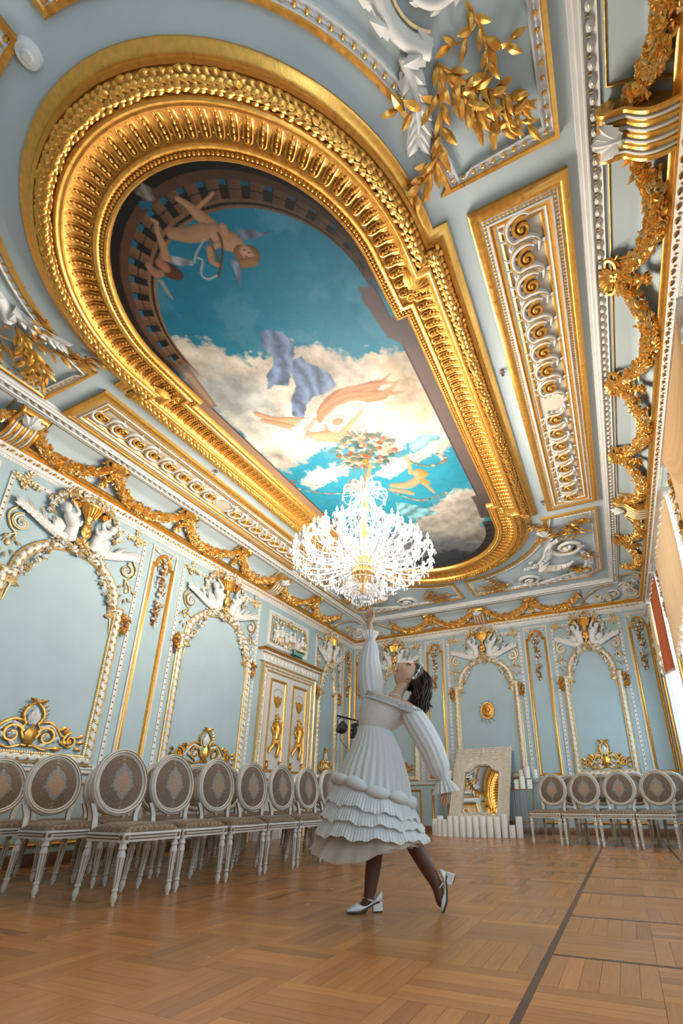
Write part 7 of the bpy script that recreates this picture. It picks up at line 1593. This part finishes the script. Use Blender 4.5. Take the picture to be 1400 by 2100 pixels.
m = MB(); add_tube(m, cat([(-0.13, 0, -0.03), (-0.135, 0, 0.08), (-0.1, 0, 0.12), (0.1, 0, 0.12), (0.135, 0, 0.08), (0.13, 0, -0.03)], 5), 0.010, 6); add_tube(m, [(0, 0, 0.19), (0, 0, 0.25)], 0.02, 6); m.build('yoke', [CHROME], bx)
m = MB(); add_tube(m, cat([(-5.33, 9.02, 1.975), (-5.36, 9.1, 1.86), (-5.35, 9.4, 1.70), (-5.31, 9.74, 1.60)], 6), 0.006, 5); cb = m.build('power_cable', [BLACK]); tag(cb, 'thin black cable drooping from the round spotlight to the stand', 'cable')

# ================================================================== ceiling fittings
m = MB(); lathe(m, [(0.0, 0.055), (0.03, 0.055), (0.035, 0.045), (0.065, 0.04), (0.075, 0.02), (0.075, 0.0)], 22); sd_ = m.build('smoke_detector', [GREYP], None, MCEIL @ Matrix.Translation((-2.66, -0.44, 0))); tag(sd_, 'round white smoke detector on the ceiling beside the oval frame', 'smoke detector')
m = MB(); lathe(m, [(0.028, 0.055), (0.024, 0.062), (0.0, 0.062)], 16); m.build('sensor_cap', [mat('grey_plastic', (0.55, 0.55, 0.53, 1), 0.4)], sd_)
for i, (x, y, lb) in enumerate(((-0.57, 1.48, 'on the relief panel nearest the camera'), (-0.50, 4.02, 'between the oval frame and right scroll panel'), (-0.46, 6.72, 'beside the far end of the right scroll panel'), (-4.56, 4.02, 'between the oval frame and left scroll panel'))):
    m = MB(); lathe(m, [(0.0, 0.012), (0.02, 0.012), (0.038, 0.006), (0.04, 0.0)], 18); sp = m.build('fire_sprinkler', [CHROME], None, MCEIL @ Matrix.Translation((x, -y, 0.0))); tag(sp, 'small chrome ceiling sprinkler ' + lb, 'sprinkler')
    m = MB(); add_tube(m, [(0, 0, 0.01), (0, 0, 0.03)], 0.008, 7); add_tube(m, cat([(-0.012, 0, 0.028), (-0.014, 0, 0.045), (0, 0, 0.055), (0.014, 0, 0.045), (0.012, 0, 0.028)], 4), 0.003, 5); lathe(m, [(0.0, 0.058), (0.018, 0.058), (0.018, 0.055)], 12); m.build('sprinkler_head', [CHROME], sp)
for x, lb in ((-1.36, 'left'), (-1.26, 'right')):
    m = MB(); cbox(m, (0, 0, 0), (0.085, 0.085, 0.012), 0, 0.003); so = m.build('power_socket', [GREYP], None, MFAR @ Matrix.Translation((x, 0.30, 0.006))); tag(so, f'{lb} one of two white wall sockets low on the far wall', 'socket')
    m = MB(); lathe(m, [(0.0, 0.001), (0.018, 0.001), (0.022, 0.008), (0.024, 0.007)], 14); m.build('socket_well', [mat('socket_grey_' + lb, (0.35, 0.35, 0.34, 1), 0.5)], so)

# ================================================================== windows and curtains (right wall)
GLASS = cloth_mat('window_glass', (0.8, 0.9, 0.95, 1), 0.5, 0.06)
SHEER = cloth_mat('white_sheer', (0.66, 0.78, 0.84, 1), 0.55, 0.88)
BEIGE = cloth_mat('beige_damask_curtain', (0.58, 0.38, 0.21, 1), 0.18)
RUST = cloth_mat('rust_silk_curtain', (0.36, 0.085, 0.03, 1), 0.25)
FRNG = mat('brown_tassel', (0.42, 0.28, 0.17, 1), 0.7)
nmW = ['farthest window', 'second window from the far wall', 'third window from the far wall', 'window nearest the camera']
for k, (a, b) in enumerate(WIN):
    x0, x1 = XR + 0.22, XR + 0.28; m = MB(); ym = (a + b) / 2
    for lo, hi in (((x0, a, WZ0), (x1, a + 0.07, WZ1)), ((x0, b - 0.07, WZ0), (x1, b, WZ1)), ((x0, a, WZ0), (x1, b, WZ0 + 0.07)), ((x0, a, WZ1 - 0.07), (x1, b, WZ1)), ((x0, ym - 0.05, WZ0), (x1, ym + 0.05, WZ1)), ((x0, a, 2.9), (x1, b, 2.98))): box(m, lo, hi)
    wn = m.build(f'window_{k + 1}', [WHITE], kind='structure', smooth=False)
    for q0, q1 in ((a + 0.07, ym - 0.05), (ym + 0.05, b - 0.07)):
        for z0, z1 in ((WZ0 + 0.07, 2.9), (2.98, WZ1 - 0.07)): m = MB(); box(m, (x0 + 0.02, q0, z0), (x0 + 0.026, q1, z1)); m.build('pane', [GLASS], wn, smooth=False)
    if k == 4: continue
    n1, n2 = 120, 12; s = np.linspace(0, 1, n1)[:, None]; t = np.linspace(0, 1, n2)[None]
    Y = a + 0.02 + s * (b - a - 0.04) + 0 * t; X = XR + 0.045 + 0.022 * np.sin(s * 70 + 2 * np.sin(s * 9)) * (0.5 + 0.5 * t) + 0 * t; Z = 4.02 + (0.16 - 4.02) * t + 0 * s
    m = MB(); m.add(np.stack([X, Y, Z], -1).reshape(-1, 3), grid_faces(n1, n2)); o = m.build('sheer_curtain', [SHEER], angle=180); tag(o, f'translucent white sheer curtain hanging at the {nmW[k]}', 'curtain', 'sheer curtains')
    m = MB(); box(m, (XR - 0.15, a - 0.12, 4.058), (XR - 0.0, b + 0.12, 4.085)); rod = m.build('curtain_pelmet', [WHITE], smooth=False); tag(rod, f'narrow white curtain board above the {nmW[k]}', 'pelmet', 'curtain boards')
    for q in (a + 0.02, b - 0.02): m = MB(); add_tube(m, [(XR - 0.002, q, 4.16), (XR - 0.10, q, 4.09)], 0.008, 6); m.build('bracket', [GOLDP], rod)
    # short pleated curtain over the upper part of the window, trimmed with fringe
    n1, n2 = 170, 22; s = np.linspace(0, 1, n1)[:, None]; t = np.linspace(0, 1, n2)[None]
    def drape(s0, s1, ln0, ln1, x, mt, lb):
        q = s0 + (s1 - s0) * s; ln = ln0 + (ln1 - ln0) * s; Y = a - 0.04 + q * (b - a + 0.08) + 0 * t; Z = 4.05 - ln * t
        X = XR + x - (0.014 + 0.012 * t) * np.sin(q * 62 + 1.6 * np.sin(7 * q)) + 0.006 * np.sin(q * 23 + 4 * t)
        m = MB(); m.add(np.stack([X, Y, Z], -1).reshape(-1, 3), grid_faces(n1, n2)); cs = m.build('draped_curtain', [mt], angle=180); tag(cs, lb, 'curtain', 'draped curtains')
        m = MB(); put(m, OCT, [np.column_stack([np.diag([0.005, 0.005, 0.028]), (X[i, -1], Y[i, -1], Z[i, -1] - 0.015)]) for i in range(0, n1)]); m.build('fringe', [FRNG], cs, kind='stuff')
    if k == 0:
        drape(0.0, 0.62, 1.55, 1.35, -0.075, RUST, 'rust red silk pleated curtain at the farthest window'); drape(0.66, 1.0, 0.75, 1.25, -0.075, BEIGE, 'narrow beige damask curtain beside the rust one at the farthest window')
    else: drape(0.0, 1.0, 1.15, 1.55, -0.075, BEIGE, f'beige damask pleated curtain hanging at the {nmW[k]}')
    if k == 2:      # loops across the top
        n1, n2 = 60, 40; s = np.linspace(0, 1, n1)[:, None]; t = np.linspace(0, 1, n2)[None]
        Y = a + 0.05 + s * (b - a - 0.1); sag = 0.75 * (1 - (2 * s - 1) ** 2); Z = 4.055 - t * (0.06 + sag) + 0 * Y; X = XR - 0.128 - 0.014 * np.sin(t * PI) - 0.014 * np.sin(t * 34) * (0.2 + np.sin(PI * s)) + 0 * s
        m = MB(); m.add(np.stack([X, Y + 0 * t, Z], -1).reshape(-1, 3), grid_faces(n1, n2)); o = m.build('curtain_swag', [BEIGE], angle=180); tag(o, f'beige damask swag looped across the top of the {nmW[k]}', 'curtain')
